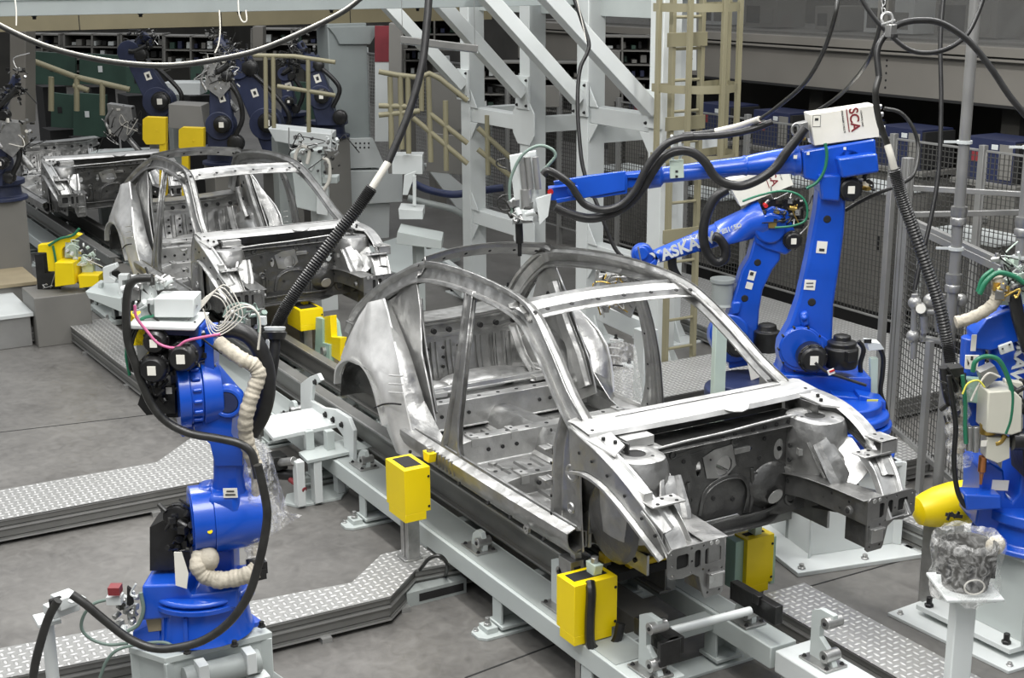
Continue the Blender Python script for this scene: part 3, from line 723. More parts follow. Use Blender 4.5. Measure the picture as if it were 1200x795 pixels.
    # ---- cowl top, channel and firewall
    cw = MB('steel_white')
    ys = [-.74, -.60, -.45, -.2, 0, .2, .45, .60, .76]
    def row(dx, z, bow): return [V((dx-bow*(1-(y/.76)**2)*0+bow*(y/.76)**2*-1, y, z)) for y in ys]
    cw.sheetgrid([row(.03, 1.425, .0), row(.10, 1.432, .02), row(.17, 1.426, .03), row(.26, 1.415, .03)], .006, (0, 0, -1))
    cw.sheetgrid([row(.26, 1.417, .03), row(.275, 1.392, .03)], .006, (-1, 0, 0))
    cw.use('hole').tube([V((.11, y, 1.4335)) for y in (-.5, 0, .6)], .0022, 5, 3)
    cw.use('steel_white').prism([(.255, .08, 1.417), (.30, .12, 1.41), (.31, .17, 1.405), (.30, .22, 1.41), (.255, .26, 1.417)], (0, 0, -.006))
    for s_ in (-1, 1):      # end gussets meeting the windscreen pillars
        cw.prism([(.0, s_*.66, 1.43), (.12, s_*.60, 1.425), (.40, s_*.64, 1.39), (.46, s_*.74, 1.375), (.20, s_*.77, 1.40), (.02, s_*.73, 1.425)], (0, 0, -.012))
        cw.dots([(.20, s_*.70, 1.41), (.30, s_*.70, 1.40), (.12, s_*.72, 1.415), (.36, s_*.67, 1.395)], (0, 0, 1), .010, dep=.012)
    build('cowl_top', cw, car, .002)
    ch = MB('steel_dark')
    ch.lo((.14, -.60, 1.30), (.40, .60, 1.305)); ch.lo((.12, -.60, 1.30), (.13, .60, 1.42)); ch.lo((.14, -.62, 1.30), (.40, -.61, 1.39)); ch.lo((.14, .61, 1.30), (.40, .62, 1.39))
    ch.use('steel_bright').box((.27, -.50, 1.36), (.13, .17, .05)); ch.box((.30, -.50, 1.325), (.16, .22, .012))
    build('cowl_channel', ch, car, .003)
    fw = MB('steel_dark')
    fo = [(-.60, .80), (-.60, 1.24), (-.46, 1.315), (.40, 1.345), (.52, 1.33), (.60, 1.27), (.60, .80), (.2, .78), (.12, .86), (-.12, .86), (-.2, .78)]
    hl = [circ(.385, 1.17, .036, 16, .06), circ(.01, 1.15, .055, 16), circ(-.15, 1.16, .018, 12, .042), circ(-.36, 1.15, .03, 12, .035), circ(.18, 1.21, .02, 10, .012), circ(-.30, .95, .02, 10)]
    fw.curve2d(fo, hl, (.36, 0, 0), (0, 1, 0), (0, 0, 1), .008)
    # patch plate, panel beads and blister
    fw.use('steel').curve2d([(-.10, 1.10), (-.13, 1.22), (-.06, 1.25), (.06, 1.26), (.09, 1.14), (.02, 1.08)], [circ(.01, 1.15, .055, 16)], (.369, 0, 0), (0, 1, 0), (0, 0, 1), .004)
    fw.use('steel_dark').sweep([(.365, -.13, .90), (.365, -.10, 1.02), (.365, .0, 1.07), (.365, .12, 1.06), (.365, .17, .98), (.365, .15, .86)], (1, 0, 0), .03, .02, th=.2, k=4)
    fw.sphere((.34, .33, .98), .14, .5, 1.1, 1, 24, 12); fw.sphere((.34, -.38, .98), .13, .5, 1.1, 1, 20, 10)
    fw.use('steel_bright').lathe((.415, .33, .93), (1, 0, -.4), [(0, .05), (.004, .046)], 18)
    fw.use('steel_bright').tube([(.375, -.60, 1.245), (.375, -.47, 1.322), (.375, .0, 1.335), (.375, .40, 1.352), (.375, .52, 1.338), (.375, .6, 1.275)], .007, 6, 2)
    fw.dots([(.366, y, 1.29+.03*(y+.5)) for y in (-.45, -.38, -.30, -.22, -.1, .0, .08, .2, .28, .36, .44)]+[(.366, y, z) for y, z in ((-.5, 1.0), (-.42, 1.2), (.25, 1.15), (.28, 1.25), (.3, 1.08), (.5, 1.1), (-.2, 1.0), (-.25, 1.22), (.48, 1.25), (-.05, .98), (.08, .95))], (1, 0, 0), .012, dep=.004)
    # small pressings, brackets, studs and holes inside the shell
    rnd = random.Random(17)
    d = MB('steel')
    for i in range(46):      # floor
        x, y = rnd.uniform(-1.85, -.08), rnd.choice((-1, 1))*rnd.uniform(.17, .64)
        if abs(x+1.38) < .1 or abs(x+.78) < .1: continue
        k = rnd.random()
        if k < .45: d.dots([(x, y, .735)], (0, 0, 1), rnd.uniform(.008, .018), dep=.002)
        elif k < .75: d.sphere((x, y, .735), rnd.uniform(.02, .05), 1, rnd.uniform(.6, 1.6), .25, 12, 6)
        else: d.box((x, y, .742), (rnd.uniform(.03, .08), rnd.uniform(.03, .08), .018), rnd.uniform(0, 1.5))
    for y0 in (-.40, .40):   # seat mounting brackets
        for x0 in (-1.38, -.78):
            z0 = .735+(.155 if x0 < -1 else .11)
            for dy in (-.14, .14):
                d.use('steel_bright').box((x0, y0+dy, z0+.006), (.09, .05, .012)); d.box((x0+.05, y0+dy, z0-.02), (.012, .05, .05)); d.dots([(x0, y0+dy, z0+.012)], (0, 0, 1), .009)
    d.use('steel')
    build('floor_pan', floor_.merge(d), car)
    e = MB('steel')
    for sg in (1, -1):       # rear floor corners and wheelhouse flanges
        for i in range(12):
            x = -2.08-.05*i; y = .42+.02*math.sin(i); e.dots([V((x, -sg*y, .935-.010*i))], (0, 0, 1), .008, dep=.004)
        e.sweep([V((-2.05, -sg*.56, .935)), V((-2.3, -sg*.50, .96)), V((-2.6, -sg*.49, .90))], (0, 1, 0), .09, .02, th=.3)
        e.use('steel_bright').box((-2.12, -sg*.40, .95), (.10, .12, .03)); e.box((-2.20, -sg*.20, .95), (.07, .07, .04)); e.use('steel')
    for i in range(14):
        y = rnd.uniform(-.5, .5); x = rnd.uniform(-2.6, -2.08); z = .93-.25*max(0, (-2.30-x)); e.sphere((x, y, z), rnd.uniform(.02, .045), 1, 1.3, .35, 12, 6)
    e.use('steel_bright').sweep([(-2.16, -.5, .945), (-2.16, 0, .945), (-2.16, .5, .945)], (1, 0, 0), .07, .03, th=.3, k=3)
    build('rear_floor_panel', tk.merge(e), car, .002)
    g = MB('steel_dark')     # firewall pressings
    for y, z, r_ in ((-.42, 1.08, .05), (-.25, 1.05, .035), (.22, 1.05, .03), (.46, 1.02, .045), (-.52, .92, .06), (.48, .88, .05), (.08, 1.27, .03), (-.32, 1.27, .025)): g.lathe((.363, y, z), (1, 0, 0), [(0, r_), (.010, r_*.85), (.012, r_*.6), (.004, r_*.5)], 16)
    for y in (-.47, -.22, .20, .30): g.sweep([(.363, y, .85), (.363, y+.01, .98), (.363, y, 1.10)], (0, 1, 0), .035, .012, th=.3, k=3)
    g.sweep([(.363, -.50, 1.22), (.363, -.2, 1.265), (.363, .2, 1.28), (.363, .5, 1.27)], (0, 0, 1), .03, .010, th=.3, k=3)
    g.use('steel').box((.375, .12, 1.22), (.02, .10, .03)); g.box((.375, -.46, 1.16), (.02, .04, .05))
    g.use('brass').dots([(.372, y, z) for y, z in ((.05, 1.10), (-.08, 1.20))], (1, 0, 0), .006)
    g.use('steel_dark').sweep([(.30, -.5, .84), (.40, -.3, .82), (.42, 0, .83), (.40, .3, .82), (.30, .5, .84)], (0, 0, 1), .09, .03, th=.3, k=4)
    build('firewall', fw.merge(g), car, .002)
    for sg in (1, -1):
        h_ = MB('steel_bright')
        c = V((.41, -sg*.585, 0))
        for a_, z in ((2.2, 1.24), (1.2, 1.18), (1.7, 1.05), (2.6, 1.12)): p = c+V((.17*math.cos(a_*sg if sg > 0 else a_), sg*.145*abs(math.sin(a_)), z)); h_.box(p, (.05, .04, .035), a_)
        for i in range(5): h_.sweep([c+V((.10+.035*i, sg*(.13-.02*i), 1.24-.03*i)), c+V((.17+.04*i, sg*(.12-.02*i), 1.14-.03*i)), c+V((.22+.045*i, sg*(.08-.01*i), 1.03-.01*i))], (0, sg, .3), .022, .012, th=.3, k=3)
        build('strut_tower', towers[0 if sg > 0 else 1].merge(h_), car)
    return car
front_car = car_body('nearest bare steel car body shell, empty of doors, on the conveyor in the middle')
# ================================================================ conveyor
def hexbolt(mb, p, ax=(0, 0, 1), r=.012, l=.012, mat='hole'):
    c = mb.cur; mb.use(mat); mb.lathe(V(p), V(ax), [(0, r*1.5), (l*.3, r*1.5), (l*.3, r), (l, r)], 6); mb.cur = c
def conveyor(x0, x1, label, first=False):
    t = thing('body_conveyor', label, 'conveyor', ((x0+x1)/2, -.38, 0), 'conveyor frame sections')
    for nm, ya, yb in (('side_beam', -.82, -.56), ('side_beam', -.02, .15)):
        b = MB('white'); b.lo((x0, ya, .20), (x1, yb, .32))
        build(nm, b, t, .006)
        tp = MB('grey'); tp.lo((x0+.02, ya+.02, .32), (x1-.25, yb-.02, .324)); build('slide_strip', tp, t)
    n = max(2, int(round((x1-x0)/.93))); 
    for i in range(n):
        x = x1-.5-i*.93
        if x < x0+.1: break
        for ya, yb, yf in ((-.82, -.56, -1), (-.02, .15, 1)):
            l = MB('white')
            l.lo((x-.05, ya+.01, .05), (x+.05, ya+.025, .20)); l.lo((x-.06, yb-.025, .05), (x+.06, yb-.01, .20)); l.lo((x-.055, ya+.02, .05), (x-.045, yb-.02, .20))
            l.lo((x-.08, ya, .035), (x+.08, yb, .055))
            build('leg', l, t, .003)
        f = MB('white')
        f.prism([(x-.07, -.92, 0), (x-.03, -.96, 0), (x+.05, -.96, 0), (x+.09, -.92, 0), (x+.09, .30, 0), (x-.07, .30, 0)], (0, 0, .018))
        f.lo((x-.05, -.90, .018), (x+.05, -.83, .05)); hexbolt(f, (x, -.87, .05), r=.016, l=.05, mat='midsteel')
        hexbolt(f, (x-.03, -.93, .018), r=.012, l=.02, mat='midsteel')
        build('foot_plate', f, t, .004)
        c = MB('grey'); c.lo((x-.04, -.56, .22), (x+.04, -.02, .30)); build('cross_member', c, t, .004)
    # two-tier dark shuttle rail and its inner twin
    for ya, yb in ((-.56, -.44), (-.18, -.08)):
        r = MB('aludark'); r.lo((x0, ya, .50), (x1-.75, yb, .515)); r.lo((x0, ya+.045, .36), (x1-.75, yb-.045, .50)); r.lo((x0, ya+.01, .345), (x1-.75, yb-.01, .36))
        r.use('midsteel'); r.lo((x0, ya-.004, .515), (x1-.75, ya+.012, .53))
        build('shuttle_rail', r, t, .002)
    tr = MB('board').lo((x0+.1, -.40, .04), (x1-.6, -.22, .30)); build('drive_trough', tr, t)
    return t
conveyor(-1.9-7.2, .83, 'long pale grey conveyor frame with dark shuttle rails beneath the nearest car body')
conveyor(-18.2, -9.25, 'pale grey conveyor frame farther back beneath the farthest car body')
tb = thing('conveyor_end_table', 'pale steel table section with roller bracket at the bottom edge beyond the conveyor end', 'conveyor', (1.4, .1, 0))
b = MB('whiter'); b.lo((.86, -.02, .20), (2.3, .22, .32)); build('beam', b, tb, .008)
for x in (.95, 1.9):
    b = MB('white'); b.lo((x-.06, .0, 0), (x+.06, .2, .20)); build('leg', b, tb, .004)
def roller_bracket(p, label, h=.22, s=1, up=True):
    t = thing('roller_bracket', label, 'bracket', p, 'roller brackets on the conveyor')
    p = V(p)
    b = MB('midsteel'); b.lo(p+V((-.10, -.07, 0)), p+V((.10, .07, .012)))
    for dx in (-.08, .08):
        for dy in (-.05, .05): hexbolt(b, p+V((dx, dy, .012)), r=.009, l=.012)
    build('base_plate', b, t, .002)
    b = MB('white')
    if up:
        o = [(-.08, 0), (-.08, h), (-.02, h+.03), (.07, h+.03), (.07, h-.03), (0, h-.03), (-.02, h-.06), (-.02, .12), (.05, .07), (.09, .0)]
    else: o = [(-.07, 0), (-.05, .07), (0, .11), (.05, .11), (.08, .05), (.08, 0)]
    b.curve2d([(x*s, z) for x, z in o], [], p+V((0, 0, .012)), (1, 0, 0), (0, 0, 1), .03)
    build('bracket_plate', b, t, .003)
    b = MB('midsteel'); z = .06
    b.cyl(p+V((.05*s, -.045, z)), p+V((.05*s, .045, z)), .032, n=18); b.use('hole').cyl(p+V((.05*s, -.05, z)), p+V((.05*s, .05, z)), .012)
    build('roller', b, t, .002)
    b = MB('midsteel')
    if not up: return t
    b.cyl(p+V((.05*s, -.05, h)), p+V((.05*s, .05, h)), .03, n=18); b.use('hole').cyl(p+V((.05*s, -.056, h)), p+V((.05*s, .056, h)), .010)
    build('roller', b, t, .002)
    return t
for (x, y, z), lb, h, up in (((-.10, -.69, .324), 'C-shaped white roller bracket just behind the nearest yellow lifter box', .24, 1), ((.72, -.69, .324), 'C-shaped white roller bracket at the near end of the conveyor beam', .26, 1),
        ((-1.02, -.69, .324), 'low roller bracket on the conveyor beam between the two near yellow lifter boxes', .1, 0), ((-2.68, -.69, .324), 'low roller bracket on the conveyor beam under the rear wheel arch', .1, 0),
        ((-4.0, -.69, .324), 'low roller bracket on the conveyor beam behind the left robot', .1, 0), ((.52, .06, .324), 'roller bracket at the end of the inner conveyor beam', .12, 0),
        ((1.08, .10, .322), 'upright roller bracket standing on the end table at the bottom edge', .24, 1)):
    roller_bracket((x, y, z), lb, h, 1, up)
cl = thing('clamp_bracket', 'white bent steel clamp plate with bolts beside the plate-topped stand', 'bracket', (-3.2, -.62, .3))
b = MB('whiter')
q = [on(x, y, 'y', -.70) for x, y in ((352, 470), (352, 450), (362, 442), (372, 438), (376, 446), (366, 452), (364, 470), (378, 478), (392, 480), (408, 490), (414, 505), (414, 540), (404, 540), (402, 512), (394, 500), (378, 492), (366, 486), (352, 480))]
b.prism(q, (0, .03, 0)); build('plate', b, cl, .004)
b = MB('midsteel')
for x, y in ((382, 486), (391, 492), (401, 498), (370, 448)): hexbolt(b, on(x, y, 'y', -.70), (0, -1, 0), .016, .02)
build('bolt_set', b, cl)
b = MB('white'); c = on(398, 548, 'y', -.72); b.box(c, (.34, .16, .03)); build('foot', b, cl, .003)
# plate-topped stand to the left of the car's wheel arch
st = thing('side_stand', 'small white stand with a flat plate top beside the conveyor, right of the left robot', 'stand', (-3.3, -.95, 0))
zt = .50
b = MB('whiter'); b.prism([on(x, y, 'z', zt) for x, y in ((300, 490), (320, 513), (395, 497), (366, 478))], (0, 0, -.03)); build('table_plate', b, st, .004)
b = MB('white'); b.prism([on(x, y, 'z', .36) for x, y in ((350, 530), (360, 540), (440, 523), (425, 508))], (0, 0, -.025)); build('shelf', b, st, .003)
for x, y in ((352, 592), (372, 588), (398, 576)):
    g = on(x, y, 'z', .02); b = MB('whiter'); b.box(g+V((0, 0, .165)), (.08, .06, .33)); build('leg', b, st, .004)
b = MB('white'); b.prism([on(x, y, 'z', .0) for x, y in ((333, 592), (336, 582), (400, 568), (410, 574), (400, 586), (350, 596))], (0, 0, .02)); build('foot_plate', b, st, .003)
b = MB('black'); g = on(325, 540, 'z', .30)
b.box(g, (.14, .10, .10)); b.cyl(g+V((0, 0, -.1)), g+V((.1, .1, -.1)), .04); b.use('midsteel').cyl(g+V((.05, 0, .0)), g+V((.2, .05, .05)), .03); b.use('maroon').cyl(g+V((.1, .05, -.12)), g+V((.25, .1, -.16)), .02)
for i in range(2):
    g2 = on(362+24*i, 520, 'z', .40); b.use('white').lo(g2+V((-.03, -.03, -.04)), g2+V((.03, .03, .1)))
build('air_cylinder', b, st, .003)
# lifter boxes
def lifter(cx, cy, z0, z1, wx, wy, label, post=True, cablebag=False, mat='yellow', arm=None, sidemat=None):
    t = thing('lifter', label, 'lifter', (cx, cy, 0), 'yellow lifter boxes')
    b = MB(mat)
    b.lo((cx-wx/2, cy-wy/2, z0+.05), (cx+wx/2, cy+wy/2, z1)); b.lo((cx-wx/2+.03, cy-wy/2, z0), (cx+wx/2, cy+wy/2-.03, z0+.05))
    b.use('hole')
    for dz in (.08, z1-z0-.06): b.cyl((cx+wx/2, cy+wy/2-.012, z0+dz), (cx+wx/2+.004, cy+wy/2-.012, z0+dz), .008)
    b.lo((cx-wx/2+.03, cy-wy/2+.03, z1-.002), (cx+wx/2-.05, cy+wy/2-.03, z1+.003))
    build('cover', b, t, .005)
    p = MB('midsteel')
    if post:
        for dx in (-.03, .03): p.lo((cx+dx-.022, cy-.035, 0 if post is True else post), (cx+dx+.022, cy+.045, z0+.06))
        p.lo((cx-.06, cy-.06, 0 if post is True else post), (cx+.06, cy+.06, (0 if post is True else post)+.015))
        build('post', p, t, .003)
    s = MB('mint'); s.lo((cx-wx/2, cy+wy/2, z0+.02), (cx+wx/2-.02, cy+wy/2+.035, z1-.03))
    if cy > .4: build('side_plate', s, t, .003); s = MB('mint'); s.lo((cx-wx/2, cy-wy/2-.06, z0+.04), (cx+wx/2-.03, cy-wy/2, z1-.01)); build('side_plate', s, t, .003)
    a = MB('yellow' if mat == 'yellow' else mat); ax_, ay_, az_ = arm
    if cablebag or cy > .4: a = MB('mint_pale')
    a.prism([(cx+ax_-.035, cy+ay_, z1), (cx+ax_+.03, cy+ay_, z1), (cx+ax_+.045, cy+ay_, az_), (cx+ax_-.045, cy+ay_, az_)], (0, .05, 0)); a.use('midsteel').cyl((cx+ax_, cy+ay_+.025, az_), (cx+ax_, cy+ay_+.025, az_+.03), .02)
    build('support_pin', a, t, .003)
    if cablebag:
        c = MB('black'); x = cx+wx/2+.02
        c.tube([(x-.03, cy-.03, z1+.0), (x+.01, cy-.05, z1-.05), (x+.015, cy-.06, z1-.2), (x+.015, cy-.05, z1-.33), (x+.02, cy+.03, z1-.38), (x+.02, cy+.10, z1-.34), (x+.015, cy+.13, z1-.25)], .026, 8, 5)
        build('cable_chain', c, t)
    return t
lifter(-1.40, -.965, .47, .80, .26, .17, 'yellow lifter box on a grey post under the sill behind the low bent walkway', post=.18, arm=(.05, .10, .86))
lifter(.24, -.75, .33, .66, .17, .26, 'nearest yellow lifter box with a black looped cable in front', cablebag=True, arm=(.0, .02, .72))
lifter(-.09, .63, .12, .47, .12, .20, 'yellow lifter box under the far front rail, before the white pedestal', cablebag=False, arm=(.0, -.02, .74))
lifter(-5.75, .12, .55, .74, .35, .22, 'yellow lifter box under the nose of the second car body, beside the black cable sleeve', mat='yellow', arm=(-.05, .0, .80))
# yellow bar clamps behind the nearest lifter
cb = thing('clamp_unit', 'yellow barred clamp unit under the nearest car body, behind its lifter box', 'clamp', (.05, -.25, .5))
b = MB('yellow_far'); b.lo((.0, -.52, .60), (.06, -.05, .65)); b.lo((.10, -.42, .58), (.15, -.05, .61)); build('bar', b, cb, .004)
b = MB('hole'); b.lo((-.02, -.5, .53), (.16, -.05, .58)); b.use('mint'); b.lo((.05, -.48, .50), (.10, -.38, .56)); build('carrier', b, cb, .004)
b = MB('midsteel'); b.lo((-.05, -.55, .33), (.05, -.47, .60)); b.lo((-.03, -.10, .33), (.05, -.04, .60)); build('support', b, cb, .003)
# locating block on the sill end
lb = thing('locating_block', 'machined steel locating block under the front corner of the nearest sill', 'block', (.0, -.66, .52))
b = MB('midsteel'); b.lo((-.05, -.74, .56), (.07, -.66, .66)); b.lo((.0, -.70, .66), (.05, -.66, .70)); b.lo((-.08, -.72, .51), (.09, -.56, .56)); b.use('hole').lo((.071, -.72, .59), (.075, -.68, .63)); build('body', b, lb, .004)
b = MB('midsteel'); b.lo((-.02, -.70, .324), (.05, -.62, .51)); build('stand', b, lb, .004)
# push rod between brackets
rd = thing('transfer_rod', 'pale steel rod crossing between the dark clamp blocks at the conveyor end', 'rod', (.70, -.32, .45))
b = MB('whiter').cyl((.705, -.56, .50), (.73, -.08, .50), .022, n=18); build('rod', b, rd)
b = MB('black'); b.box((.66, -.60, .47), (.30, .09, .09)); b.box((.80, -.64, .45), (.03, .12, .13)); build('clamp_block', b, rd, .004)
b = MB('black'); b.box((.70, -.02, .52), (.36, .05, .10)); b.box((.74, -.045, .56), (.05, .03, .05)); build('clamp_block', b, rd, .004)
# mint/yellow pillar clamp behind the left robot
pc = thing('upright_clamp', 'upright pale green clamp with yellow cover plate behind the rear wheel arch', 'clamp', (-5.6, .25, .2))
a0 = on(385, 425, 'z', .32); b = MB('yellow')
def sl(mb, pts, y, th): return mb.prism([on(px, py, 'y', y) for px, py in pts], (0, th, 0))
Y0 = .15
sl(b, [(378, 372), (387, 370), (388, 395), (399, 396), (398, 424), (380, 412)], Y0, .06); build('cover', b, pc, .003)
b = MB('mint'); sl(b, [(370, 372), (378, 374), (378, 402), (386, 404), (386, 426), (372, 424), (369, 410)], Y0-.02, .05); sl(b, [(388, 372), (392, 378), (395, 396), (389, 396)], Y0+.07, .05); build('frame_plate', b, pc, .003)
b = MB('midsteel'); g = on(377, 412, 'y', Y0-.05); b.cyl(g, g+V((0, .05, 0)), .04); b.lo(on(378, 425, 'y', Y0)+V((-.1, -.1, -.3)), on(378, 425, 'y', Y0)+V((.1, .15, -.02))); build('foot', b, pc, .003)
# long flat deck right of the farther car
dk = MB('wood'); dk.lo((-9.0, .20, .26), (-4.3, .62, .30)); dk.use('hole').lo((-9.0, .22, .0), (-4.3, .60, .26)); single('cover_deck', dk, 'long brown cover deck beside the dark rail between the two car bodies', 'deck', bevel=.003)

car2 = copy_tree(front_car, loc=V((-6.138, 0, 0))); car2['label'] = 'second car body shell, left of the white steel frame, crossed by the black cable sleeve'
car3 = copy_tree(front_car, loc=V((-12.276, 0, 0))); car3['label'] = 'farthest car body floor section without roof or pillars, at the left edge'
for o in [x for x in COL.objects if x.parent == car3 and x.name.split('.')[0] in ('roof_rail', 'centre_pillar', 'windscreen_header', 'rear_header', 'quarter_panel', 'door_jamb', 'inner_quarter_panel')]:
    bpy.data.objects.remove(o)
# ================================================================ robots
def RC(mb, pts, D, r, off=0, k=6, n=10, nn=NC):
    P0 = at(600, 300, D)+nn*off
    return mb.tube([onp(p[0], p[1], P0+nn*(p[2] if len(p) > 2 else 0), nn) for p in pts], r, n, k)
def disc(mb, cx, cy, rpx, D, o0, o1, nn=NC, r1=None, n=28):
    P0 = at(600, 300, D)
    a = onp(cx, cy, P0+nn*o0, nn); R = rpx*D/FL
    return mb.cyl(a, a+nn*(o1-o0), R, (r1*D/FL if r1 else R), n)
def plug(mb, cx, cy, w, h, D, o, nn=NC, rot=0, th=.004):
    p = onp(cx, cy, at(600, 300, D)+nn*o, nn); X_ = V((-nn.y, nn.x, 0)); s = D/FL
    x = X_*math.cos(rot)+V((0, 0, 1))*math.sin(rot); z = X_.cross(nn)
    z = V((0, 0, 1))*math.cos(rot)-X_*math.sin(rot)
    return mb.box(p, (w*s, h*s, th), X=x, Y=z, Z=nn)
def clutter(mb, cx, cy, w, h, D, o, n=24, seed=1, mats=('black', 'cable', 'midsteel', 'brass'), nn=NC, r=.006):
    rnd = random.Random(seed)
    for i in range(n):
        mb.use(mats[rnd.randrange(len(mats))])
        x, y = cx+rnd.uniform(-w, w)/2, cy+rnd.uniform(-h, h)/2; oo = o+rnd.uniform(0, .08)
        P0 = at(600, 300, D)+nn*oo
        if rnd.random() < .5:
            a = onp(x, y, P0, nn); d = V((rnd.uniform(-1, 1), rnd.uniform(-1, 1), rnd.uniform(-1, 1))).normalized(); mb.cyl(a, a+d*rnd.uniform(.02, .06), rnd.uniform(.006, .02), n=10)
        elif rnd.random() < .5:
            mb.box(onp(x, y, P0, nn), [rnd.uniform(.02, .05) for _ in range(3)], rnd.uniform(0, 1))
        else:
            pts = [onp(x+rnd.uniform(-.4, .4)*w*k_/2, y+rnd.uniform(-.4, .4)*h*k_/2, P0+nn*rnd.uniform(0, .04), nn) for k_ in range(4)]
            mb.tube(pts, r, 6, 4)
    return mb
def motor(mb, cx, cy, rpx, D, o0, L, nn=NC, lab=True):
    s = rpx*D/FL; a = onp(cx, cy, at(600, 300, D)+nn*o0, nn)
    mb.use('black').lathe(a, nn, [(0, s*.9), (L*.2, s*1.02), (L*.72, s*1.02), (L*.74, s*.9), (L*.92, s*.88), (L, s*.72)], 22)
    X_ = V((-nn.y, nn.x, 0))
    for i in range(8):
        a_ = 2*PI*i/8+.3; q = a+nn*(L*.74)+(X_*math.cos(a_)+V((0, 0, 1))*math.sin(a_))*s*.95
        mb.cyl(q-nn*.02, q+nn*.01, .008, n=8)
    if lab: mb.use('label').box(a+nn*(L+.002), (s*.55, s*.62, .004), X=X_, Y=V((0, 0, 1)), Z=nn)
    return mb

# ---------- tall robot nearest the right of the car (long arm)
DA = 9.0
A = thing('welding_robot', 'tall blue robot with long horizontal arm and white box lettered on top', 'robot', (-.62, 1.78, 0), 'blue robots')
b = MB('whiter'); c = V((-.66, 1.75, 0)); ang = math.radians(-12)
bx = [c+V((math.cos(a_+ang)*r_, math.sin(a_+ang)*r_, .03)) for a_, r_ in ((math.radians(45+90*k), .44) for k in range(4))]
def ped(mb, c, ang, r, z0, z1, rt=None):
    rt = rt or r
    lo = [c+V((math.cos(a_+ang)*r, math.sin(a_+ang)*r, z0)) for a_ in [math.radians(45+90*k) for k in range(4)]]
    hi = [c+V((math.cos(a_+ang)*rt, math.sin(a_+ang)*rt, z1)) for a_ in [math.radians(45+90*k) for k in range(4)]]
    return mb.loft([lo, hi])
b = MB('whiter'); ped(b, c, ang, .43, .03, .60); ped(b, c, ang, .46, .57, .60)
for k in range(4):
    a_ = math.radians(45+90*k)+ang; d = V((math.cos(a_), math.sin(a_), 0)); b.bar(c+d*.43+V((0, 0, .03)), c+d*.43+V((0, 0, .6)), .012, .10, up=d)
build('pedestal', b, A, .004)
b = MB('whiter'); ped(b, c, ang, .72, .0, .03)
for k in range(4):
    for f in (0, .5):
        a_ = math.radians(45+90*k)+ang; p = c+V((math.cos(a_), math.sin(a_), 0))*.64; a2_ = a_+PI/2; p2 = c+V((math.cos(a2_), math.sin(a2_), 0))*.64
        hexbolt(b, p*(1-f)+p2*f+V((0, 0, .03)), r=.018, l=.03, mat='midsteel')
build('base_plate', b, A, .004)
J1 = V((-.64, 1.78, 0))
b = MB('blue'); b.lathe(J1+V((0, 0, .60)), (0, 0, 1), [(0, .36), (.03, .36), (.03, .30), (.16, .28), (.17, .33), (.22, .33), (.22, .25), (.24, .25)], 32)
slab(b, [(1000, 455), (1031, 462), (1030, 498), (1003, 490)], DA, .16, .22); slab(b, [(965, 448), (1003, 452), (1003, 490), (965, 488)], DA, .30, .12)
b.use('labelyellow'); plug(b, 1022, 477, 13, 18, DA, .305); build('base', b, A, .008)
b = MB('blue'); b.lathe(J1+V((0, 0, .83)), (0, 0, 1), [(0, .31), (.05, .31), (.06, .26), (.12, .26)], 32)
slab(b, [(905, 425), (1008, 428), (1008, 450), (920, 456)], DA, .30, 0); build('swivel', b, A, .01)
b = MB('blue'); disc(b, 938, 408, 31, DA, -.16, .10); disc(b, 938, 408, 27, DA, .10, .135); disc(b, 938, 408, 24, DA, .135, .145)
slab(b, [(906, 430), (912, 408), (966, 408), (972, 432), (960, 450), (915, 448)], DA, .22, -.03)
b.use('hole')
for i in range(10):
    a_ = i*PI/5; disc(b, 938+27.5*math.cos(a_)*.96, 408+27.5*math.sin(a_)*.96, 1.3, DA, .10, .142)
build('shoulder', b, A, .012)
b = MB('blue')
larm = [(907, 410), (909, 395), (921, 374), (931, 345), (941, 300), (951, 245), (954, 218), (986, 218), (983, 270), (976, 320), (971, 352), (970, 385), (968, 412), (950, 432), (925, 432)]
slab(b, larm, DA, .15, .01)
b.use('hole'); disc(b, 968, 256, 6.5, DA, .05, .088); disc(b, 950, 353, 6.8, DA, .05, .088)
b.use('label'); plug(b, 963, 290, 12, 14, DA, .087, rot=-.08); plug(b, 949, 334, 13, 12, DA, .087, rot=-.08)
b.use('ink'); plug(b, 963, 293, 6, 3, DA, .09, rot=-.08); plug(b, 949, 336, 8, 1, DA, .09); plug(b, 949, 332, 8, 1, DA, .09)
b.use('blue'); slab(b, [(936, 366), (945, 362), (948, 380), (938, 382)], DA, .05, .10); disc(b, 941, 371, 4, DA, .08, .14)
build('lower_arm', b, A, .018)
b = MB('blue')
slab(b, [(932, 172), (973, 165), (1016, 158), (1018, 186), (978, 200), (974, 226), (955, 226), (951, 208), (934, 204)], DA, .22, -.02)
slab(b, [(975, 182), (1021, 176), (1023, 198), (980, 205)], DA, .16, .10); slab(b, [(952, 200), (978, 200), (976, 231), (955, 229)], DA, .20, .04)
disc(b, 985, 184, 16, DA, -.15, .09)
b.use('label'); plug(b, 932, 184, 4, 4, DA, .13); plug(b, 947, 180, 3, 3, DA, .11); plug(b, 990, 174, 3, 3, DA, .11)
build('elbow_housing', b, A, .014)
b = MB('blue')
pA = onp(936, 187, at(600, 300, DA), NC); pB = onp(762, 207, at(600, 300, DA), NC); dd = (pB-pA)
b.lathe(pA, dd, [(0, .10), (.04, .10), (.06, .085), (.25, .072), (dd.length*.35, .062), (dd.length*.36, .068), (dd.length*.38, .060), (dd.length-.08, .052), (dd.length-.06, .075), (dd.length+.02, .078), (dd.length+.03, .055)], 28)
build('forearm', b, A, .004)
b = MB('blue')
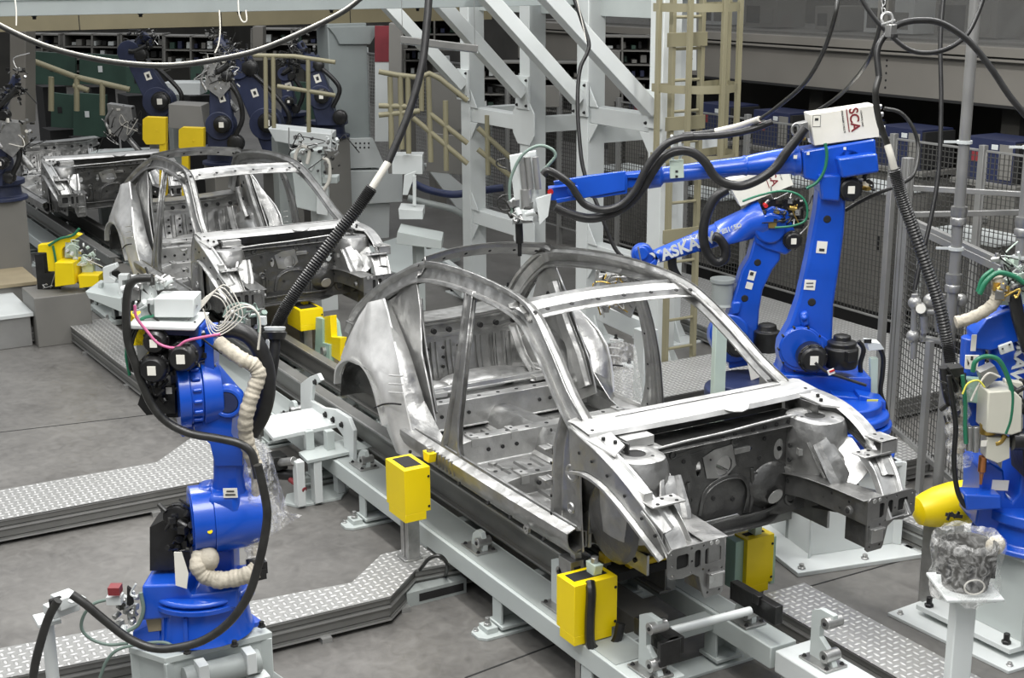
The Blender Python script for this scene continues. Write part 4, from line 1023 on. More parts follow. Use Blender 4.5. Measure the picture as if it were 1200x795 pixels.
slab(b, [(757, 201), (733, 203), (717, 208), (717, 222), (733, 219), (757, 216)], DA, .07); slab(b, [(758, 199), (733, 201), (733, 206), (758, 206)], DA, .12)
for o_ in (-.075, .075): slab(b, [(733, 200), (733, 223), (700, 229), (653, 238), (651, 233), (672, 229), (674, 214), (650, 217), (648, 212), (690, 205)], DA, .025, o_)
slab(b, [(733, 200), (733, 223), (700, 228), (690, 228), (690, 206)], DA, .15, 0)
disc(b, 672, 223, 7, DA, .08, .10)
build('wrist_fork', b, A, .006)
b = MB('blue'); slab(b, [(642, 218), (668, 215), (668, 232), (642, 232)], DA, .10); b.use('red'); disc(b, 645, 225, 3.5, DA, .05, .055); build('wrist', b, A, .012)
b = MB('black'); motor(b, 948, 415, 17, DA, .14, .16); build('shoulder_motor', b, A, .004)
b = MB('black'); mj = onp(985, 430, at(600, 300, DA)+NC*.12, NC); b.lathe(mj, (0, 0, 1), [(0, .10), (.03, .11), (.13, .11), (.14, .095), (.17, .095), (.18, .06), (.21, .055), (.215, .045)], 24); b.box(mj+V((.1, -.02, .1)), (.06, .08, .07)); build('swivel_motor', b, A, .004)
b = MB('black'); motor(b, 992, 219, 14, DA, .02, .13); b.box(onp(1010, 215, at(600, 300, DA), NC), (.06, .06, .05)); clutter(b, 1010, 215, 22, 14, DA, .0, 12, 3); build('elbow_motor', b, A, .004)
b = MB('label'); slab(b, [(942, 131), (1017, 120), (1021, 156), (947, 166)], DA, .20, -.02)
P_ = onp(999, 140, at(600, 300, DA)+NC*.082, NC); X_ = V((-NC.y, NC.x, 0)); dn = (onp(1001, 150, at(600, 300, DA), NC)-onp(999.5, 138, at(600, 300, DA), NC)).normalized()
up_ = V((0, 0, 1)); rt = dn; ut = NC.cross(rt)
b.use('maroon').text('SCA', .080, onp(1001, 140, at(600, 300, DA)+NC*.082, NC), rt, ut, .003, .0015)
b.box(onp(993.5, 141, at(600, 300, DA)+NC*.082, NC), (.15, .006, .003), X=rt, Y=ut, Z=NC)
b.use('ink')
b.text('NUTRUNNER 2 MULTI', .016, onp(988, 141, at(600, 300, DA)+NC*.082, NC), rt, ut, .002); b.text('CONTROL UNIT', .014, onp(1010, 139, at(600, 300, DA)+NC*.082, NC), rt, ut, .002)
for x, y, w_, h_ in ((957, 142, 9, 13),): plug(b, x, y, w_, h_, DA, .0815, th=.002)
b.use('label'); plug(b, 957, 142, 8, 12, DA, .083, th=.002); b.use('ink'); plug(b, 957, 140, 4, 3, DA, .0845, th=.002)
build('control_box', b, A, .006)
b = MB('midsteel'); slab(b, [(933, 143), (943, 141), (945, 160), (935, 160)], DA, .1); P0 = at(600, 300, DA); b.tube([onp(933+5*math.cos(a_/2), 152+7*math.sin(a_/2), P0+NC*.06, NC) for a_ in range(13)], .008, 6, 2)
b.use('brass'); plug(b, 940, 163, 8, 3, DA, .06)
for i, (x, y) in enumerate(((1024, 126), (1026, 135), (1024, 149), (1028, 151))): b.use('midsteel').cyl(onp(x-4, y, P0, NC), onp(x+9, y-1, P0, NC), .016)
build('connectors', b, A, .002)
b = MB('mint_pale'); plug(b, 793, 198, 16, 21, DA, .08, rot=.05, th=.02)
for z_ in (201, 207): b.use('ink'); plug(b, 793, z_, 3, 2.5, DA, .093)
b.use('whiter')
for x in (788, 797): RC(b, [(x, 188), (x, 174), (x-1, 158)], DA, .010, .06)
RC(b, [(787, 163), (799, 163)], DA, .012, .06); RC(b, [(787, 176), (799, 176)], DA, .012, .06); build('hose_clamp', b, A, .003)
b = MB('rubber')
RC(b, [(944, 150), (934, 163), (922, 178), (908, 197), (890, 210), (868, 218), (848, 214), (836, 205), (826, 190), (812, 179), (795, 177), (778, 184), (764, 202), (752, 222), (735, 240), (712, 252), (690, 256), (668, 251), (650, 243)], DA, .030, .12)
build('hose_bundle', b, A); b = MB('rubber'); RC(b, [(812, 160), (797, 162), (782, 168), (768, 182), (756, 200), (745, 222), (728, 240), (706, 246), (686, 240), (676, 228), (668, 216), (655, 206), (642, 200), (636, 205)], DA, .024, .17)
build('hose_bundle', b, A); b = MB('rubber'); RC(b, [(905, 143), (880, 152), (850, 158), (820, 160), (812, 160)], DA, .022, .15)
build('hose_bundle', b, A)
b = MB('hosegreen'); RC(b, [(967, 168), (969, 182), (966, 200), (957, 214), (945, 221)], DA, .010, .16); build('green_hose', b, A)
b = MB('whiter')   # tool on the wrist
slab(b, [(597, 182), (628, 176), (632, 230), (645, 232), (638, 258), (600, 262), (603, 236), (600, 210)], DA, .05, -.03)
b.use('alu')
for x in (611, 618, 627): RC(b, [(x, 184), (x+4, 222)], DA, .020, .03, n=12)
RC(b, [(616, 222), (618, 260)], DA, .035, .04, n=14); b.use('whiter'); plug(b, 617, 252, 15, 12, DA, .08, th=.04); slab(b, [(628, 232), (646, 226), (642, 252), (632, 262)], DA, .05, .06)
b.use('black'); RC(b, [(608, 262), (609, 285)], DA, .025, 0); RC(b, [(609, 285), (609, 300)], DA, .014, 0)
b.use('midsteel'); clutter(b, 612, 245, 30, 26, DA, .02, 16, 5, ('midsteel', 'whiter', 'cable')); build('tool_head', b, A, .003)
b = MB('hosegrey'); RC(b, [(600, 250), (597, 225), (600, 205), (612, 182), (630, 171), (645, 174), (651, 182), (644, 192), (634, 202)], DA, .010, .09)
b.use('cable'); build('tool_hoses', b, A); b = MB('cable'); RC(b, [(594, 198), (583, 194), (583, 188), (592, 186)], DA, .006, .05); build('tool_hoses', b, A); b = MB('cable'); RC(b, [(602, 246), (588, 246), (583, 236), (590, 229), (602, 229)], DA, .006, .05); build('tool_hoses', b, A)

b = MB('mint_pale'); slab(b, [(1018, 418), (1027, 418), (1026, 462), (1018, 460)], DA, .05, -.05); b.use('whiter'); slab(b, [(1011, 396), (1027, 398), (1032, 405), (1014, 407)], DA, .10, -.05); b.use('hole'); plug(b, 1017, 400, 9, 5, DA, .004); build('cable_bracket', b, A, .003)
b = MB('rubber'); RC(b, [(1006, 400), (1012, 410), (1008, 428), (1010, 445)], DA, .016, .02); build('hose_bundle', b, A)
b = MB('rubber'); RC(b, [(1030, 406), (1035, 420), (1034, 440), (1032, 460), (1038, 480), (1036, 500)], DA, .016, -.02); build('hose_bundle', b, A)
b = MB('cable'); RC(b, [(955, 425), (968, 436), (985, 442), (1003, 448), (1015, 452)], DA, .010, .3); b.use('label'); plug(b, 974, 436, 8, 6, DA, .33, rot=.4, th=.01); b.use('red'); plug(b, 975, 435, 6, 2, DA, .337, rot=.4); build('motor_cable', b, A)
# ---------- second robot behind (lettered forearm)
DB = 10.9
NB = NC
B = thing('welding_robot', 'blue robot with white lettering on its lowered forearm, behind the tall one', 'robot', tuple(on(880, 462, 'z', 0)), 'blue robots')
jb = at(880, 430, DB); jb.z = 0
b = MB('navy'); b.lathe(V((jb.x, jb.y, .0)), (0, 0, 1), [(0, .40), (.05, .40), (.06, .34), (.35, .33), (.38, .36), (.46, .36), (.47, .30), (.52, .30)], 30); build('base_cover', b, B, .01)
b = MB('blue'); disc(b, 854, 390, 27, DB, -.2, .08); disc(b, 854, 390, 23, DB, .08, .11)
slab(b, [(848, 372), (860, 352), (884, 352), (882, 395), (878, 420), (850, 425)], DB, .2, -.05); build('shoulder', b, B, .014)
b = MB('blue'); slab(b, [(845, 378), (857, 342), (865, 313), (874, 298), (880, 276), (912, 276), (910, 300), (901, 312), (890, 335), (886, 358), (884, 388), (868, 402), (850, 396)], DB, .16, 0)
b.use('hole'); disc(b, 887, 307, 5.5, DB, .05, .083); disc(b, 872, 349, 5.5, DB, .05, .083)
b.use('label'); plug(b, 881, 323, 8, 11, DB, .083, rot=-.25); plug(b, 878, 335, 8, 8, DB, .083, rot=-.25); b.use('ink'); plug(b, 881, 321, 4, 4, DB, .086, rot=-.25)
b.use('blue'); slab(b, [(857, 352), (868, 352), (866, 366), (856, 368)], DB, .06, .08); build('lower_arm', b, B, .016)
b = MB('blue'); slab(b, [(876, 246), (898, 235), (916, 240), (922, 258), (930, 278), (914, 292), (890, 285), (878, 278)], DB, .26, -.03); disc(b, 897, 262, 18, DB, -.1, .13); build('elbow_housing', b, B, .016)
P0 = at(600, 300, DB)
pA = onp(894, 256, P0, NB); pB = onp(768, 301, P0, NB); dd = pB-pA; Ld = dd.length
b = MB('blue'); b.lathe(pA, dd, [(0, .15), (.05, .15), (.12, .125), (.36, .10), (.37, .09), (Ld*.62, .082), (Ld*.63, .075), (Ld-.05, .06), (Ld, .055)], 28)
dn_ = dd.normalized(); ax_ = -dn_; ay_ = NB.cross(ax_)
surf = lambda f, o_: pA+dd*f+NB*o_
b.use('whiter').text('YASKAWA', .125, surf(.70, .092)+ay_*.010, ax_, ay_, .004, .004)
b.text('MOTOMAN', .038, surf(.62, .086)+ay_*.066-NB*.012, ax_, ay_, .004, .001); b.text('ES165D', .05, surf(.30, .122)+ay_*.035, ax_, ay_, .004, .002)
build('forearm', b, B, .003)
b = MB('blue'); disc(b, 752, 297, 13, DB, -.03, .07); slab(b, [(745, 300), (757, 308), (768, 300), (764, 292), (772, 295), (768, 308), (760, 320), (742, 314)], DB, .10, .05); disc(b, 751, 296, 8, DB, .07, .12); build('wrist', b, B, .008)
b = MB('brass'); RC(b, [(742, 316), (738, 330), (735, 345)], DB, .04, .02, n=12); clutter(b, 742, 330, 22, 22, DB, 0, 10, 9, ('midsteel', 'brass', 'whiter')); build('tool_head', b, B)
b = MB('label'); slab(b, [(849, 209), (916, 190), (925, 213), (864, 238)], DB, .16, -.02)
rt = (onp(910, 216, P0, NB)-onp(904, 198, P0, NB)).normalized(); ut = NB.cross(rt)
b.use('maroon').text('SCA', .080, onp(905, 207, P0+NB*.061, NB), rt, ut, .003, .0015); b.box(onp(898, 210, P0+NB*.061, NB), (.15, .006, .003), X=rt, Y=ut, Z=NB)
b.use('ink').text('CONTROL UNIT', .014, onp(914, 204, P0+NB*.061, NB), rt, ut, .002); build('control_box', b, B, .005)
b = MB('black'); clutter(b, 920, 248, 52, 36, DB, .06, 46, 12, ('black', 'black', 'midsteel', 'brass', 'cable'), r=.005); b.use('black'); plug(b, 916, 250, 48, 34, DB, .05, th=.08); b.use('red'); disc(b, 896, 240, 2.4, DB, .1, .16); b.use('brass'); plug(b, 905, 264, 9, 6, DB, .14, th=.03); build('valve_block', b, B)
b = MB('black'); motor(b, 926, 279, 11, DB, .02, .14); build('elbow_motor', b, B, .003)
b = MB('black'); motor(b, 862, 400, 15, DB, .10, .16); build('shoulder_motor', b, B, .003)
b = MB('black'); mj = onp(898, 411, P0+NB*.1, NB); b.lathe(mj, (0, 0, 1), [(0, .10), (.03, .105), (.16, .105), (.17, .08), (.21, .07), (.22, .05)], 22); build('swivel_motor', b, B, .003)
b = MB('cable'); mj = onp(846, 358, P0, NB); b.use('grey').lathe(mj, (0, 0, 1), [(0, .10), (.02, .085), (.18, .085), (.19, .10), (.22, .10)], 20); build('wrapped_motor', b, B, .003)
b = MB('label'); slab(b, [(876, 426), (889, 420), (895, 440), (880, 446)], DB, .004, .24); build('paper_tag', b, B)
b = MB('rubber'); RC(b, [(852, 222), (838, 232), (828, 252), (824, 275), (828, 295), (838, 307), (848, 304), (850, 292), (843, 280), (836, 277)], DB, .038, .14); build('hose_bundle', b, B); b = MB('rubber'); RC(b, [(788, 292), (788, 312), (794, 325), (800, 330)], DB, .036, .0); build('hose_bundle', b, B)
b = MB('hosegreen'); RC(b, [(870, 236), (890, 229), (915, 224), (935, 228), (945, 240), (944, 258), (928, 265), (908, 267)], DB, .009, .17); build('green_hose', b, B)

# ---------- left foreground robot
_j = on(240, 735, 'z', .46)
DLr = (_j-CP).dot(NC)/ray(600, 300).dot(NC)

Lr = thing('welding_robot', 'nearest blue robot at the left, folded up, with black motors and beige wrapped hoses', 'robot', (-.62, -2.45, 0), 'blue robots')
NL = NC; P0 = at(600, 300, DLr)
cb_ = on(238, 757, 'z', .44); J1 = V((-.68, -2.44, .44))
b = MB('white'); zt = .44
corn = [on(x, y, 'z', zt) for x, y in ((176, 757), (196, 772), (320, 745), (300, 725))]
corn = [on(x, y, 'z', zt) for x, y in ((150, 758), (193, 772), (319, 741), (292, 722))]
b.prism(corn, (0, 0, -.035)); cc = sum(corn, V((0, 0, 0)))/4
inn = [cc+(p-cc)*.9 for p in corn]
b.loft([[V((p.x, p.y, .02)) for p in inn], [V((p.x, p.y, zt-.03)) for p in inn]])
b.prism([V((p.x, p.y, 0)) for p in [cc+(p-cc)*1.25 for p in corn]], (0, 0, .02))
for p in inn: b.bar(V((p.x, p.y, .02)), V((p.x, p.y, zt-.03)), .02, .06, up=(p-cc))
q1, q2 = inn[1], inn[2]; dq = (q2-q1).normalized(); nq = V((dq.y, -dq.x, 0))
b.prism([V((q2.x, q2.y, .02)), V((q2.x, q2.y, .25)), V((q2.x, q2.y, .02))+dq*.22], nq*.012)
build('pedestal', b, Lr, .004)
b = MB('hosegrey'); mid = q1*.45+q2*.55+nq*.06; b.use('grey').cyl(V((mid.x, mid.y, .33))-dq*.22, V((mid.x, mid.y, .33))+dq*.16, .06, n=20)
b.use('whiter')
for f in (-.14, .1): b.box(V((mid.x, mid.y, .36))+dq*f+nq*.03, (.05, .09, .11), X=dq, Y=nq)
b.use('maroon').box(V((mid.x, mid.y, .20))-dq*.14+nq*.03, (.08, .07, .07), X=dq, Y=nq)
b.use('whiter').cyl(V((mid.x, mid.y, .20))-dq*.04+nq*.03, V((mid.x, mid.y, .33))-dq*.04+nq*.03, .026); b.box(V((mid.x, mid.y, .21))+dq*.14+nq*.03, (.10, .08, .12), X=dq, Y=nq); b.box(V((mid.x, mid.y, .16))+dq*.05+nq*.03, (.10, .06, .08), X=dq, Y=nq)
b.use('midsteel').cyl(V((mid.x, mid.y, .20))-dq*.2+nq*.03, V((mid.x, mid.y, .20))+dq*.25+nq*.03, .018); build('air_unit', b, Lr, .003)
jc = on(240, 735, 'z', zt+.02); jc.z = zt
b = MB('blue'); b.prism([V((p.x, p.y, zt)) for p in [V((jc.x, jc.y, zt))+(p-cc)*.86 for p in corn]], (0, 0, .025))
b.lathe(jc, (0, 0, 1), [(.02, .25), (.05, .235), (.19, .22), (.20, .26), (.225, .26), (.23, .20)], 36)
slab(b, [(170, 716), (200, 703), (202, 752), (172, 756)], DLr, .24, .03)
for a_ in (.2, 1.0, -.6, 3.4, 4.1): hexbolt(b, jc+V((.29*math.cos(a_), .29*math.sin(a_), .025)), r=.014, l=.03)
b.use('wood'); plug(b, 181, 731, 19, 21, DLr, .152, rot=.12); b.use('blue')
for a_ in (3.6, 4.3, 5.0, 5.6): d = V((math.cos(a_), math.sin(a_), 0)); b.bar(jc+d*.235+V((0, 0, .03)), jc+d*.225+V((0, 0, .18)), .02, .02, up=d)
build('base', b, Lr, .008)
b = MB('blue'); b.lathe(jc+V((0, 0, .235)), (0, 0, 1), [(0, .255), (.025, .255), (.03, .22)], 36)
slab(b, [(184, 657), (232, 655), (240, 668), (292, 660), (292, 682), (236, 692), (184, 697)], DLr, .30, .04); slab(b, [(246, 600), (280, 600), (282, 690), (246, 690)], DLr, .16, -.08); build('swivel', b, Lr, .012)
# shoulder joint: its axis runs left-right in view
SX = V((-.5, -.866, 0)); SX = (SX+NC*.35).normalized()
sc_ = onp(272, 603, P0, NL)
b = MB('blue'); b.cyl(sc_+SX*.20, sc_+SX*.10, .165, n=32); b.cyl(sc_+SX*.10, sc_-SX*.13, .175, .165, n=32); b.cyl(sc_+SX*.205, sc_+SX*.20, .13, n=28)
b.use('yellow').cyl(onp(246, 623, P0+NC*.18, NL), onp(246, 623, P0+NC*.2, NL), .013)
build('shoulder', b, Lr, .012)
b = MB('blue')
slab(b, [(257, 496), (294, 515), (291, 545), (297, 575), (300, 610), (250, 600), (252, 578), (257, 548)], DLr, .17, 0)
slab(b, [(254, 563), (288, 560), (292, 600), (250, 604)], DLr, .22, .04)
b.use('label'); plug(b, 270, 578, 17, 12, DLr, .152, rot=.02); b.use('ink'); plug(b, 270, 576, 9, 1.5, DLr, .155); plug(b, 270, 580, 12, 1.5, DLr, .155)
b.use('blue'); slab(b, [(234, 562), (256, 558), (256, 580), (230, 582)], DLr, .14, .02); build('lower_arm', b, Lr, .03)
# elbow drum: axis towards the left of view
ec = onp(250, 458, P0, NL)
b = MB('blue'); b.cyl(ec+SX*.175, ec+SX*.12, .165, n=36); b.cyl(ec+SX*.12, ec+SX*.06, .148, n=36); b.cyl(ec+SX*.06, ec-SX*.03, .162, .15, n=36); b.box(ec+SX*.14+V((0, 0, -.17)), (.06, .06, .07))
b.use('hole')
a1, a2, _ = frame(SX)
b.use('blue')
for i in range(18):
    q = ec+SX*.09+(a1*math.cos(2*PI*i/18)+a2*math.sin(2*PI*i/18))*.155; b.cyl(q-SX*.02, q+SX*.02, .010, n=8)
build('elbow_drum', b, Lr, .006)
b = MB('blue')
hs = [(240, 432), (256, 426), (268, 440), (281, 455), (282, 470), (280, 492), (293, 515), (293, 530), (262, 530), (256, 505), (238, 488)]
slab(b, hs, DLr, .20, .0)
e2 = onp(267, 471, P0+NL*.10, NL); b.lathe(e2-NL*.02, NL, [(0, .085), (.03, .082), (.045, .07), (.045, .055), (.0, .045)], 28)
b.use('hole'); b.use('navy').lathe(e2+NL*.018, NL, [(0, .052), (.003, .050)], 24)
b.use('blue'); slab(b, [(246, 378), (256, 378), (257, 430), (246, 432)], DLr, .12, .02); slab(b, [(229, 376), (243, 374), (243, 398), (230, 396)], DLr, .14, .05)
build('elbow_housing', b, Lr, .022)
b = MB('navy'); slab(b, [(204, 368), (244, 368), (243, 380), (206, 378)], DLr, .24, .04); b.use('whiter'); slab(b, [(168, 363), (246, 366), (244, 370), (172, 368)], DLr, .30, .04); build('mounting_plate', b, Lr, .005)
b = MB('whiter'); slab(b, [(190, 341), (236, 341), (236, 363), (190, 363)], DLr, .16, .02); build('connector_box', b, Lr, .005)
b = MB('whiter'); slab(b, [(172, 322), (180, 328), (190, 366), (171, 364)], DLr, .10, .0); b.use('midsteel'); slab(b, [(158, 330), (172, 328), (171, 345), (160, 346)], DLr, .12, .0); clutter(b, 166, 345, 22, 36, DLr, .0, 18, 21, ('midsteel', 'whiter', 'cable')); clutter(b, 190, 330, 30, 12, DLr, -.05, 10, 22, ('midsteel', 'whiter')); build('wire_bracket', b, Lr, .002)
b = MB('yellow'); slab(b, [(153, 357), (160, 360), (178, 380), (180, 398), (162, 398), (156, 375)], DLr, .12, -.10); build('yellow_guard', b, Lr, .003)
b = MB('black'); motor(b, 192, 390, 15, DLr, .02, .20); build('wrist_motor', b, Lr, .003)
b = MB('black'); motor(b, 190, 421, 17.5, DLr, .04, .20); build('wrist_motor', b, Lr, .003)
b = MB('black'); motor(b, 223, 408, 17.5, DLr, .04, .20); build('wrist_motor', b, Lr, .003)
b = MB('black'); slab(b, [(178, 442), (214, 440), (215, 472), (182, 474), (172, 462)], DLr, .17, .02); b.use('label'); plug(b, 198, 458, 7, 8, DLr, .108); b.use('black'); clutter(b, 185, 455, 26, 20, DLr, .08, 10, 23, ('black',)); b.use('hole'); slab(b, [(200, 474), (216, 472), (216, 482), (200, 482)], DLr, .1, .02); build('drive_motor', b, Lr, .006)
b = MB('black'); clutter(b, 205, 430, 76, 80, DLr, .02, 60, 24, ('black', 'cable', 'midsteel', 'hosewhite'), r=.005); slab(b, [(165, 368), (245, 370), (250, 425), (212, 432), (170, 432)], DLr, .12, -.10); build('cable_harness', b, Lr)
b = MB('black'); slab(b, [(186, 602), (205, 592), (232, 592), (232, 650), (186, 652)], DLr, .18, -.02); motor(b, 210, 603, 17, DLr, .05, .06, lab=False); clutter(b, 210, 620, 40, 50, DLr, .07, 24, 31, ('black', 'black', 'cable')); b.use('label'); plug(b, 223, 617, 11, 5, DLr, .12, rot=.1); b.use('red'); plug(b, 224, 616, 6, 2, DLr, .124, rot=.1); build('shoulder_motor', b, Lr, .005)
b = MB('wrap')
rnd = random.Random(3)
wr = lambda u: .035*(1+.13*math.sin(u*60)+.07*math.sin(u*133+1))
b.tube([onp(x, y, P0+NL*o_, NL) for x, y, o_ in ((256, 402, .06), (270, 412, .10), (285, 422, .13), (297, 428, .12), (303, 440, .12), (298, 455, .13), (293, 470, .14), (288, 490, .14), (288, 510, .12), (293, 530, .10), (299, 545, .08))], .03, 10, 12, rad=lambda u: .036*(1+.05*math.sin(u*70)+.05*math.sin(u*160)))
build('cloth_hose_cover', b, Lr); b = MB('wrap'); b.tube([onp(x, y, P0+NL*o_, NL) for x, y, o_ in ((236, 650, .16), (232, 662, .2), (240, 674, .2), (256, 680, .2), (275, 678, .2), (290, 674, .2), (300, 668, .18))], .03, 10, 12, rad=lambda u: .042*(1+.05*math.sin(u*40)+.04*math.sin(u*110)))
b.sphere(onp(243, 655, P0+NL*.16, NL), .07, 1, .8, .9); build('cloth_hose_cover', b, Lr)
b = MB('film'); b.tube([onp(x, y, P0+NL*o_, NL) for x, y, o_ in ((299, 545, .08), (301, 580, .06), (302, 610, .05), (300, 640, .06), (300, 668, .1))], .03, 12, 10, rad=lambda u: .05*(1+.15*math.sin(u*50)))
b.use('wrap').tube([onp(x, y, P0+NL*o_, NL) for x, y, o_ in ((299, 545, .07), (300, 600, .05), (299, 668, .08))], .022, 8, 6)
b.use('black').box(onp(301, 664, P0+NL*.14, NL), (.08, .08, .06)); b.box(onp(303, 672, P0+NL*.16, NL), (.06, .06, .05)); build('wrapped_cable_run', b, Lr)
b = MB('label'); slab(b, [(204, 647), (213, 647), (221, 672), (219, 690), (206, 686)], DLr, .004, .24); build('paper_tag', b, Lr)
b = MB('cable')
RC(b, [(178, 326), (158, 328), (150, 342), (148, 370), (150, 400), (158, 425), (166, 448), (178, 475), (196, 495), (222, 508), (255, 514), (280, 520), (294, 530), (299, 545), (302, 560)], DLr, .020, .2)
build('power_cable', b, Lr); b = MB('cable'); RC(b, [(302, 545), (308, 570), (313, 600), (310, 630), (302, 665), (290, 700), (268, 730), (240, 750), (210, 759), (180, 760), (150, 748), (120, 725), (100, 708), (84, 697)], DLr, .021, .40)
build('power_cable', b, Lr); b = MB('cable'); RC(b, [(68, 704), (58, 722), (50, 745), (42, 775), (38, 800)], DLr, .021, .40)
build('power_cable', b, Lr)
b = MB('rubber'); RC(b, [(258, 386), (280, 388), (298, 400), (310, 425), (313, 455), (307, 485), (294, 508)], DLr, .042, -.02, n=14); build('hose_bundle', b, Lr)
b = MB('pink'); RC(b, [(158, 358), (160, 372), (172, 388), (186, 403), (205, 408), (218, 400), (240, 395), (258, 392)], DLr, .007, .22); build('pink_cable', b, Lr)
b = MB('hosewhite')
for k in range(5): RC(b, [(236, 353+2*k), (246+4*k, 346-3*k), (260+5*k, 352+k), (266+4*k, 368+2*k), (258-2*k, 382+3*k), (246-2*k, 378-4*k)], DLr, .003, .05+.02*k)
for k in range(2): RC(b, [(262, 372+6*k), (272, 362+5*k), (285+4*k, 357+3*k), (298+3*k, 362+4*k), (305, 380), (303-k, 410)], DLr, .004, .04+.02*k)
build('thin_wires', b, Lr); b = MB('hosegreen'); RC(b, [(152, 440), (148, 415), (152, 395), (165, 375), (180, 370)], DLr, .008, .1)
build('green_hose', b, Lr); b = MB('cable')
b.use('cable'); 
for k in range(3): RC(b, [(158+3*k, 380), (150+3*k, 400), (152, 425+3*k), (162, 435), (175, 428), (186, 425)], DLr, .006, .12+.02*k)
build('thin_wires', b, Lr)
b = MB('hosegrey')
RC(b, [(131, 702), (110, 708), (98, 722), (96, 738), (108, 750), (128, 756), (150, 754)], DLr, .008, .2); build('green_hose', b, Lr); b = MB('hosegrey'); RC(b, [(165, 695), (168, 715), (162, 732), (150, 740)], DLr, .010, .2)
build('green_hose', b, Lr); b = MB('hosegrey'); RC(b, [(117, 795), (125, 775), (138, 762), (160, 756), (190, 753), (205, 760), (215, 778)], DLr, .008, .22); build('green_hose', b, Lr)
b = MB('midsteel'); b.use('maroon'); plug(b, 135, 691, 14, 10, DLr, .2, th=.06); b.use('whiter'); plug(b, 135, 702, 18, 10, DLr, .18, th=.06); b.use('midsteel'); clutter(b, 150, 715, 26, 40, DLr, .10, 20, 41, ('midsteel', 'midsteel', 'cable', 'whiter')); b.use('wood'); RC(b, [(168, 700), (192, 692)], DLr, .022, .12); b.use('hole'); slab(b, [(150, 686), (155, 690), (158, 712), (150, 708)], DLr, .02, .14); build('valve_unit', b, Lr, .002)

# ---------- right edge robot with dispensing gun
DC = 7.3
C_ = thing('welding_robot', 'blue robot cut by the right edge, with beige dispensing gun and copper nozzle', 'robot', (1.0, 1.75, 0), 'blue robots')
P0 = at(600, 300, DC)
b = MB('whiter'); cc = V((1.02, 1.72, 0))
b.prism([(.40, 1.24, 0), (1.24, 1.285, 0), (1.30, 2.2, 0), (.35, 2.15, 0)], (0, 0, .02)); b.prism([(.50, 1.36, .055), (1.16, 1.38, .055), (1.2, 2.1, .055), (.48, 2.05, .055)], (0, 0, .03))
for x, y in ((.56, 1.40), (1.10, 1.42), (.56, 1.95)): hexbolt(b, (x, y, .085), r=.018, l=.06, mat='black')
for x, y in ((.45, 1.29), (.85, 1.31), (1.2, 1.34)): hexbolt(b, (x, y, .02), r=.014, l=.02, mat='midsteel')
build('base_plate', b, C_, .004)
b = MB('white'); b.loft([[(.72, 1.50, .085), (1.14, 1.50, .085), (1.14, 2.0, .085), (.72, 2.0, .085)], [(.74, 1.52, .56), (1.12, 1.52, .56), (1.12, 1.98, .56), (.74, 1.98, .56)]]); b.lo((.68, 1.48, .55), (1.2, 2.05, .575))
for q in ((.72, 1.50), (1.14, 1.50)): b.bar((q[0], q[1], .09), (q[0], q[1], .55), .014, .12, up=(q[0]-.93, q[1]-1.75, 0))
build('pedestal', b, C_, .004)
jc = V((.95, 1.76, .575)); b = MB('blue'); b.lathe(jc, (0, 0, 1), [(0, .34), (.03, .34), (.04, .29), (.14, .27), (.16, .31), (.22, .31), (.22, .24)], 36); build('base', b, C_, .008)
b = MB('blue')
slab(b, [(1123, 592), (1128, 560), (1128, 528), (1138, 520), (1155, 530), (1158, 560), (1165, 566), (1172, 556), (1176, 520), (1190, 480), (1200, 520), (1230, 560), (1230, 612), (1130, 600)], DC, .30, -.05)
slab(b, [(1122, 570), (1165, 572), (1166, 588), (1124, 590)], DC, .12, .14)
b.use('label'); plug(b, 1172, 569, 20, 13, DC, .102, rot=-.05); build('swivel', b, C_, .012)
b = MB('blue'); slab(b, [(1160, 350), (1200, 330), (1240, 340), (1236, 520), (1176, 520), (1164, 430)], DC, .20, -.12)
disc(b, 1205, 470, 36, DC, -.1, .05)
b.use('whiter'); rt = (onp(1188, 440, P0, NC)-onp(1198, 400, P0, NC)).normalized(); ut = NC.cross(rt); b.text('YASKAWA', .10, onp(1194, 418, P0+NC*.0, NC), rt, ut, .05, .003)
build('lower_arm', b, C_, .012)
b = MB('blue'); RC(b, [(1141, 395), (1139, 430), (1138, 500)], DC, .065, -.04, n=20); RC(b, [(1172, 372), (1176, 420), (1182, 460)], DC, .075, -.05, n=20); slab(b, [(1132, 384), (1145, 366), (1200, 345), (1200, 385), (1150, 402), (1133, 400)], DC, .16, -.04)
b.use('label'); plug(b, 1141, 402, 6, 20, DC, .045); b.use('whiter'); plug(b, 1179, 408, 17, 12, DC, .09, rot=.35, th=.02); b.use('ink'); plug(b, 1183, 404, 2, 2, DC, .11); plug(b, 1175, 409, 2, 2, DC, .11); build('upper_arm', b, C_, .006)
b = MB('cream'); slab(b, [(1145, 448), (1174, 446), (1184, 456), (1184, 494), (1172, 498), (1143, 495)], DC, .18, .16); slab(b, [(1174, 442), (1196, 446), (1196, 500), (1174, 505)], DC, .05, .05); build('gun_body', b, C_, .008)
b = MB('cream'); slab(b, [(1150, 506), (1176, 506), (1176, 530), (1162, 536), (1148, 530)], DC, .10, .16); b.use('brass'); RC(b, [(1158, 496), (1158, 508)], DC, .045, .16, n=16); b.use('midsteel'); RC(b, [(1136, 500), (1136, 528)], DC, .02, .18); RC(b, [(1144, 500), (1143, 530)], DC, .018, .2)
b.use('label'); plug(b, 1153, 520, 7, 7, DC, .212); b.use('brass'); RC(b, [(1178, 510), (1172, 518), (1166, 520)], DC, .016, .2); build('gun_nozzle_block', b, C_, .004)
b = MB('copper'); p1 = onp(1152, 535, P0+NC*.16, NC); b.lathe(p1, (0, 0, -1), [(0, .022), (.085, .022), (.09, .016), (.10, .012), (.16, .007)], 18); build('copper_nozzle', b, C_)
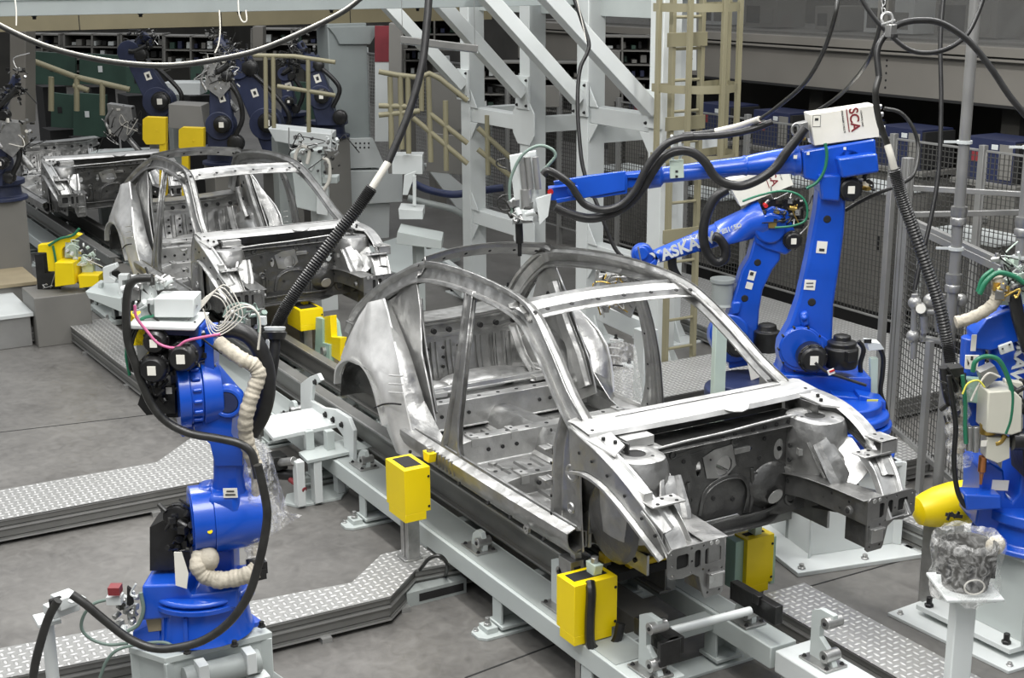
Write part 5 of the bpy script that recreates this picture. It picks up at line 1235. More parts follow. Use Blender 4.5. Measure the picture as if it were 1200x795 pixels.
b = MB('label'); slab(b, [(1131, 416), (1147, 416), (1145, 434), (1130, 432)], DC, .01, .08); b.use('ink'); slab(b, [(1133, 420), (1136, 426), (1134, 429)], DC, .004, .087); plug(b, 1139, 420, 3, 5, DC, .087); b.use('mint'); slab(b, [(1124, 440), (1150, 442), (1146, 470), (1128, 468)], DC, .05, .06); b.use('alu'); slab(b, [(1142, 432), (1160, 424), (1166, 436), (1150, 450)], DC, .08, .16); build('sensor_bracket', b, C_, .003)
b = MB('hosegreen'); RC(b, [(1140, 436), (1143, 424), (1155, 418), (1170, 422), (1180, 440), (1186, 462), (1184, 490), (1178, 508)], DC, .013, .24); build('green_hose', b, C_); b = MB('hosegreen'); RC(b, [(1128, 440), (1131, 470), (1131, 500), (1132, 520)], DC, .011, .2); build('green_hose', b, C_); b = MB('hosegreen'); RC(b, [(1148, 345), (1156, 330), (1170, 320), (1188, 324), (1200, 332)], DC, .014, .15); build('green_hose', b, C_); b = MB('hosegreen'); RC(b, [(1146, 342), (1152, 326), (1164, 316)], DC, .012, .12); build('green_hose', b, C_)
b = MB('labelyellow'); RC(b, [(1128, 462), (1134, 450), (1146, 446), (1154, 454)], DC, .005, .26); b.use('hosewhite'); build('thin_wires', b, C_); b = MB('hosewhite'); RC(b, [(1138, 470), (1145, 455), (1158, 438), (1172, 442)], DC, .006, .24); build('thin_wires', b, C_)
b = MB('wrap'); b.tube([onp(x, y, P0+NC*.12, NC) for x, y in ((1120, 378), (1135, 374), (1152, 366), (1165, 355), (1170, 340), (1168, 325))], .03, 10, 10, rad=lambda u: .032*(1+.05*math.sin(u*50)+.04*math.sin(u*120)))
build('cloth_hose_cover', b, C_); b = MB('wrap'); b.use('film').tube([onp(x, y, P0+NC*.08, NC) for x, y in ((1124, 455), (1122, 490), (1124, 520), (1126, 545))], .03, 12, 10, rad=lambda u: .065*(1+.15*math.sin(u*30)))
build('cloth_hose_cover', b, C_); b = MB('film'); b.use('wrap').tube([onp(x, y, P0+NC*.06, NC) for x, y in ((1118, 430), (1122, 480), (1124, 530))], .03, 8, 4); build('cloth_hose_cover', b, C_)
b = MB('brass'); clutter(b, 1178, 340, 22, 18, DC, .1, 16, 51, ('brass', 'brass', 'midsteel')); b.use('mint_pale'); plug(b, 1182, 342, 36, 30, DC, .0, th=.05); clutter(b, 1185, 318, 36, 34, DC, .02, 40, 52, ('midsteel', 'cable', 'whiter', 'mint_pale'), r=.004); build('valve_block', b, C_)
b = MB('black'); RC(b, [(1188, 345), (1194, 375), (1205, 410)], DC, .035, .14); RC(b, [(1112, 440), (1116, 470), (1120, 500), (1118, 540), (1122, 575), (1132, 594), (1140, 588)], DC, .014, .18)
RC(b, [(1108, 430), (1112, 460), (1118, 478)], DC, .035, .08); clutter(b, 1120, 465, 22, 55, DC, .06, 24, 53, ('rubber', 'cable', 'black'), r=.006); slab(b, [(1108, 428), (1124, 426), (1124, 436), (1110, 438)], DC, .08, .1); build('cable_harness', b, C_)
b = MB('black'); slab(b, [(1182, 500), (1235, 500), (1235, 590), (1205, 560), (1185, 545)], DC, .2, .12); RC(b, [(1186, 517), (1215, 517)], DC, .05, .22, n=18); clutter(b, 1195, 470, 26, 40, DC, .1, 18, 54, ('black', 'cable')); build('shoulder_motor', b, C_, .004)
# ================================================================ steelwork, fences and background
# --- white steel support frame: four front columns, rear columns, cross beams, braces
fm = thing('steel_support_frame', 'large white welded steel frame of square columns with diagonal braces, in the middle', 'steel frame', (-6.4, 3.5, 0))
YF, YR = 3.18, 3.95
def col(x, y, w=.20, gus=True, z1=3.7, mat='whiter'):
    b = MB(mat); b.lo((x-w/2, y-w/2, 0), (x+w/2, y+w/2, z1)); build('column', b, fm, .006)
    g = MB(mat); g.lo((x-.26, y-.26, 0), (x+.26, y+.26, .02))
    for dx, dy in ((1, 0), (-1, 0), (0, 1), (0, -1)):
        p = V((x+dx*w/2, y+dy*w/2, .02)); q = V((dy, dx, 0))*.008; g.prism([p-q, p+V((dx, dy, 0))*.14-q, p+V((0, 0, .26))-q], q*2)
    for dx in (-.2, .2):
        for dy in (-.2, .2): hexbolt(g, (x+dx, y+dy, .02), r=.016, l=.05, mat='hole')
    build('foot', g, fm, .003)
XF = (-8.15, -6.84, -5.74, -4.53); XR = (-8.0, -6.55, -5.5, -4.6)
for x in XF: col(x, YF)
for x, y in ((-8.0, 3.50+.35), (-6.75, 3.85), (-5.3, 3.85)): col(x, y, .18)
def gusset(b, x, y, z, s=.22):   # octagonal joint plates
    b.prism([(x-s*.55, y-.115, z+s), (x+s*.55, y-.115, z+s), (x+s, y-.115, z+s*.5), (x+s, y-.115, z-s*.5), (x+s*.55, y-.115, z-s), (x-s*.55, y-.115, z-s), (x-s, y-.115, z-s*.5), (x-s, y-.115, z+s*.5)], (0, .012, 0))
def tri(b, x, z, s_):
    for zz, q in ((z+.07, 1), (z-.09, -1)): b.prism([(x, YF-.09, zz), (x+s_*.16, YF-.09, zz), (x, YF-.09, zz+q*.20)], (0, .012, 0))
for a, c, z in ((-8.15, -6.84, 2.10), (-8.15, -6.84, .95), (-5.74, -4.53, 2.30), (-5.74, -4.53, .95)):
    b = MB('whiter'); b.lo((a+.1, YF-.07, z-.09), (c-.1, YF+.09, z+.07)); (gusset(b, c, YF, z) if a < -8 else tri(b, c-.1, z, -1)); tri(b, a+.1, z, 1); build('cross_beam', b, fm, .004)
for x in XF:
    b = MB('whiter'); b.lo((x-.07, YF+.1, 2.0), (x+.07, 3.78, 2.16)); build('tie_beam', b, fm, .004)
b = MB('white'); b.lo((-8.3, 3.1, 3.62), (-4.4, 4.0, 3.8)); build('top_frame', b, fm, .006)
b = MB('white'); b.bar((-8.1, YF+.1, 3.3), (-4.6, YF+.1, 3.3), .12, .16); build('cross_beam', b, fm, .004)
for x, px0, py0 in ((-8.15, 460, 12), (-6.84, 523, 12), (-5.74, 583, 10), (-4.53, 655, 10)):
    pe = {-8.15: (552, 102), -6.84: (612, 110), -5.74: (674, 116), -4.53: (766, 130)}[x]
    q = on(pe[0], pe[1], 'x', x); q = on(pe[0]-2, pe[1], 'y', YF-.18) if abs(q.y-YF) > 1.5 else q
    q = V((x, YF-.14, on(pe[0], pe[1], 'y', YF-.14).z)); top = on(px0, py0, 'x', x)
    d = (top-q).normalized(); top = top+d*.25
    b = MB('whiter'); sd = d.cross(V((1, 0, 0))).normalized()
    b.bar(q, top, .15, .13, up=sd); build('diagonal_brace', b, fm, .005)
    g = MB('whiter'); g.lo((x-.14, YF-.13, q.z-.16), (x+.12, YF-.10, q.z+.18))
    for dx in (-.10, .09):
        for dz in (-.12, .14): hexbolt(g, (x+dx, YF-.13, q.z+dz), (0, -1, 0), .012, .02, 'hole')
    build('brace_bracket', g, fm, .003)
# --- overhead beam across the top left and the tan beam behind
b = MB('palegrey'); b.lo((-6.3, -3.4, 3.322), (-5.9, 4.38, 3.46)); b.use('grey').lo((-6.2, -3.4, 3.46), (-6.0, 4.3, 3.8)); b.use('palegrey').lo((-6.31, -3.4, 3.44), (-5.89, 4.4, 3.46))
for i in range(9): hexbolt(b, (-6.0, -2.8+i*.85, 3.322), (0, 0, -1), .016, .03, 'hole')
single('overhead_beam', b, 'pale grey steel beam running across the top left of the hall', 'beam', bevel=.004)
b = MB('tan_beam'); b.lo((-12.3, -3.0, 2.97), (-12.0, 5.6, 3.22))
for y in (-.2, 1.6, 3.4): b.use('hole').lo((-11.998, y, 2.97), (-11.995, y+.01, 3.22))
single('overhead_beam', b, 'olive tan steel beam just behind the pale overhead beam', 'beam', bevel=.004)
# --- big pillar on its box base
pl = thing('hall_pillar', 'thick grey steel pillar with flared plates on a box base behind the second car body', 'pillar', (-12.2, 3.3, 0))
b = MB('palegrey'); b.lo((-12.35, 3.05, .9), (-11.95, 3.62, 2.97)); build('shaft', b, pl, .01)
b = MB('palegrey'); b.prism([on(x, y, 'x', -11.9) for x, y in ((385, 32), (452, 30), (440, 42), (434, 52), (398, 52), (393, 42))], (-.4, 0, 0)); build('head_plate', b, pl, .006)
b = MB('whiter'); b.prism([on(x, y, 'x', -11.85) for x, y in ((407, 163), (437, 162), (452, 196), (396, 198))], (-.5, 0, 0)); b.prism([on(x, y, 'x', -12.0) for x, y in ((398, 150), (407, 163), (397, 196), (385, 196))], (-.35, 0, 0))
for i in range(8): hexbolt(b, on(417+(i % 4)*5, 168+5*(i//4), 'x', -11.85), (1, 0, 0), .01, .01, 'hole')
build('flare_plate', b, pl, .005)
b = MB('whiter'); b.prism([on(x, y, 'x', -11.8) for x, y in ((399, 200), (472, 200), (472, 237), (401, 241))], (-.7, 0, 0)); build('box_base', b, pl, .01)
b = MB('whiter'); b.prism([on(x, y, 'x', -11.9) for x, y in ((408, 240), (457, 238), (456, 290), (410, 290))], (-.5, 0, 0)); build('lower_column', b, pl, .008)
b = MB('white'); b.prism([on(x, y, 'z', .05) for x, y in ((395, 310), (470, 330), (540, 305), (470, 285))], (0, 0, .10)); build('foot_plinth', b, pl, .006)
# --- ladder with safety cage
ld = thing('caged_ladder', 'tan steel ladder with round safety cage right of the white steel frame', 'ladder', (-4.38, 3.47, 0))
F = on(812, 438, 'z', .0); XL = F.x
sA = V((F.x+.02, F.y+.0, 0)); tmp = on(712, 400, 'x', XL); sB = V((XL, sA.y-.42, 0))
sA = V((XL, on(815, 300, 'x', XL).y, 0)); sB = V((XL, on(782, 300, 'x', XL).y, 0))
for s_ in (sA, sB):
    b = MB('tan'); b.lo((s_.x-.03, s_.y-.018, .03), (s_.x+.03, s_.y+.018, 3.7)); build('rail', b, ld, .003)
b = MB('tan'); b.lo((sA.x-.1, sA.y-.08, 0), (sA.x+.1, sA.y+.1, .03)); b.prism([(sA.x-.02, sA.y-.06, .03), (sA.x-.02, sA.y+.06, .03), (sA.x-.02, sA.y, .25)], (.04, 0, 0)); build('foot', b, ld, .003)
for i in range(12):
    z = .28+i*.27; b = MB('tan'); b.cyl((XL, sA.y, z), (XL, sB.y, z), .014, n=8); build('rung', b, ld)
cy_ = (sA.y+sB.y)/2
def hoop(z, r=.36, h=.07):
    pts = []
    for i in range(15):
        a_ = math.radians(-15+210*i/14); pts.append(V((XL+.03+math.sin(a_)*r*1.15, cy_+.05+math.cos(a_)*r*1.05, z)))
    b = MB('tan'); P = [V((XL, sA.y, z))]+pts+[V((XL, sB.y, z))]
    b.sheetgrid([[p for p in P], [p+V((0, 0, h)) for p in P]], .006, (0, 0, 0.001) if False else (.01, 0, 0)); return b
for z in (2.02, 2.62, 3.3): build('cage_hoop', hoop(z), ld)
for i in (1, 4, 7, 10, 13):
    a_ = math.radians(-15+210*i/14); p = V((XL+.03+math.sin(a_)*.36*1.15, cy_+.05+math.cos(a_)*.36*1.05, 2.02)); b = MB('tan'); b.lo((p.x-.02, p.y-.02, 2.02), (p.x+.02, p.y+.02, 3.75)); build('cage_bar', b, ld, .002)
for z in (1.28, 2.28, 3.0): b = MB('tan'); b.lo((XL+.03, sB.y-.08, z), (XL+.045, sA.y+.03, z+.12)); build('band', b, ld, .002)
# --- fences: aluminium posts with wire panels
def mesh_panel(p, q, z0, z1, pitch=.045, r=.0022, mat='wire', par=None, frame_=True, nm='wire_panel', fw=.03):
    p = V(p); q = V(q); L = (q-p).length; d = (q-p).normalized(); b = MB(mat)
    def thin(a, c):
        dd = (c-a); up = V((0, 0, 1)) if abs(dd.normalized().z) < .9 else d.cross(V((0, 0, 1)))
        b.bar(a, c, r*2, r*2, up=up)
    n = int(L/pitch)
    for i in range(n+1): a = p+d*(i*L/n); thin(V((a.x, a.y, z0)), V((a.x, a.y, z1)))
    n = int((z1-z0)/pitch)
    for i in range(n+1): z = z0+(z1-z0)*i/n; thin(V((p.x, p.y, z)), V((q.x, q.y, z)))
    o = build(nm, b, par)
    if frame_:
        b = MB('alu'); nn = V((-d.y, d.x, 0))
        for z in (z0, z1): b.bar(V((p.x, p.y, z)), V((q.x, q.y, z)), fw, fw)
        for s_ in (p, q): b.bar(V((s_.x, s_.y, z0)), V((s_.x, s_.y, z1)), fw, fw)
        build('panel_frame', b, par, .002)
    return o
f1 = thing('mesh_fence', 'long dark wire mesh fence with aluminium posts behind the two tall blue robots', 'fence', (-5, 5.6, 0))
xs = [-13.0, -11.6, -10.2, -8.8, -7.4, -6.3, -5.2, -4.1, -3.0, -1.9, -.8]
for i in range(len(xs)-1):
    mesh_panel((xs[i]+.04, 5.62, 0), (xs[i+1]-.04, 5.62, 0), .25, 2.05, .05, .0032, 'wire', f1, True, fw=.02)
for x in xs: b = MB('alu'); b.lo((x-.03, 5.59, 0), (x+.03, 5.65, 2.1)); build('post', b, f1, .003)
f2 = thing('mesh_fence', 'tall aluminium fence post with angled wire panel, left of the right edge robot', 'fence', (-1.3, 3.1, 0))
PA = V((-1.72, 3.36, 0)); PB = V((-.10, 2.62, 0))
b = MB('alu')
top = onp(1056, 185, PA, NC).z
b.box((PA.x, PA.y, (top+.0)/2), (.07, .07, top)); b.use('aludark')
for o_ in (-.018, .018): b.box((PA.x+.036, PA.y+o_, top/2), (.004, .008, top)); b.box((PA.x+o_, PA.y-.036, top/2), (.008, .004, top))
build('post', b, f2, .003)
b = MB('alu'); b.box((PA.x-.30, PA.y+.15, 1.05), (.05, .05, 2.1)); build('post', b, f2, .003)
dPB = (PB-PA).normalized()
mesh_panel(PA+dPB*.06, PB, .20, 1.84, .05, .0026, 'wire', f2, True, fw=.04)
b = MB('alu'); z = 1.80; b.bar(PA+V((0, 0, z)), PA+dPB*1.7+V((0, 0, z-.0)), .05, .05); build('top_rail', b, f2, .003)
b = MB('alu'); b.bar(PA+V((-.3, .15, 2.02)), PA+V((1.2, 1.2, 2.02)), .04, .04); b.bar(PA+V((0, 0, 1.86)), PA+V((.9, 1.9, 1.86)), .04, .04); build('top_rail', b, f2, .003)
b = MB('aludark'); b.bar(PB+V((0, 0, 0)), PB+V((0, 0, 1.86)), .05, .05, up=(1, 0, 0)); build('post', b, f2, .003)
# --- fence behind the white frame, left part
f3 = thing('mesh_fence', 'wire mesh fence with pale posts seen between the columns of the white steel frame', 'fence', (-11, 6.2, 0))
xs = [-18, -16.4, -14.8, -13.4]
for i in range(len(xs)-1): mesh_panel((xs[i]+.04, 6.3, 0), (xs[i+1]-.04, 6.3, 0), .2, 2.2, .06, .004, 'wirelight', f3, True, fw=.03)
for x in xs: b = MB('whiter'); b.lo((x-.05, 6.25, 0), (x+.05, 6.35, 2.3)); build('post', b, f3, .003)
# --- mezzanine: plated beam, ledge, window band
YM = 7.2
b = MB('mezz'); b.lo((-14, YM, 2.28), (4, YM+.3, 2.72)); 
for x in (-9.5, -5.9, -2.9): b.dots([(x+dx, YM, z) for dx in (-.06, .06) for z in (2.35, 2.43, 2.51, 2.59, 2.65)], (0, -1, 0), .014, mat='hole', dep=.004)
b.use('hole').lo((-14, YM-.01, 2.25), (4, YM+.3, 2.28)); b.use('mezz').lo((-14, YM-.08, 2.72), (4, YM+.3, 2.745)); b.use('hole').lo((-14, YM-.03, 2.745), (4, YM+.3, 2.765)); b.use('mezz').lo((-14, YM-.06, 2.765), (4, YM+.3, 2.86))
struct('trim_6', b, .003)
b = MB('board')
for x in (-13.5, -12.4, -9.4, -6.0, -2.6, .8): b.lo((x-.08, YM+.05, 2.86), (x+.08, YM+.15, 5.2))
b.lo((-14, YM+.05, 4.9), (4, YM+.15, 5.2)); struct('wall_upper', b)
for i, (a, c) in enumerate(((-12.3, -9.5), (-9.3, -6.1), (-5.9, -2.7), (-2.5, .7))):
    struct('window_%d' % (i+1), MB('glass').lo((a, YM+.09, 2.86), (c, YM+.10, 4.9)))
# stuff glimpsed through the upper windows
rnd = random.Random(11)
for i in range(9):
    x = -11.5+i*1.15+rnd.uniform(-.2, .2); w_, h_ = rnd.uniform(.4, .9), rnd.uniform(.2, .5)
    b = MB(('cabinet', 'whiter', 'board')[i % 3]); b.lo((x, YM+.8, 2.9), (x+w_, YM+1.3, 2.9+h_)); b.use('hole').lo((x+.05, YM+.795, 2.95), (x+w_*.5, YM+.8, 2.9+h_*.7)); b.use('board').lo((x+w_*.6, YM+.79, 2.95), (x+w_*.9, YM+.8, 2.9+h_*.6))
    single('storage_box', b, 'pale boxes blurred behind the upper window band', 'box', 'boxes behind the upper windows', .004)
b = MB('board'); b.lo((-14, YM+.4, 2.80), (4, YM+2.5, 2.88)); struct('trim_7', b)
struct('wall_inner', MB('wall').lo((-14, YM+2.6, 0), (6, YM+2.7, 6)))
# --- robot controllers under the mezzanine: grey cabinets with blue drives on top
labs = ['blue drive cabinet behind the ladder cage, leftmost of the row', 'blue drive cabinet just right of the ladder cage', 'blue drive cabinet above the long robot arm', 'blue drive cabinet behind the white lettered box of the tall robot', 'blue drive cabinet right of the tall robot, behind the grey cable', 'blue drive cabinet between the steel pipe and the right column', 'blue drive cabinet nearest the right edge']
cx = [-9.6, -8.1, -7.0, -5.95, -4.95, -3.75, -2.55]
for i, x in enumerate(cx):
    y = 6.55
    c = thing('drive_cabinet', labs[i], 'cabinet', (x, y+.25, 0), 'drive cabinets under the mezzanine')
    b = MB('cabinet'); b.lo((x-.38, y, .0), (x+.38, y+.5, 1.55)); b.use('board').lo((x-.34, y-.004, .9), (x+.34, y, 1.50)); b.use('midsteel').lo((x-.05, y-.02, 1.2), (x+.07, y-.004, 1.25)); b.use('hole').lo((x-.35, y-.006, .15), (x+.35, y-.002, .60)); b.use('cabinet').lo((x-.42, y-.05, 1.55), (x+.42, y+.5, 1.60)); build('lower_cabinet', b, c, .006)
    b = MB('dkblue'); b.lo((x-.34, y+.02, 1.60), (x+.30, y+.48, 2.02)); b.use('hole').lo((x+.30, y+.03, 1.62), (x+.34, y+.47, 2.0)); b.use('maroon').lo((x-.22, y+.014, 1.78), (x-.12, y+.02, 1.88)); b.use('whiter').lo((x+.02, y+.014, 1.92), (x+.10, y+.02, 1.97)); b.use('hole').lo((x-.32, y+.016, 1.78), (x-.26, y+.02, 1.90)); b.use('cabinet').lo((x+.12, y+.014, 1.64), (x+.28, y+.02, 1.98)); build('drive_unit', b, c, .008)
# benches and lower cabinets between fence and controllers
rnd = random.Random(5)
bl = ['wide grey cabinet behind the mesh fence, leftmost', 'low grey cabinet behind the second robot', 'grey cabinet behind the mesh fence between the two tall robots', 'tall grey cabinet behind the tall robot', 'white-framed grey cabinet right of the tall robot', 'flat-topped grey cabinet behind the pipes']
for i, (x, w_, h_) in enumerate(((-9.2, .9, 1.1), (-7.6, 1.0, 1.0), (-6.1, .9, 1.35), (-4.7, .8, 1.45), (-3.4, .9, 1.15), (-1.9, 1.1, 1.55))):
    c = thing('floor_cabinet', bl[i], 'cabinet', (x, 6.05, 0))
    b = MB('cabinet'); b.lo((x-w_/2, 5.85, .22), (x+w_/2, 6.35, h_)); b.use('hole').lo((x-w_/2+.05, 5.86, 0), (x+w_/2-.05, 6.3, .22)); build('body', b, c, .01)
    b = MB('whiter'); b.lo((x-w_/2-.02, 5.80, h_), (x+w_/2+.02, 6.38, h_+.03)); b.lo((x-w_/2-.02, 5.80, 0), (x-w_/2+.03, 5.85, h_)); build('frame_rim', b, c, .004)
    b = MB('board'); b.lo((x-w_/2+.08, 5.845, .35), (x+w_/2-.1, 5.85, h_-.12)); b.use('hole').lo((x+w_/2-.16, 5.835, h_*.6), (x+w_/2-.13, 5.845, h_*.7)); build('door', b, c, .002)
# dark hanging rack behind
b = MB('wall'); 
for x in (-14.0, -10.3, -7.4, -4.4, -1.4, 1.6): b.lo((x-.12, 7.6, 0), (x+.12, 7.84, 2.3))
for x in (-14.0,): pass
struct('wall_posts', b)
b = MB('mezz'); b.lo((-2.75, 6.3, 0), (-2.25, 6.5, 2.28)); struct('trim_8', b, .01)
# --- pipes on the right
labsp = ['grey steel pipe with couplings standing right of the mesh fence post', 'grey steel pipe near the right edge']
for i, (x, D) in enumerate(((1112, 9.3), (1187, 9.0))):
    t = thing('steel_pipe', labsp[i], 'pipe', tuple(V((at(x, 400, D).x, at(x, 400, D).y, 0))))
    g = at(x, 400, D); b = MB('alu'); b.cyl((g.x, g.y, .0), (g.x, g.y, 3.8), .036, n=16); build('tube', b, t)
    for z in ((2.07, 1.62) if i == 0 else (2.05, 1.6)):
        c = MB('midsteel'); c.lathe((g.x, g.y, z-.05), (0, 0, 1), [(0, .036), (0, .052), (.04, .055), (.05, .048), (.09, .055), (.12, .052), (.12, .036)], 16); build('coupling', c, t)
    for z in (1.85, 2.55):
        c = MB('whiter'); c.cyl((g.x, g.y, z), (g.x, g.y, z+.02), .05, n=14); c.bar((g.x, g.y, z+.01), (g.x-.08, g.y-.1, z+.01), .015, .015); build('pipe_clip', c, t)
vt = thing('valve_station', 'cluster of grey valves, filters and pressure gauge on pipes behind the mesh panel', 'valve station', tuple(V((at(1095, 360, 9.2).x, at(1095, 360, 9.2).y, 0))))
P0 = at(600, 300, 9.2)
b = MB('alu')
for pts in ([(1072, 345), (1070, 420)], [(1068, 393), (1110, 402)], [(1090, 352), (1126, 356)], [(1105, 345), (1103, 400)], [(1080, 360), (1082, 400)], [(1120, 350), (1124, 380)], [(1085, 365), (1108, 366)]): RC(b, pts, 9.2, .022, 0, n=12)
for x, y in ((1079, 362), (1090, 352), (1072, 355), (1126, 352), (1070, 394), (1108, 400)): b.sphere(onp(x, y, P0, NC), .045)
build('pipework', b, vt)
b = MB('label'); b.cyl(onp(1079, 362, P0+NC*.03, NC), onp(1079, 362, P0+NC*.07, NC), .032); build('gauge', b, vt)
b = MB('midsteel'); RC(b, [(1082, 370), (1083, 390)], 9.2, .03, .02); RC(b, [(1100, 368), (1101, 388)], 9.2, .03, .02); build('filter_bowl', b, vt)
for y0 in (420,):
    b = MB('alu'); g = at(1090, 400, 9.2); b.lo((g.x-.02, g.y-.02, 0), (g.x+.02, g.y+.02, g.z)); build('stand', b, vt)

# --- dim background robots
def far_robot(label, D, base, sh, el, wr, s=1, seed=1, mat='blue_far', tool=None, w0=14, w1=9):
    g = at(base[0], base[1], D); t = thing('welding_robot', label, 'robot', (g.x, g.y, 0), 'dim blue robots in the background')
    k = D/FL
    b = MB('board'); b.lo((g.x-.2, g.y-.2, .02), (g.x+.2, g.y+.2, max(.1, g.z-.18))); b.lo((g.x-.3, g.y-.3, 0), (g.x+.3, g.y+.3, .02)); build('pedestal', b, t, .006)
    b = MB(mat); b.lathe((g.x, g.y, max(.1, g.z-.18)), (0, 0, 1), [(0, .27), (.04, .27), (.05, .21), (.16, .20), (.18, .25), (.23, .25)], 24); build('base', b, t, .006)
    b = MB(mat); disc(b, sh[0], sh[1], w0*1.15, D, -.15, .12); slab(b, [(sh[0]-w0, sh[1]), (sh[0]+w0, sh[1]), (base[0]+w0, base[1]), (base[0]-w0, base[1])], D, .24, -.03); build('shoulder', b, t, .01)
    d = (V((el[0]-sh[0], el[1]-sh[1], 0))).normalized(); nx, ny = -d.y, d.x
    b = MB(mat); slab(b, [(sh[0]+nx*w0, sh[1]+ny*w0), (sh[0]-nx*w0, sh[1]-ny*w0), (el[0]-nx*w1, el[1]-ny*w1), (el[0]+nx*w1, el[1]+ny*w1)], D, .16, .02)
    m = ((sh[0]+el[0])/2, (sh[1]+el[1])/2); b.use('label'); plug(b, m[0], m[1], 7, 9, D, .105, rot=.3); b.use('ink'); plug(b, m[0], m[1], 3, 4, D, .108, rot=.3); build('lower_arm', b, t, .012)
    b = MB(mat); disc(b, el[0], el[1], w1*1.3, D, -.14, .14); RC(b, [el, wr], D, w1*.62*k, 0, k=1, n=14); build('upper_arm', b, t, .006)
    b = MB('black'); motor(b, sh[0], sh[1], w0*.7, D, .12, .14); build('shoulder_motor', b, t)
    b = MB('black'); motor(b, el[0]+w1, el[1]+4, w1*.8, D, .05, .12, lab=False); build('elbow_motor', b, t)
    b = MB('black'); motor(b, base[0]+w0*1.1, base[1]-8, w0*.7, D, .05, .1, lab=False); build('swivel_motor', b, t)
    b = MB('black')
    RC(b, [(el[0]-6, el[1]), ((el[0]+wr[0])/2-6, (el[1]+wr[1])/2+10), (wr[0], wr[1]+14)], D, .035, .14)
    RC(b, [(el[0]+6, el[1]+4), (m[0]+w0+6, m[1]), (sh[0]+w0+8, sh[1]-6), (sh[0]+w0, sh[1]+14)], D, .03, .12)
    clutter(b, wr[0], wr[1]+4, 26*s, 30*s, D, .0, 24, seed, ('black', 'cable', 'midsteel', 'black')); clutter(b, (el[0]+wr[0])/2, (el[1]+wr[1])/2, abs(el[0]-wr[0])+18, 20, D, .08, 18, seed+50, ('black', 'cable', 'black')); build('dressing_hoses', b, t)
    if tool:
        b = MB('midsteel'); cx_, cy_ = tool; slab(b, [(cx_-16, cy_-22), (cx_+12, cy_-18), (cx_+16, cy_+8), (cx_+4, cy_+22), (cx_-12, cy_+10)], D, .2, .05); b.use('black'); clutter(b, cx_, cy_, 40, 40, D, .08, 34, seed+9, ('black', 'midsteel', 'cable', 'hosewhite')); b.use('steel'); RC(b, [(cx_-14, cy_-15), (cx_-22, cy_), (cx_-16, cy_+14)], D, .02, .15); RC(b, [(cx_, cy_+15), (cx_+20, cy_+38)], D, .04, .0); build('welding_gun', b, t, .003)
    return t
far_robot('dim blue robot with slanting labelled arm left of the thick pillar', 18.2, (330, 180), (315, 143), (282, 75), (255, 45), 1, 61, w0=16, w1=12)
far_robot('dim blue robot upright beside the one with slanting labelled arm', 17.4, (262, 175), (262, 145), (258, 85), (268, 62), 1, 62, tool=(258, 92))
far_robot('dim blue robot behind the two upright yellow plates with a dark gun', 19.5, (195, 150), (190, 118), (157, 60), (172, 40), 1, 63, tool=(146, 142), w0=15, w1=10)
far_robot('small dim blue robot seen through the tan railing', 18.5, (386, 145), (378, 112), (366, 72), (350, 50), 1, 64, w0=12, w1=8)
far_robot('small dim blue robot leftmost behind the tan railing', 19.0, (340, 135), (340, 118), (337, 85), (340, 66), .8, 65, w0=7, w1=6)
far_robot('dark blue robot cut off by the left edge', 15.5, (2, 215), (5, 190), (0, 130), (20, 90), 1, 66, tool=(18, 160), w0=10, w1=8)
# two upright yellow clamp plates
for (x0, y0, x1, y1, xs_), lb in (((170, 136, 197, 168, 193), 'yellow upright clamp plate, left of the pair behind the second car body'), ((212, 148, 241, 177, 219), 'yellow upright clamp plate, right of the pair behind the second car body')):
    t = thing('clamp_plate', lb, 'clamp plate', tuple(on(x0+12, y1+90, 'z', 0)), 'yellow clamp plates')
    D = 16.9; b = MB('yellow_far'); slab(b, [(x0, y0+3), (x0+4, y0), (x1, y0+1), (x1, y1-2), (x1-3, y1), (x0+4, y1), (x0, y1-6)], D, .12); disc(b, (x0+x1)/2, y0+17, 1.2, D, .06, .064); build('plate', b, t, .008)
    b = MB('yellow_far'); slab(b, [(xs_-4, y1-2), (xs_+4, y1-2), (xs_+4, y1+60), (xs_-4, y1+60)], D, .10); build('stem', b, t, .004)
    g = at(xs_, y1+60, D); b = MB('midsteel'); b.lo((g.x-.06, g.y-.06, 0), (g.x+.06, g.y+.06, g.z)); build('post', b, t)
# tan railings
def railing(label, pts, D, r=.026, mat='tan'):
    t = thing('guard_railing', label, 'railing', tuple(V((at(pts[0][0][0], pts[0][0][1], D).x, at(pts[0][0][0], pts[0][0][1], D).y, 0))))
    for p in pts: b = MB(mat); RC(b, p, D, r, 0, k=1, n=10); build('rail' if abs(p[0][0]-p[-1][0]) > abs(p[0][1]-p[-1][1]) else 'post', b, t)
    return t
railing('tan tubular guard railing left of the thick pillar', [[(297, 65), (345, 66), (393, 73)], [(325, 101), (350, 105), (393, 112)], [(320, 65), (321, 150)], [(361, 70), (362, 155)], [(311, 65), (312, 150)]], 16.5)
railing('tan tubular guard railing in front of the green panels at the far left', [[(40, 72), (88, 90), (152, 105)], [(60, 90), (60, 130)], [(90, 88), (90, 130)], [(120, 96), (120, 135)], [(86, 100), (104, 106)]], 19, .038)
railing('tan stair railing with sloping handrails between the pillar and the white frame', [[(444, 84), (465, 88), (492, 91), (503, 86), (515, 92), (548, 118)], [(444, 124), (480, 125)], [(444, 135), (492, 130)], [(502, 132), (548, 168)], [(484, 138), (548, 192)], [(457, 90), (459, 175)], [(469, 88), (471, 175)], [(478, 90), (479, 180)], [(494, 92), (494, 130)], [(502, 90), (505, 190)], [(522, 118), (523, 200)], [(560, 150), (620, 205)], [(560, 175), (600, 208)], [(571, 135), (572, 205)]], 15.6, .03)
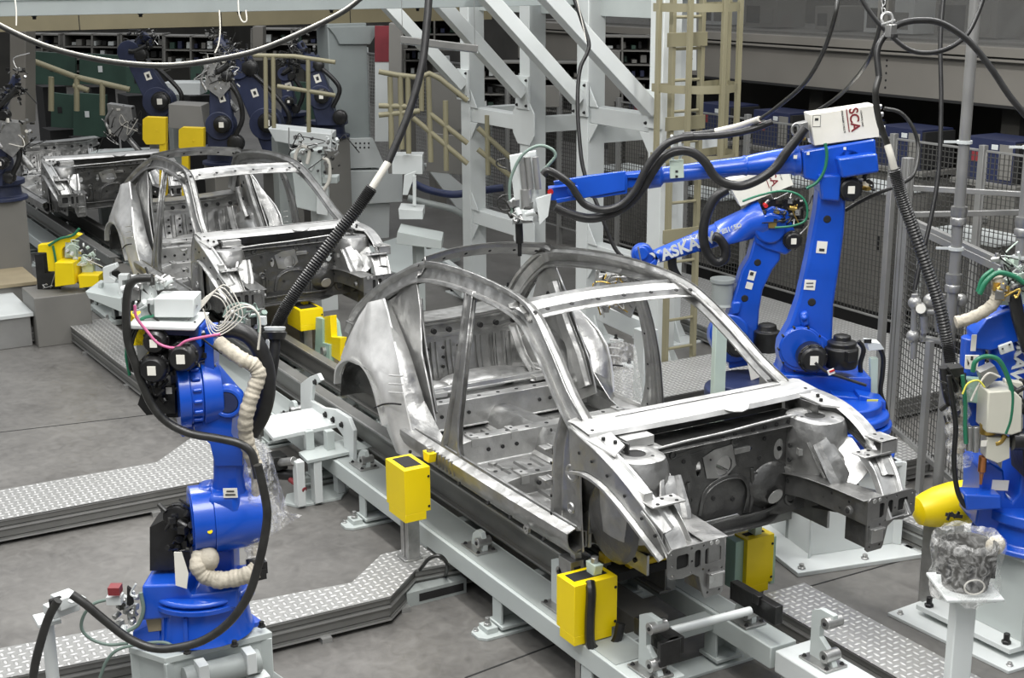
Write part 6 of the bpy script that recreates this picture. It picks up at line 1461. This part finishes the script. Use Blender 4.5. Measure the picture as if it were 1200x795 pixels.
# stair stringer, floor cover plates near the pillar
b = MB('whiter'); P = [on(x, y, 'x', -11.5) for x, y in ((497, 192), (510, 190), (548, 222), (560, 262), (540, 250))]; b.prism(P, (-.05, 0, 0)); g = on(552, 255, 'x', -11.5); b.lo((g.x-.1, g.y-.05, 0), (g.x, g.y+.05, g.z+.05)); single('stair_stringer', b, 'white sloping stair side plate at the foot of the tan stair railing', 'stair', bevel=.004)
cabf = thing('equipment_stand', 'white steel equipment stand with brackets between the pillar and the white frame', 'stand', tuple(on(470, 275, 'z', 0)))
for pts in ([(462, 178), (497, 178), (497, 200), (462, 200)],): b = MB('whiter'); slab(b, pts, 15.8, .3); build('mounting_plate', b, cabf, .004)
b = MB('whiter'); slab(b, [(470, 238), (498, 240), (498, 250), (471, 250)], 15.6, .4); slab(b, [(484, 205), (488, 205), (488, 240), (484, 240)], 15.6, .06); slab(b, [(474, 205), (488, 200), (478, 228), (472, 228)], 15.6, .04); build('arm_bracket', b, cabf, .004)
b = MB('white'); slab(b, [(470, 262), (520, 272), (520, 282), (468, 276)], 15.2, .5); slab(b, [(500, 280), (506, 280), (506, 290), (500, 290)], 15.2, .1); g = at(490, 280, 15.2); b.lo((g.x-.05, g.y-.05, 0), (g.x+.05, g.y+.05, g.z)); build('lower_tray', b, cabf, .004)
b = MB('navy'); RC(b, [(480, 212), (500, 222), (530, 228), (560, 224), (590, 220)], 16.5, .045); build('wrapped_hose', b, cabf)
b = MB('grey'); RC(b, [(478, 232), (500, 238), (530, 245), (548, 255)], 16.5, .04); build('foil_duct', b, cabf)
# ramp rails on the floor
b = MB('whiter'); b.bar(on(480, 290, 'z', .1), on(545, 345, 'z', .1), .08, .08); b.use('dkblue').bar(on(486, 290, 'z', .08), on(560, 345, 'z', .08), .14, .03); b.use('whiter').bar(on(496, 290, 'z', .1), on(575, 345, 'z', .1), .08, .08); single('cable_tray', b, 'white floor cable tray with blue cables running behind the nearest car roof', 'cable tray')
# left yellow machine beside the third body
ym = thing('yellow_gripper', 'yellow gripper machine with black drive, far left beside the second car body', 'gripper', (-9.6, -1.35, 0))
D = 14.2; b = MB('yellow')
slab(b, [(48, 285), (58, 284), (72, 278), (92, 272), (98, 274), (80, 286), (76, 290), (76, 316), (60, 316), (58, 294), (48, 294)], D, .10); build('arm', b, ym, .006)
b = MB('yellow'); slab(b, [(75, 301), (96, 301), (98, 326), (75, 329)], D, .3, .1); build('box_cover', b, ym, .006)
b = MB('yellow'); slab(b, [(98, 318), (122, 318), (122, 330), (100, 333)], D, .2, .12); build('foot_cover', b, ym, .004)
b = MB('black'); slab(b, [(48, 294), (58, 294), (60, 316), (76, 316), (76, 340), (52, 340), (50, 318)], D, .2, -.05); clutter(b, 60, 335, 30, 18, D, 0, 12, 71, ('black', 'midsteel')); build('drive', b, ym, .006)
b = MB('mint_pale'); slab(b, [(80, 282), (92, 282), (93, 300), (80, 300)], D, .1, .0); slab(b, [(98, 300), (112, 308), (112, 318), (100, 318)], D, .1, .02); clutter(b, 95, 300, 34, 26, D, .05, 20, 72, ('mint_pale', 'midsteel', 'whiter')); build('clamp_block', b, ym, .003)
b = MB('hosegreen'); RC(b, [(57, 288), (70, 280), (85, 276), (93, 268)], D, .014, .08); RC(b, [(62, 288), (64, 298), (66, 310)], D, .012, .08); build('green_hose', b, ym)
g = at(62, 340, D); b = MB('cabinet'); b.lo((g.x-.3, g.y-.25, 0), (g.x+.3, g.y+.3, max(.05, g.z))); build('plinth', b, ym, .006)
# C-shaped white clamp plates by the yellow machine and stand
for (pts, lb) in (([(123, 312), (138, 307), (140, 312), (131, 318), (131, 322), (138, 326), (137, 330), (124, 330)], 'C-shaped white clamp plate right of the yellow gripper machine'), ([(141, 320), (152, 320), (152, 326), (146, 327), (146, 338), (152, 340), (152, 368), (142, 368)], 'tall white clamp plate above the left robot')):
    b = MB('whiter'); slab(b, pts, 12.8, .08); single('clamp_plate', b, lb, 'clamp plate', bevel=.005)
b = MB('white'); slab(b, [(118, 328), (158, 336), (160, 352), (122, 336)], 12.9, .5); slab(b, [(118, 330), (122, 330), (122, 356), (118, 356)], 12.9, .08)
g = on(128, 366, 'z', .05); b.box((g.x, g.y, .03), (.9, .2, .05)); single('side_stand', b, 'low white machine stand under the C-shaped clamp plate at the left', 'stand', bevel=.004)
# boxes and benches at the far left
for i, (p0, p1, z, mt, lb) in enumerate((((0, 305), (42, 335), .45, 'cabinet', 'low grey bench with tan boards at the left edge, above the walkway'), ((0, 345), (35, 372), .35, 'alu', 'low metal-topped cabinet at the left edge, nearest the walkway'))):
    a = on(p0[0]-20, p0[1], 'z', z); c = on(p1[0], p1[1]-6, 'z', z)
    t = thing('work_bench', lb, 'bench', ((a.x+c.x)/2, (a.y+c.y)/2, 0))
    x0_, x1_ = sorted((a.x, c.x)); y0_, y1_ = sorted((a.y, c.y)); y0_ -= 1.2 if i else .5
    b = MB(mt); b.lo((x0_, y0_, 0), (x1_, y1_, z-.04)); build('body', b, t, .006); b = MB('wood' if not i else 'whiter'); b.lo((x0_-.03, y0_, z-.04), (x1_+.03, y1_+.03, z)); build('top', b, t, .004)
# background rack of dark machinery and green panels, upper left
rnd = random.Random(21)
gp = [(42, 60, 90, 100), (95, 62, 150, 100), (62, 108, 88, 150), (88, 108, 126, 160), (150, 78, 180, 110), (345, 95, 392, 140), (225, 70, 250, 110)]
for i, (x0, y0, x1, y1) in enumerate(gp):
    D = 24.5-i*.5; b = MB('green'); slab(b, [(x0, y0), (x1, y0+3), (x1, y1), (x0, y1-2)], D, .1)
    b.use('whiter' if i % 2 else 'hole'); plug(b, (x0+x1)/2-5, (y0+y1)/2, 5, 7, D, .06)
    b.use('hole'); g = at((x0+x1)/2, y1, D); b.lo((g.x-.3, g.y-.3, 0), (g.x+.3, g.y+.1, g.z))
    single('green_panel', b, ['dark green cabinet with a paper beside the far column', 'dark green cabinet under the hanging cable', 'green guard box left of the tan railing', 'green guard box at the end of the far mesh frame', 'dark green panel behind the yellow plates robot', 'green panel seen through the tan railing', 'dark green panel between the dim robots'][i], 'panel', 'green guard panels', .006)
rl = ['dark rack of small parts high at the far left, under the tan beam', 'dark shelf rack with white bins under the tan beam, second from the left', 'dark machine rack behind the first dim robot', 'dark machinery between the dim robots under the tan beam', 'dark cabinet rack behind the tan railing', 'dark rack behind the red board', 'dark machine frame behind the braces', 'dark shelves behind the white frame columns', 'dark control rack right of the white columns']
for i, (x0, x1, y0, y1) in enumerate(((36, 80, 38, 62), (84, 148, 38, 95), (150, 200, 38, 80), (200, 260, 40, 72), (300, 392, 32, 66), (452, 500, 50, 85), (470, 550, 20, 55), (560, 680, 70, 125), (690, 760, 40, 120))):
    D = 27-.9*i; t = thing('storage_rack', rl[i], 'rack', tuple(V((at(x0, y1, D).x, at(x0, y1, D).y, 0))))
    b = MB('wall'); slab(b, [(x0, y0), (x1, y0), (x1, y1), (x0, y1)], D, .1, -.3); build('back_panel', b, t)
    b = MB('board'); nrow = max(2, int((y1-y0)/14))
    for k in range(nrow+1): yy = y0+(y1-y0)*k/nrow; slab(b, [(x0, yy), (x1, yy+1), (x1, yy+2.5), (x0, yy+1.5)], D, .5)
    for xx in (x0, (x0+x1)/2, x1-2): slab(b, [(xx, y0), (xx+2, y0), (xx+2, y1), (xx, y1)], D, .5)
    g = at((x0+x1)/2, y1, D); b.lo((g.x-.1, g.y-.1, 0), (g.x+.1, g.y+.1, g.z+.05)); build('frame', b, t)
    b = MB('cabinet')
    for k in range(nrow):
        yy = y0+(y1-y0)*(k+1)/nrow
        for j in range(int((x1-x0)/9)):
            xx = x0+2+j*9+rnd.uniform(0, 3); hh = rnd.uniform(3, 9); ww = rnd.uniform(3, 7); b.use(rnd.choice(('cabinet', 'whiter', 'hole', 'hole', 'dkblue', 'board', 'green'))); slab(b, [(xx, yy-hh), (xx+ww, yy-hh), (xx+ww, yy), (xx, yy)], D, rnd.uniform(.1, .4), 0)
    build('stored_parts', b, t, .0, kind='stuff')
b = MB('redboard'); slab(b, [(440, 30), (457, 30), (457, 72), (440, 72)], 19.5, .1); b.use('whiter'); slab(b, [(440, 72), (457, 72), (458, 165), (440, 165)], 19.5, .08); single('notice_board', b, 'tall board with dark red upper half right of the thick pillar', 'board')
b = MB('cabinet'); slab(b, [(458, 26), (473, 28), (472, 200), (457, 200)], 19.0, .3); struct('trim_9', b, .01)
b = MB('mezz'); slab(b, [(24, 35), (42, 35), (42, 142), (24, 142)], 18.5, .4); struct('trim_10', b, .01)
b = MB('mezz'); slab(b, [(300, 30), (312, 30), (312, 70), (300, 70)], 22, .3); struct('trim_11', b, .01)
# light boards seen between the columns
for i, (pts, D, mt, lb) in enumerate((([(500, 86), (546, 82), (546, 150), (500, 160)], 18, 'board', 'grey wall panel behind the tan stair railing'), ([(604, 100), (655, 100), (655, 125), (604, 125)], 18.5, 'board', 'grey wall panel between the white columns'), ([(697, 55), (726, 60), (726, 125), (697, 122)], 18, 'board', 'dark grey door panel right of the middle white column'), ([(500, 155), (548, 160), (548, 205), (500, 200)], 17.5, 'board', 'low grey panel behind the sloping handrail'), ([(800, 0), (815, 0), (815, 82), (800, 82)], 15.5, 'whiter', 'narrow white perforated panel behind the ladder'))):
    b = MB(mt); slab(b, pts, D, .08)
    if mt == 'whiter':
        for k in range(10): b.use('hole'); plug(b, 804+7*(k % 2), 45+6*(k//2), 1.6, 1.6, D, .042)
        b.use('dkblue'); plug(b, 806, 24, 9, 5, D, .042)
    single('wall_panel', b, lb, 'panel', bevel=.004)
# low pale machines behind the second body's roof
for i, (pts, D, mt, lb) in enumerate((([(115, 175), (190, 172), (190, 184), (120, 188)], 20.5, 'white', 'low pale flat machine top left of the yellow plates'), ([(200, 94), (243, 94), (243, 108), (200, 108)], 21, 'whiter', 'pale perforated panel between the dim robots'), ([(208, 118), (245, 120), (250, 150), (208, 145)], 18.6, 'cabinet', 'pale sloping machine cover behind the right yellow plate'), ([(322, 145), (394, 152), (394, 172), (330, 160)], 17.2, 'whiter', 'pale machine table under the tan railing'))):
    b = MB(mt); slab(b, pts, D, .5)
    g = at(pts[3][0], pts[3][1], D); b.use('grey').lo((g.x-.1, g.y-.1, 0), (g.x+.1, g.y+.1, g.z)); single('machine_table', b, lb, 'machine', bevel=.006)
# panel section of the third body's far side: white fixtures
fx = thing('welding_fixture', 'white and grey clamping fixture with valves between the second car body and the pillar', 'fixture', tuple(on(375, 270, 'z', 0)))
D = 15.2; b = MB('white'); slab(b, [(345, 175), (380, 172), (382, 245), (352, 238)], D, .3); slab(b, [(380, 205), (398, 204), (398, 212), (380, 212)], D, .2); build('upright', b, fx, .006)
b = MB('steel_bright'); clutter(b, 372, 182, 50, 44, D, .15, 46, 81, ('midsteel', 'whiter', 'black', 'cable', 'midsteel')); build('valves', b, fx)
b = MB('hosewhite'); RC(b, [(350, 200), (346, 185), (352, 172), (362, 176), (360, 192)], D, .02, .2); RC(b, [(378, 225), (386, 210), (385, 190), (378, 185)], D, .02, .2); build('air_hose', b, fx)
b = MB('whiter'); slab(b, [(373, 215), (386, 218), (386, 250), (373, 248)], D, .15, .1); g = at(378, 245, D); b.lo((g.x-.1, g.y-.1, 0), (g.x+.1, g.y+.1, g.z)); build('stand', b, fx, .004)
# ================================================================ hanging cables and loose things
def cable(name, label, cat, segs, mats=None):
    """segs: list of (pts with depth, radius, material)"""
    t = None
    if len(segs) == 1:
        pts, r, m_ = segs[0]; b = MB(m_); b.tube([at(*p) for p in pts], r, 10, 8); return single(name, b, label, cat)
    t = thing(name, label, cat, tuple(at(*segs[0][1][0])))
    for nm, pts, r, m_ in segs: b = MB(m_); b.tube([at(*p) for p in pts], r, 10, 8); build(nm, b, t)
    return t
b = MB('cable'); 
single('hanging_cable', MB('cable').tube([at(*p) for p in ((-30, 10, 7), (0, 30, 7), (50, 53, 7), (100, 67, 7), (150, 75, 7), (200, 77, 7), (250, 71, 7), (300, 60, 7), (350, 40, 7), (400, 15, 7), (430, -8, 7))], .014, 10, 8).use('hosewhite').tube([at(*p) for p in ((-30, 7, 6.99), (0, 27.5, 6.99), (50, 50.5, 6.99), (100, 64.5, 6.99), (150, 72.5, 6.99), (200, 74.5, 6.99), (250, 68.5, 6.99), (300, 57.5, 6.99), (350, 37.5, 6.99), (400, 12.5, 6.99), (430, -10, 6.99))], .005, 8, 8), 'grey cable with a pale strand sagging across the top left', 'cable')
# black sleeve diving to the left robot
t = thing('hanging_cable', 'black ribbed cable sleeve descending from the top centre to the left robot', 'cable', tuple(at(430, 215, 7)))
b = MB('rubber'); b.tube([at(*p) for p in ((503, -10, 7), (500, 30, 7), (494, 80, 7), (478, 135, 7), (455, 190, 7))], .020, 10, 8); build('cable', b, t)
b = MB('hosewhite'); b.tube([at(*p) for p in ((455, 190, 7), (448, 201, 7), (436, 220, 7))], .019, 10, 4); build('white_sleeve', b, t)
P = smooth([at(*p) for p in ((436, 220, 7), (420, 243, 7), (395, 275, 7), (368, 312, 7), (345, 345, 7), (330, 370, 7), (322, 390, 7))], 26)
b = MB('rubber'); b.tube(P, .03, 12, 1, rad=lambda u: .034 if int(u*155) % 2 else .028); build('ribbed_sleeve', b, t)
b = MB('rubber'); b.tube([at(*p) for p in ((322, 385, 7), (322, 410, 7), (318, 440, 7), (312, 465, 7))], .028, 10, 5); b.tube([at(*p) for p in ((310, 385, 7), (306, 420, 7), (300, 470, 7), (292, 490, 7))], .014, 8, 5); build('loose_cables', b, t)
q = at(322, 384, 7); b = MB('whiter'); b.lathe(q-cu*.03, cu, [(0, .045), (.03, .055), (.035, .05)], 20); b.use('rubber').lathe(q-cu*.06, cu, [(0, .05), (.035, .062), (.045, .05)], 20); build('clamp_ring', b, t)
b = MB('whiter'); slab(b, [(283, 372), (297, 372), (297, 394), (283, 394)], 7.1, .08); clutter(b, 292, 380, 34, 34, 7.1, .03, 30, 95, ('midsteel', 'whiter', 'hosegrey', 'cable', 'mint_pale'), r=.004); build('valve_block', b, t, .002)
b = MB('hosegrey'); b.tube([at(*p) for p in ((262, 372, 7), (268, 360, 7), (283, 356, 7), (298, 362, 7), (304, 378, 7), (303, 400, 7), (306, 425, 7))], .008, 8, 5); build('green_hose', b, t)
b = MB('whiter'); slab(b, [(290, 394), (312, 392), (316, 400), (314, 436), (310, 436), (309, 402), (290, 400)], 7.1, .02); slab(b, [(308, 420), (312, 424), (296, 444), (293, 440)], 7.1, .02); build('bracket', b, t, .002)
# cables at the upper middle and right
cable('hanging_cable', 'black cable hanging in front of the white steel frame columns', 'cable', [([(672, -5, 9.5), (682, 25, 9.5), (690, 50, 9.5), (688, 62, 9.5), (680, 80, 9.5), (677, 110, 9.5), (678, 150, 9.5), (684, 200, 9.5), (700, 240, 9.5), (720, 290, 9.5), (740, 310, 9.5)], .014, 'rubber')])
cable('hanging_cable', 'grey cable curving from the top right down to the long robot arm', 'cable', [('cable', [(983, -8, 7.6), (978, 20, 7.6), (965, 60, 7.8), (945, 95, 8), (918, 120, 8.3), (890, 140, 8.6), (866, 148, 8.8)], .013, 'cable'), ('white_sleeve', [(890, 139.5, 8.58), (866, 147.5, 8.78), (838, 154, 8.85)], .019, 'hosewhite'), ('end_cable', [(838, 154, 8.85), (818, 157, 8.85), (800, 158, 8.85)], .018, 'rubber')])
cable('hanging_cable', 'grey cable curving behind the white lettered box of the tall robot', 'cable', [([(1038, -8, 7.8), (1030, 35, 7.9), (1018, 70, 8.1), (1000, 95, 8.6), (980, 115, 9.1), (955, 132, 9.3)], .013, 'cable')])
cable('hanging_cable', 'black cable looping over the steel shackle to the right edge', 'cable', [([(1030, 90, 6.8), (1028, 60, 6.8), (1037, 42, 6.8), (1055, 28, 6.8), (1080, 24, 6.8), (1105, 28, 6.8), (1135, 48, 6.8), (1160, 78, 6.8), (1185, 115, 6.8), (1215, 150, 6.8)], .016, 'rubber')])
cable('hanging_cable', 'thin black cable sagging between shackle and pipe, top right', 'cable', [([(1005, -10, 7), (1020, 15, 7), (1040, 38, 7), (1065, 58, 7), (1090, 62, 7), (1115, 55, 7), (1135, 38, 7), (1150, 5, 7), (1152, -10, 7)], .012, 'rubber')])
cable('hanging_cable', 'thin vertical black cable left of the steel pipe', 'cable', [([(1106, -8, 8.6), (1102, 50, 8.6), (1103, 120, 8.6), (1100, 200, 8.6), (1090, 260, 8.6), (1078, 310, 8.6), (1072, 340, 8.6)], .014, 'rubber')])
t = thing('hanging_cable', 'black ribbed cable sleeve running down to the right edge robot', 'cable', tuple(at(1075, 300, 7)))
b = MB('cable'); b.tube([at(*p) for p in ((1030, 90, 6.8), (1026, 110, 6.8), (1030, 140, 6.85), (1040, 170, 6.9))], .016, 10, 6); build('cable', b, t)
b = MB('hosewhite'); b.tube([at(*p) for p in ((1040, 170, 6.9), (1044, 183, 6.9), (1048, 198, 6.92))], .018, 10, 4); build('white_sleeve', b, t)
P = smooth([at(*p) for p in ((1048, 198, 6.92), (1055, 225, 6.95), (1068, 262, 7), (1085, 310, 7.05), (1100, 355, 7.1), (1110, 400, 7.15), (1114, 425, 7.15))], 26)
b = MB('rubber'); b.tube(P, .03, 12, 1, rad=lambda u: .034 if int(u*155) % 2 else .028); build('ribbed_sleeve', b, t)
cable('hanging_cable', 'grey cable looping from the white lettered box past the mesh fence post', 'cable', [([(1036, 127, 9), (1055, 132, 9), (1070, 150, 9), (1076, 175, 9), (1070, 205, 8.9), (1050, 218, 8.9), (1025, 228, 8.95), (1005, 238, 9), (990, 247, 9)], .013, 'cable')])
# shackle and chain
t = thing('shackle', 'steel shackle on a chain holding the looped cable at the top right', 'shackle', tuple(at(1040, 30, 6.7)))
for i in range(5):
    c_ = at(1034+(i % 2)*1.5, -2+i*5, 6.75); b = MB('midsteel'); a1 = cr if i % 2 else cf; b.tube([c_+a1*.008*math.cos(a_)+cu*.014*math.sin(a_) for a_ in [2*PI*j/10 for j in range(11)]], .0035, 6, 1); build('chain_link', b, t)
b = MB('midsteel'); b.tube([at(*p) for p in ((1035, 28, 6.7), (1033, 22, 6.7), (1036, 16, 6.7), (1043, 16, 6.7), (1046, 22, 6.7), (1045, 27, 6.7))], .008, 8, 4); b.cyl(at(1033, 29, 6.7), at(1049, 24, 6.7), .007); build('shackle_bow', b, t)
b = MB('midsteel'); c_ = at(1044, 36, 6.7); b.box(c_, (.04, .04, .06)); b.use('hole').box(at(1048, 42, 6.68), (.02, .03, .02)); build('clamp', b, t, .003)
for i, (pts, D, lb) in enumerate((([(17, -5), (19, 12), (19, 30)], 6.6, 'thin pale wire hanging at the top left corner'), ([(257, 12), (258, 35), (256, 52), (252, 62)], 6.6, 'thin pale wire hanging left of the slanting dim robot'), ([(279, -5), (280, 15), (284, 25), (289, 24), (288, 12)], 6.6, 'thin pale wire hooked under the pale overhead beam'), ([(675, -5), (682, 25), (687, 48)], 9.4, 'thin pale strand beside the black hanging cable'))):
    single('hanging_wire', MB('hosewhite').tube([at(x, y, D) for x, y in pts], .0035, 6, 5), lb, 'wire', 'thin hanging wires')
# hanging dark channel lamp near the braces
b = MB('aludark'); p0, p1 = at(470, 46, 11), at(560, 57, 11); b.bar(p0, p1, .10, .05); b.use('whiter').bar(p0-V((0, 0, .03)), p1-V((0, 0, .03)), .05, .012); b.use('midsteel').cyl(p0+(p1-p0)*.02, p0+(p1-p0)*.02+V((0, 0, .9)), .003, n=6).cyl(p0+(p1-p0)*.96, p0+(p1-p0)*.96+V((0, 0, .9)), .003, n=6)
single('channel_lamp', b, 'dark hanging channel lamp in front of the diagonal braces', 'lamp', bevel=.003)
# cable post at the lower left
t = thing('cable_post', 'white post with clamp carrying the black cable at the bottom left corner', 'post', tuple(at(55, 790, 6.7)))
b = MB('whiter'); g = at(55, 726, 6.75); b.cyl((g.x, g.y, 0), (g.x, g.y, g.z), .032, n=18); build('tube', b, t)
b = MB('whiter'); b.box(g+V((0, 0, .0)), (.13, .11, .02)); build('cap_plate', b, t, .003)
b = MB('whiter'); g2 = at(72, 712, 6.7); b.box(g2, (.10, .14, .05), .3); g3 = at(76, 703, 6.66); b.box(g3, (.09, .10, .06), .3); b.use('hole').box(at(65, 706, 6.6), (.02, .06, .045), .3); b.use('whiter').box(at(90, 703, 6.6), (.04, .08, .01), .3); build('cable_clamp', b, t, .004)
# bucket in a plastic bag on a square post, lower right
bx_ = at(1130, 690, 6.35)
t = thing('post_stand', 'pale square steel post carrying the bagged bucket at the lower right', 'stand', (bx_.x, bx_.y, 0))
b = MB('whiter'); b.box((bx_.x, bx_.y, bx_.z/2), (.095, .095, bx_.z), -.5); build('post', b, t, .006)
b = MB('whiter'); b.box((bx_.x, bx_.y, bx_.z+.008), (.30, .26, .016), -.5); build('top_plate', b, t, .004)
c_ = V((bx_.x, bx_.y, bx_.z+.016))
t2 = thing('bucket', 'grey metal bucket wrapped in a clear plastic bag on the square post', 'bucket', tuple(c_))
b = MB('midsteel'); H = .20
b = MB('wall'); b.loft([[c_+V((r_*math.cos(2*PI*i/28), r_*math.sin(2*PI*i/28), z_)) for i in range(28)] for z_, r_ in ((0, .095), (.0, .10), (H, .135), (H+.006, .138), (H, .130), (.01, .093))], caps=True)
for k in range(8): b.use('hole').box(c_+V((.118*math.cos(k*.8), .118*math.sin(k*.8), .10)), (.02, .02, .10), k*.8)
build('bucket_body', b, t2)
b = MB('hosewhite'); b.tube([c_+V((.8655, -.5, 0))*.128+V((.5, .8655, 0))*(.045*math.cos(a_))+V((0, 0, .05+.035*math.sin(a_))) for a_ in [2*PI*j/12 for j in range(13)]], .004, 6, 2); build('ring', b, t2)
rnd = random.Random(8); b = MB('film'); prof = [(-.05, .10), (-.03, .16), (.02, .165), (.08, .150), (.14, .158), (.19, .165), (H+.03, .160), (H+.05, .145), (H+.03, .12), (.12, .112)]
secs = []
for j, (z_, r_) in enumerate(prof): secs.append([c_+V((0, 0, z_+.008*math.sin(i*.8+j)+rnd.uniform(-.006, .006)))+V((math.cos(2*PI*i/40), math.sin(2*PI*i/40), 0))*(r_*(1+.035*math.sin(i*.9+j*.5)+.012*rnd.uniform(-1, 1))) for i in range(40)])
b.loft(secs, caps=False); build('plastic_bag', b, t2)
b = MB('wrap'); b.sphere(c_+V((.02, .16, .17)), .05, .8, 1, .9); build('bag_knot', b, t2)
# yellow ballooned cover between fence and right robot
yb = at(1108, 592, 8.05)
t = thing('yellow_dome', 'glossy yellow rounded cover with black marking behind the right edge robot', 'cover', (yb.x, yb.y, 0))
b = MB('yellow'); ax = (at(1150, 575, 8.1)-at(1068, 592, 8.0)).normalized(); p0 = at(1074, 600, 8.0)
b.lathe(p0, ax, [(-.01, .03), (.01, .08), (.06, .10), (.14, .12), (.24, .13), (.34, .125), (.44, .10), (.48, .05)], 32); build('dome', b, t, .0)
b = MB('ink'); c2 = at(1112, 604, 7.86); 
for a_, bb in (((1106, 610), (1110, 601)), ((1110, 601), (1116, 607)), ((1116, 607), (1120, 600)), ((1104, 603), (1124, 606))): b.bar(at(a_[0]+4, a_[1], 7.87), at(bb[0]+4, bb[1], 7.87), .006, .02)
build('marking', b, t)
b = MB('midsteel'); b.lo((yb.x-.08, yb.y-.08, 0), (yb.x+.08, yb.y+.08, yb.z-.08)); build('stand', b, t)
# mint post in front of the tall robot (support column seen over the cowl)
pm = on(862, 465, 'x', -.95)
t = thing('support_post', 'pale green square support post rising behind the car windscreen pillar', 'post', (pm.x, pm.y, 0))
D = 9.9; g = at(843, 400, D); top = onp(843, 370, g, NC)
b = MB('mint_pale'); b.box((g.x, g.y, top.z/2), (.085, .085, top.z), -.35); build('column', b, t, .005)
b = MB('white'); b.box((g.x, g.y, .02), (.3, .3, .04), -.35); build('foot', b, t, .004)
# crumpled plastic wraps hanging near the rear of the body and the left robot
b = MB('film'); rnd = random.Random(4)
def drape(mb, poly_top, poly_bot, D, n=14, rows=10, amp=.05):
    R = []
    for j in range(rows):
        v = j/(rows-1); row = []
        for i in range(n):
            u = i/(n-1); x = (poly_top[0][0]*(1-u)+poly_top[1][0]*u)*(1-v)+(poly_bot[0][0]*(1-u)+poly_bot[1][0]*u)*v; y = (poly_top[0][1]*(1-u)+poly_top[1][1]*u)*(1-v)+(poly_bot[0][1]*(1-u)+poly_bot[1][1]*u)*v
            row.append(at(x, y, D+amp*math.sin(u*9+v*3)*(.3+v)+rnd.uniform(-.01, .01)))
        R.append(row)
    mb.sheetgrid(R, .001, NC); return mb
drape(b, ((305, 520), (314, 520)), ((308, 640), (338, 600)), 7.15, 12, 12, .04); drape(b, ((316, 585), (334, 600)), ((318, 628), (354, 604)), 7.15, 10, 5, .03)
single('plastic_sheet', b, 'clear plastic sheet hanging from the left robot wrapped cables', 'plastic sheet')
b = MB('film'); drape(b, ((714, 395), (745, 405)), ((725, 470), (755, 480)), 9.9, 12, 12, .05); single('plastic_sheet', b, 'crumpled clear plastic sheet behind the far rear pillar of the nearest body', 'plastic sheet')
# second fixture seen through the far rear window: bright clamp tooling
t = thing('clamp_tooling', 'bright steel clamp tooling under the wrist of the lettered robot', 'tooling', tuple(V((at(715, 400, 10.6).x, at(715, 400, 10.6).y, 0))))
P0 = at(600, 300, 10.6)
b = MB('steel_bright'); slab(b, [(700, 320), (735, 312), (748, 340), (738, 368), (706, 352)], 10.6, .15); build('gripper_plate', b, t, .006)
b = MB('steel_bright'); clutter(b, 722, 340, 50, 50, 10.6, .05, 40, 91, ('steel_bright', 'midsteel', 'steel', 'brass', 'black')); build('cylinder_cluster', b, t)
b = MB('whiter'); slab(b, [(700, 352), (765, 378), (765, 402), (700, 372)], 10.9, .12); g = at(757, 400, 10.9); b.lo((g.x-.07, g.y-.07, 0), (g.x+.07, g.y+.07, g.z+.1)); build('white_arm', b, t, .005)
# long floor rails right of the body (seen under the engine bay)
b = MB('alu'); b.lo((-.78, .30, .26), (-.66, 1.55, .32)); b.use('aludark').lo((-.76, .30, .18), (-.68, 1.55, .26)); b.use('grey').lo((-.74, .32, 0), (-.70, .36, .18)); b.lo((-.74, 1.45, 0), (-.70, 1.5, .18)); single('floor_rail', b, 'grey aluminium rail seen under the engine bay beside the white pedestal', 'rail', bevel=.003)
b = MB('midsteel'); b.cyl(at(320, 445, 8.6), at(318, 470, 8.6), .02); 
# square tube end lying by the low walkway
p = on(520, 695, 'z', 0); t = MB('grey'); t.lo((p.x-.03, p.y-.28, 0), (p.x+.07, p.y+.12, .09)); t.use('hole').lo((p.x+.071, p.y-.2, .02), (p.x+.072, p.y+.1, .07)); single('tube_offcut', t, 'grey square steel tube end lying on the floor by the low walkway', 'tube', bevel=.003)
b = MB('cable'); b.tube([on(x, y, 'z', z) for x, y, z in ((492, 668, .2), (503, 655, .3), (516, 652, .32), (524, 662, .25), (522, 675, .1))], .012, 8, 6); single('loose_cable', b, 'thin loose cable looping over the bent end of the low walkway', 'cable')
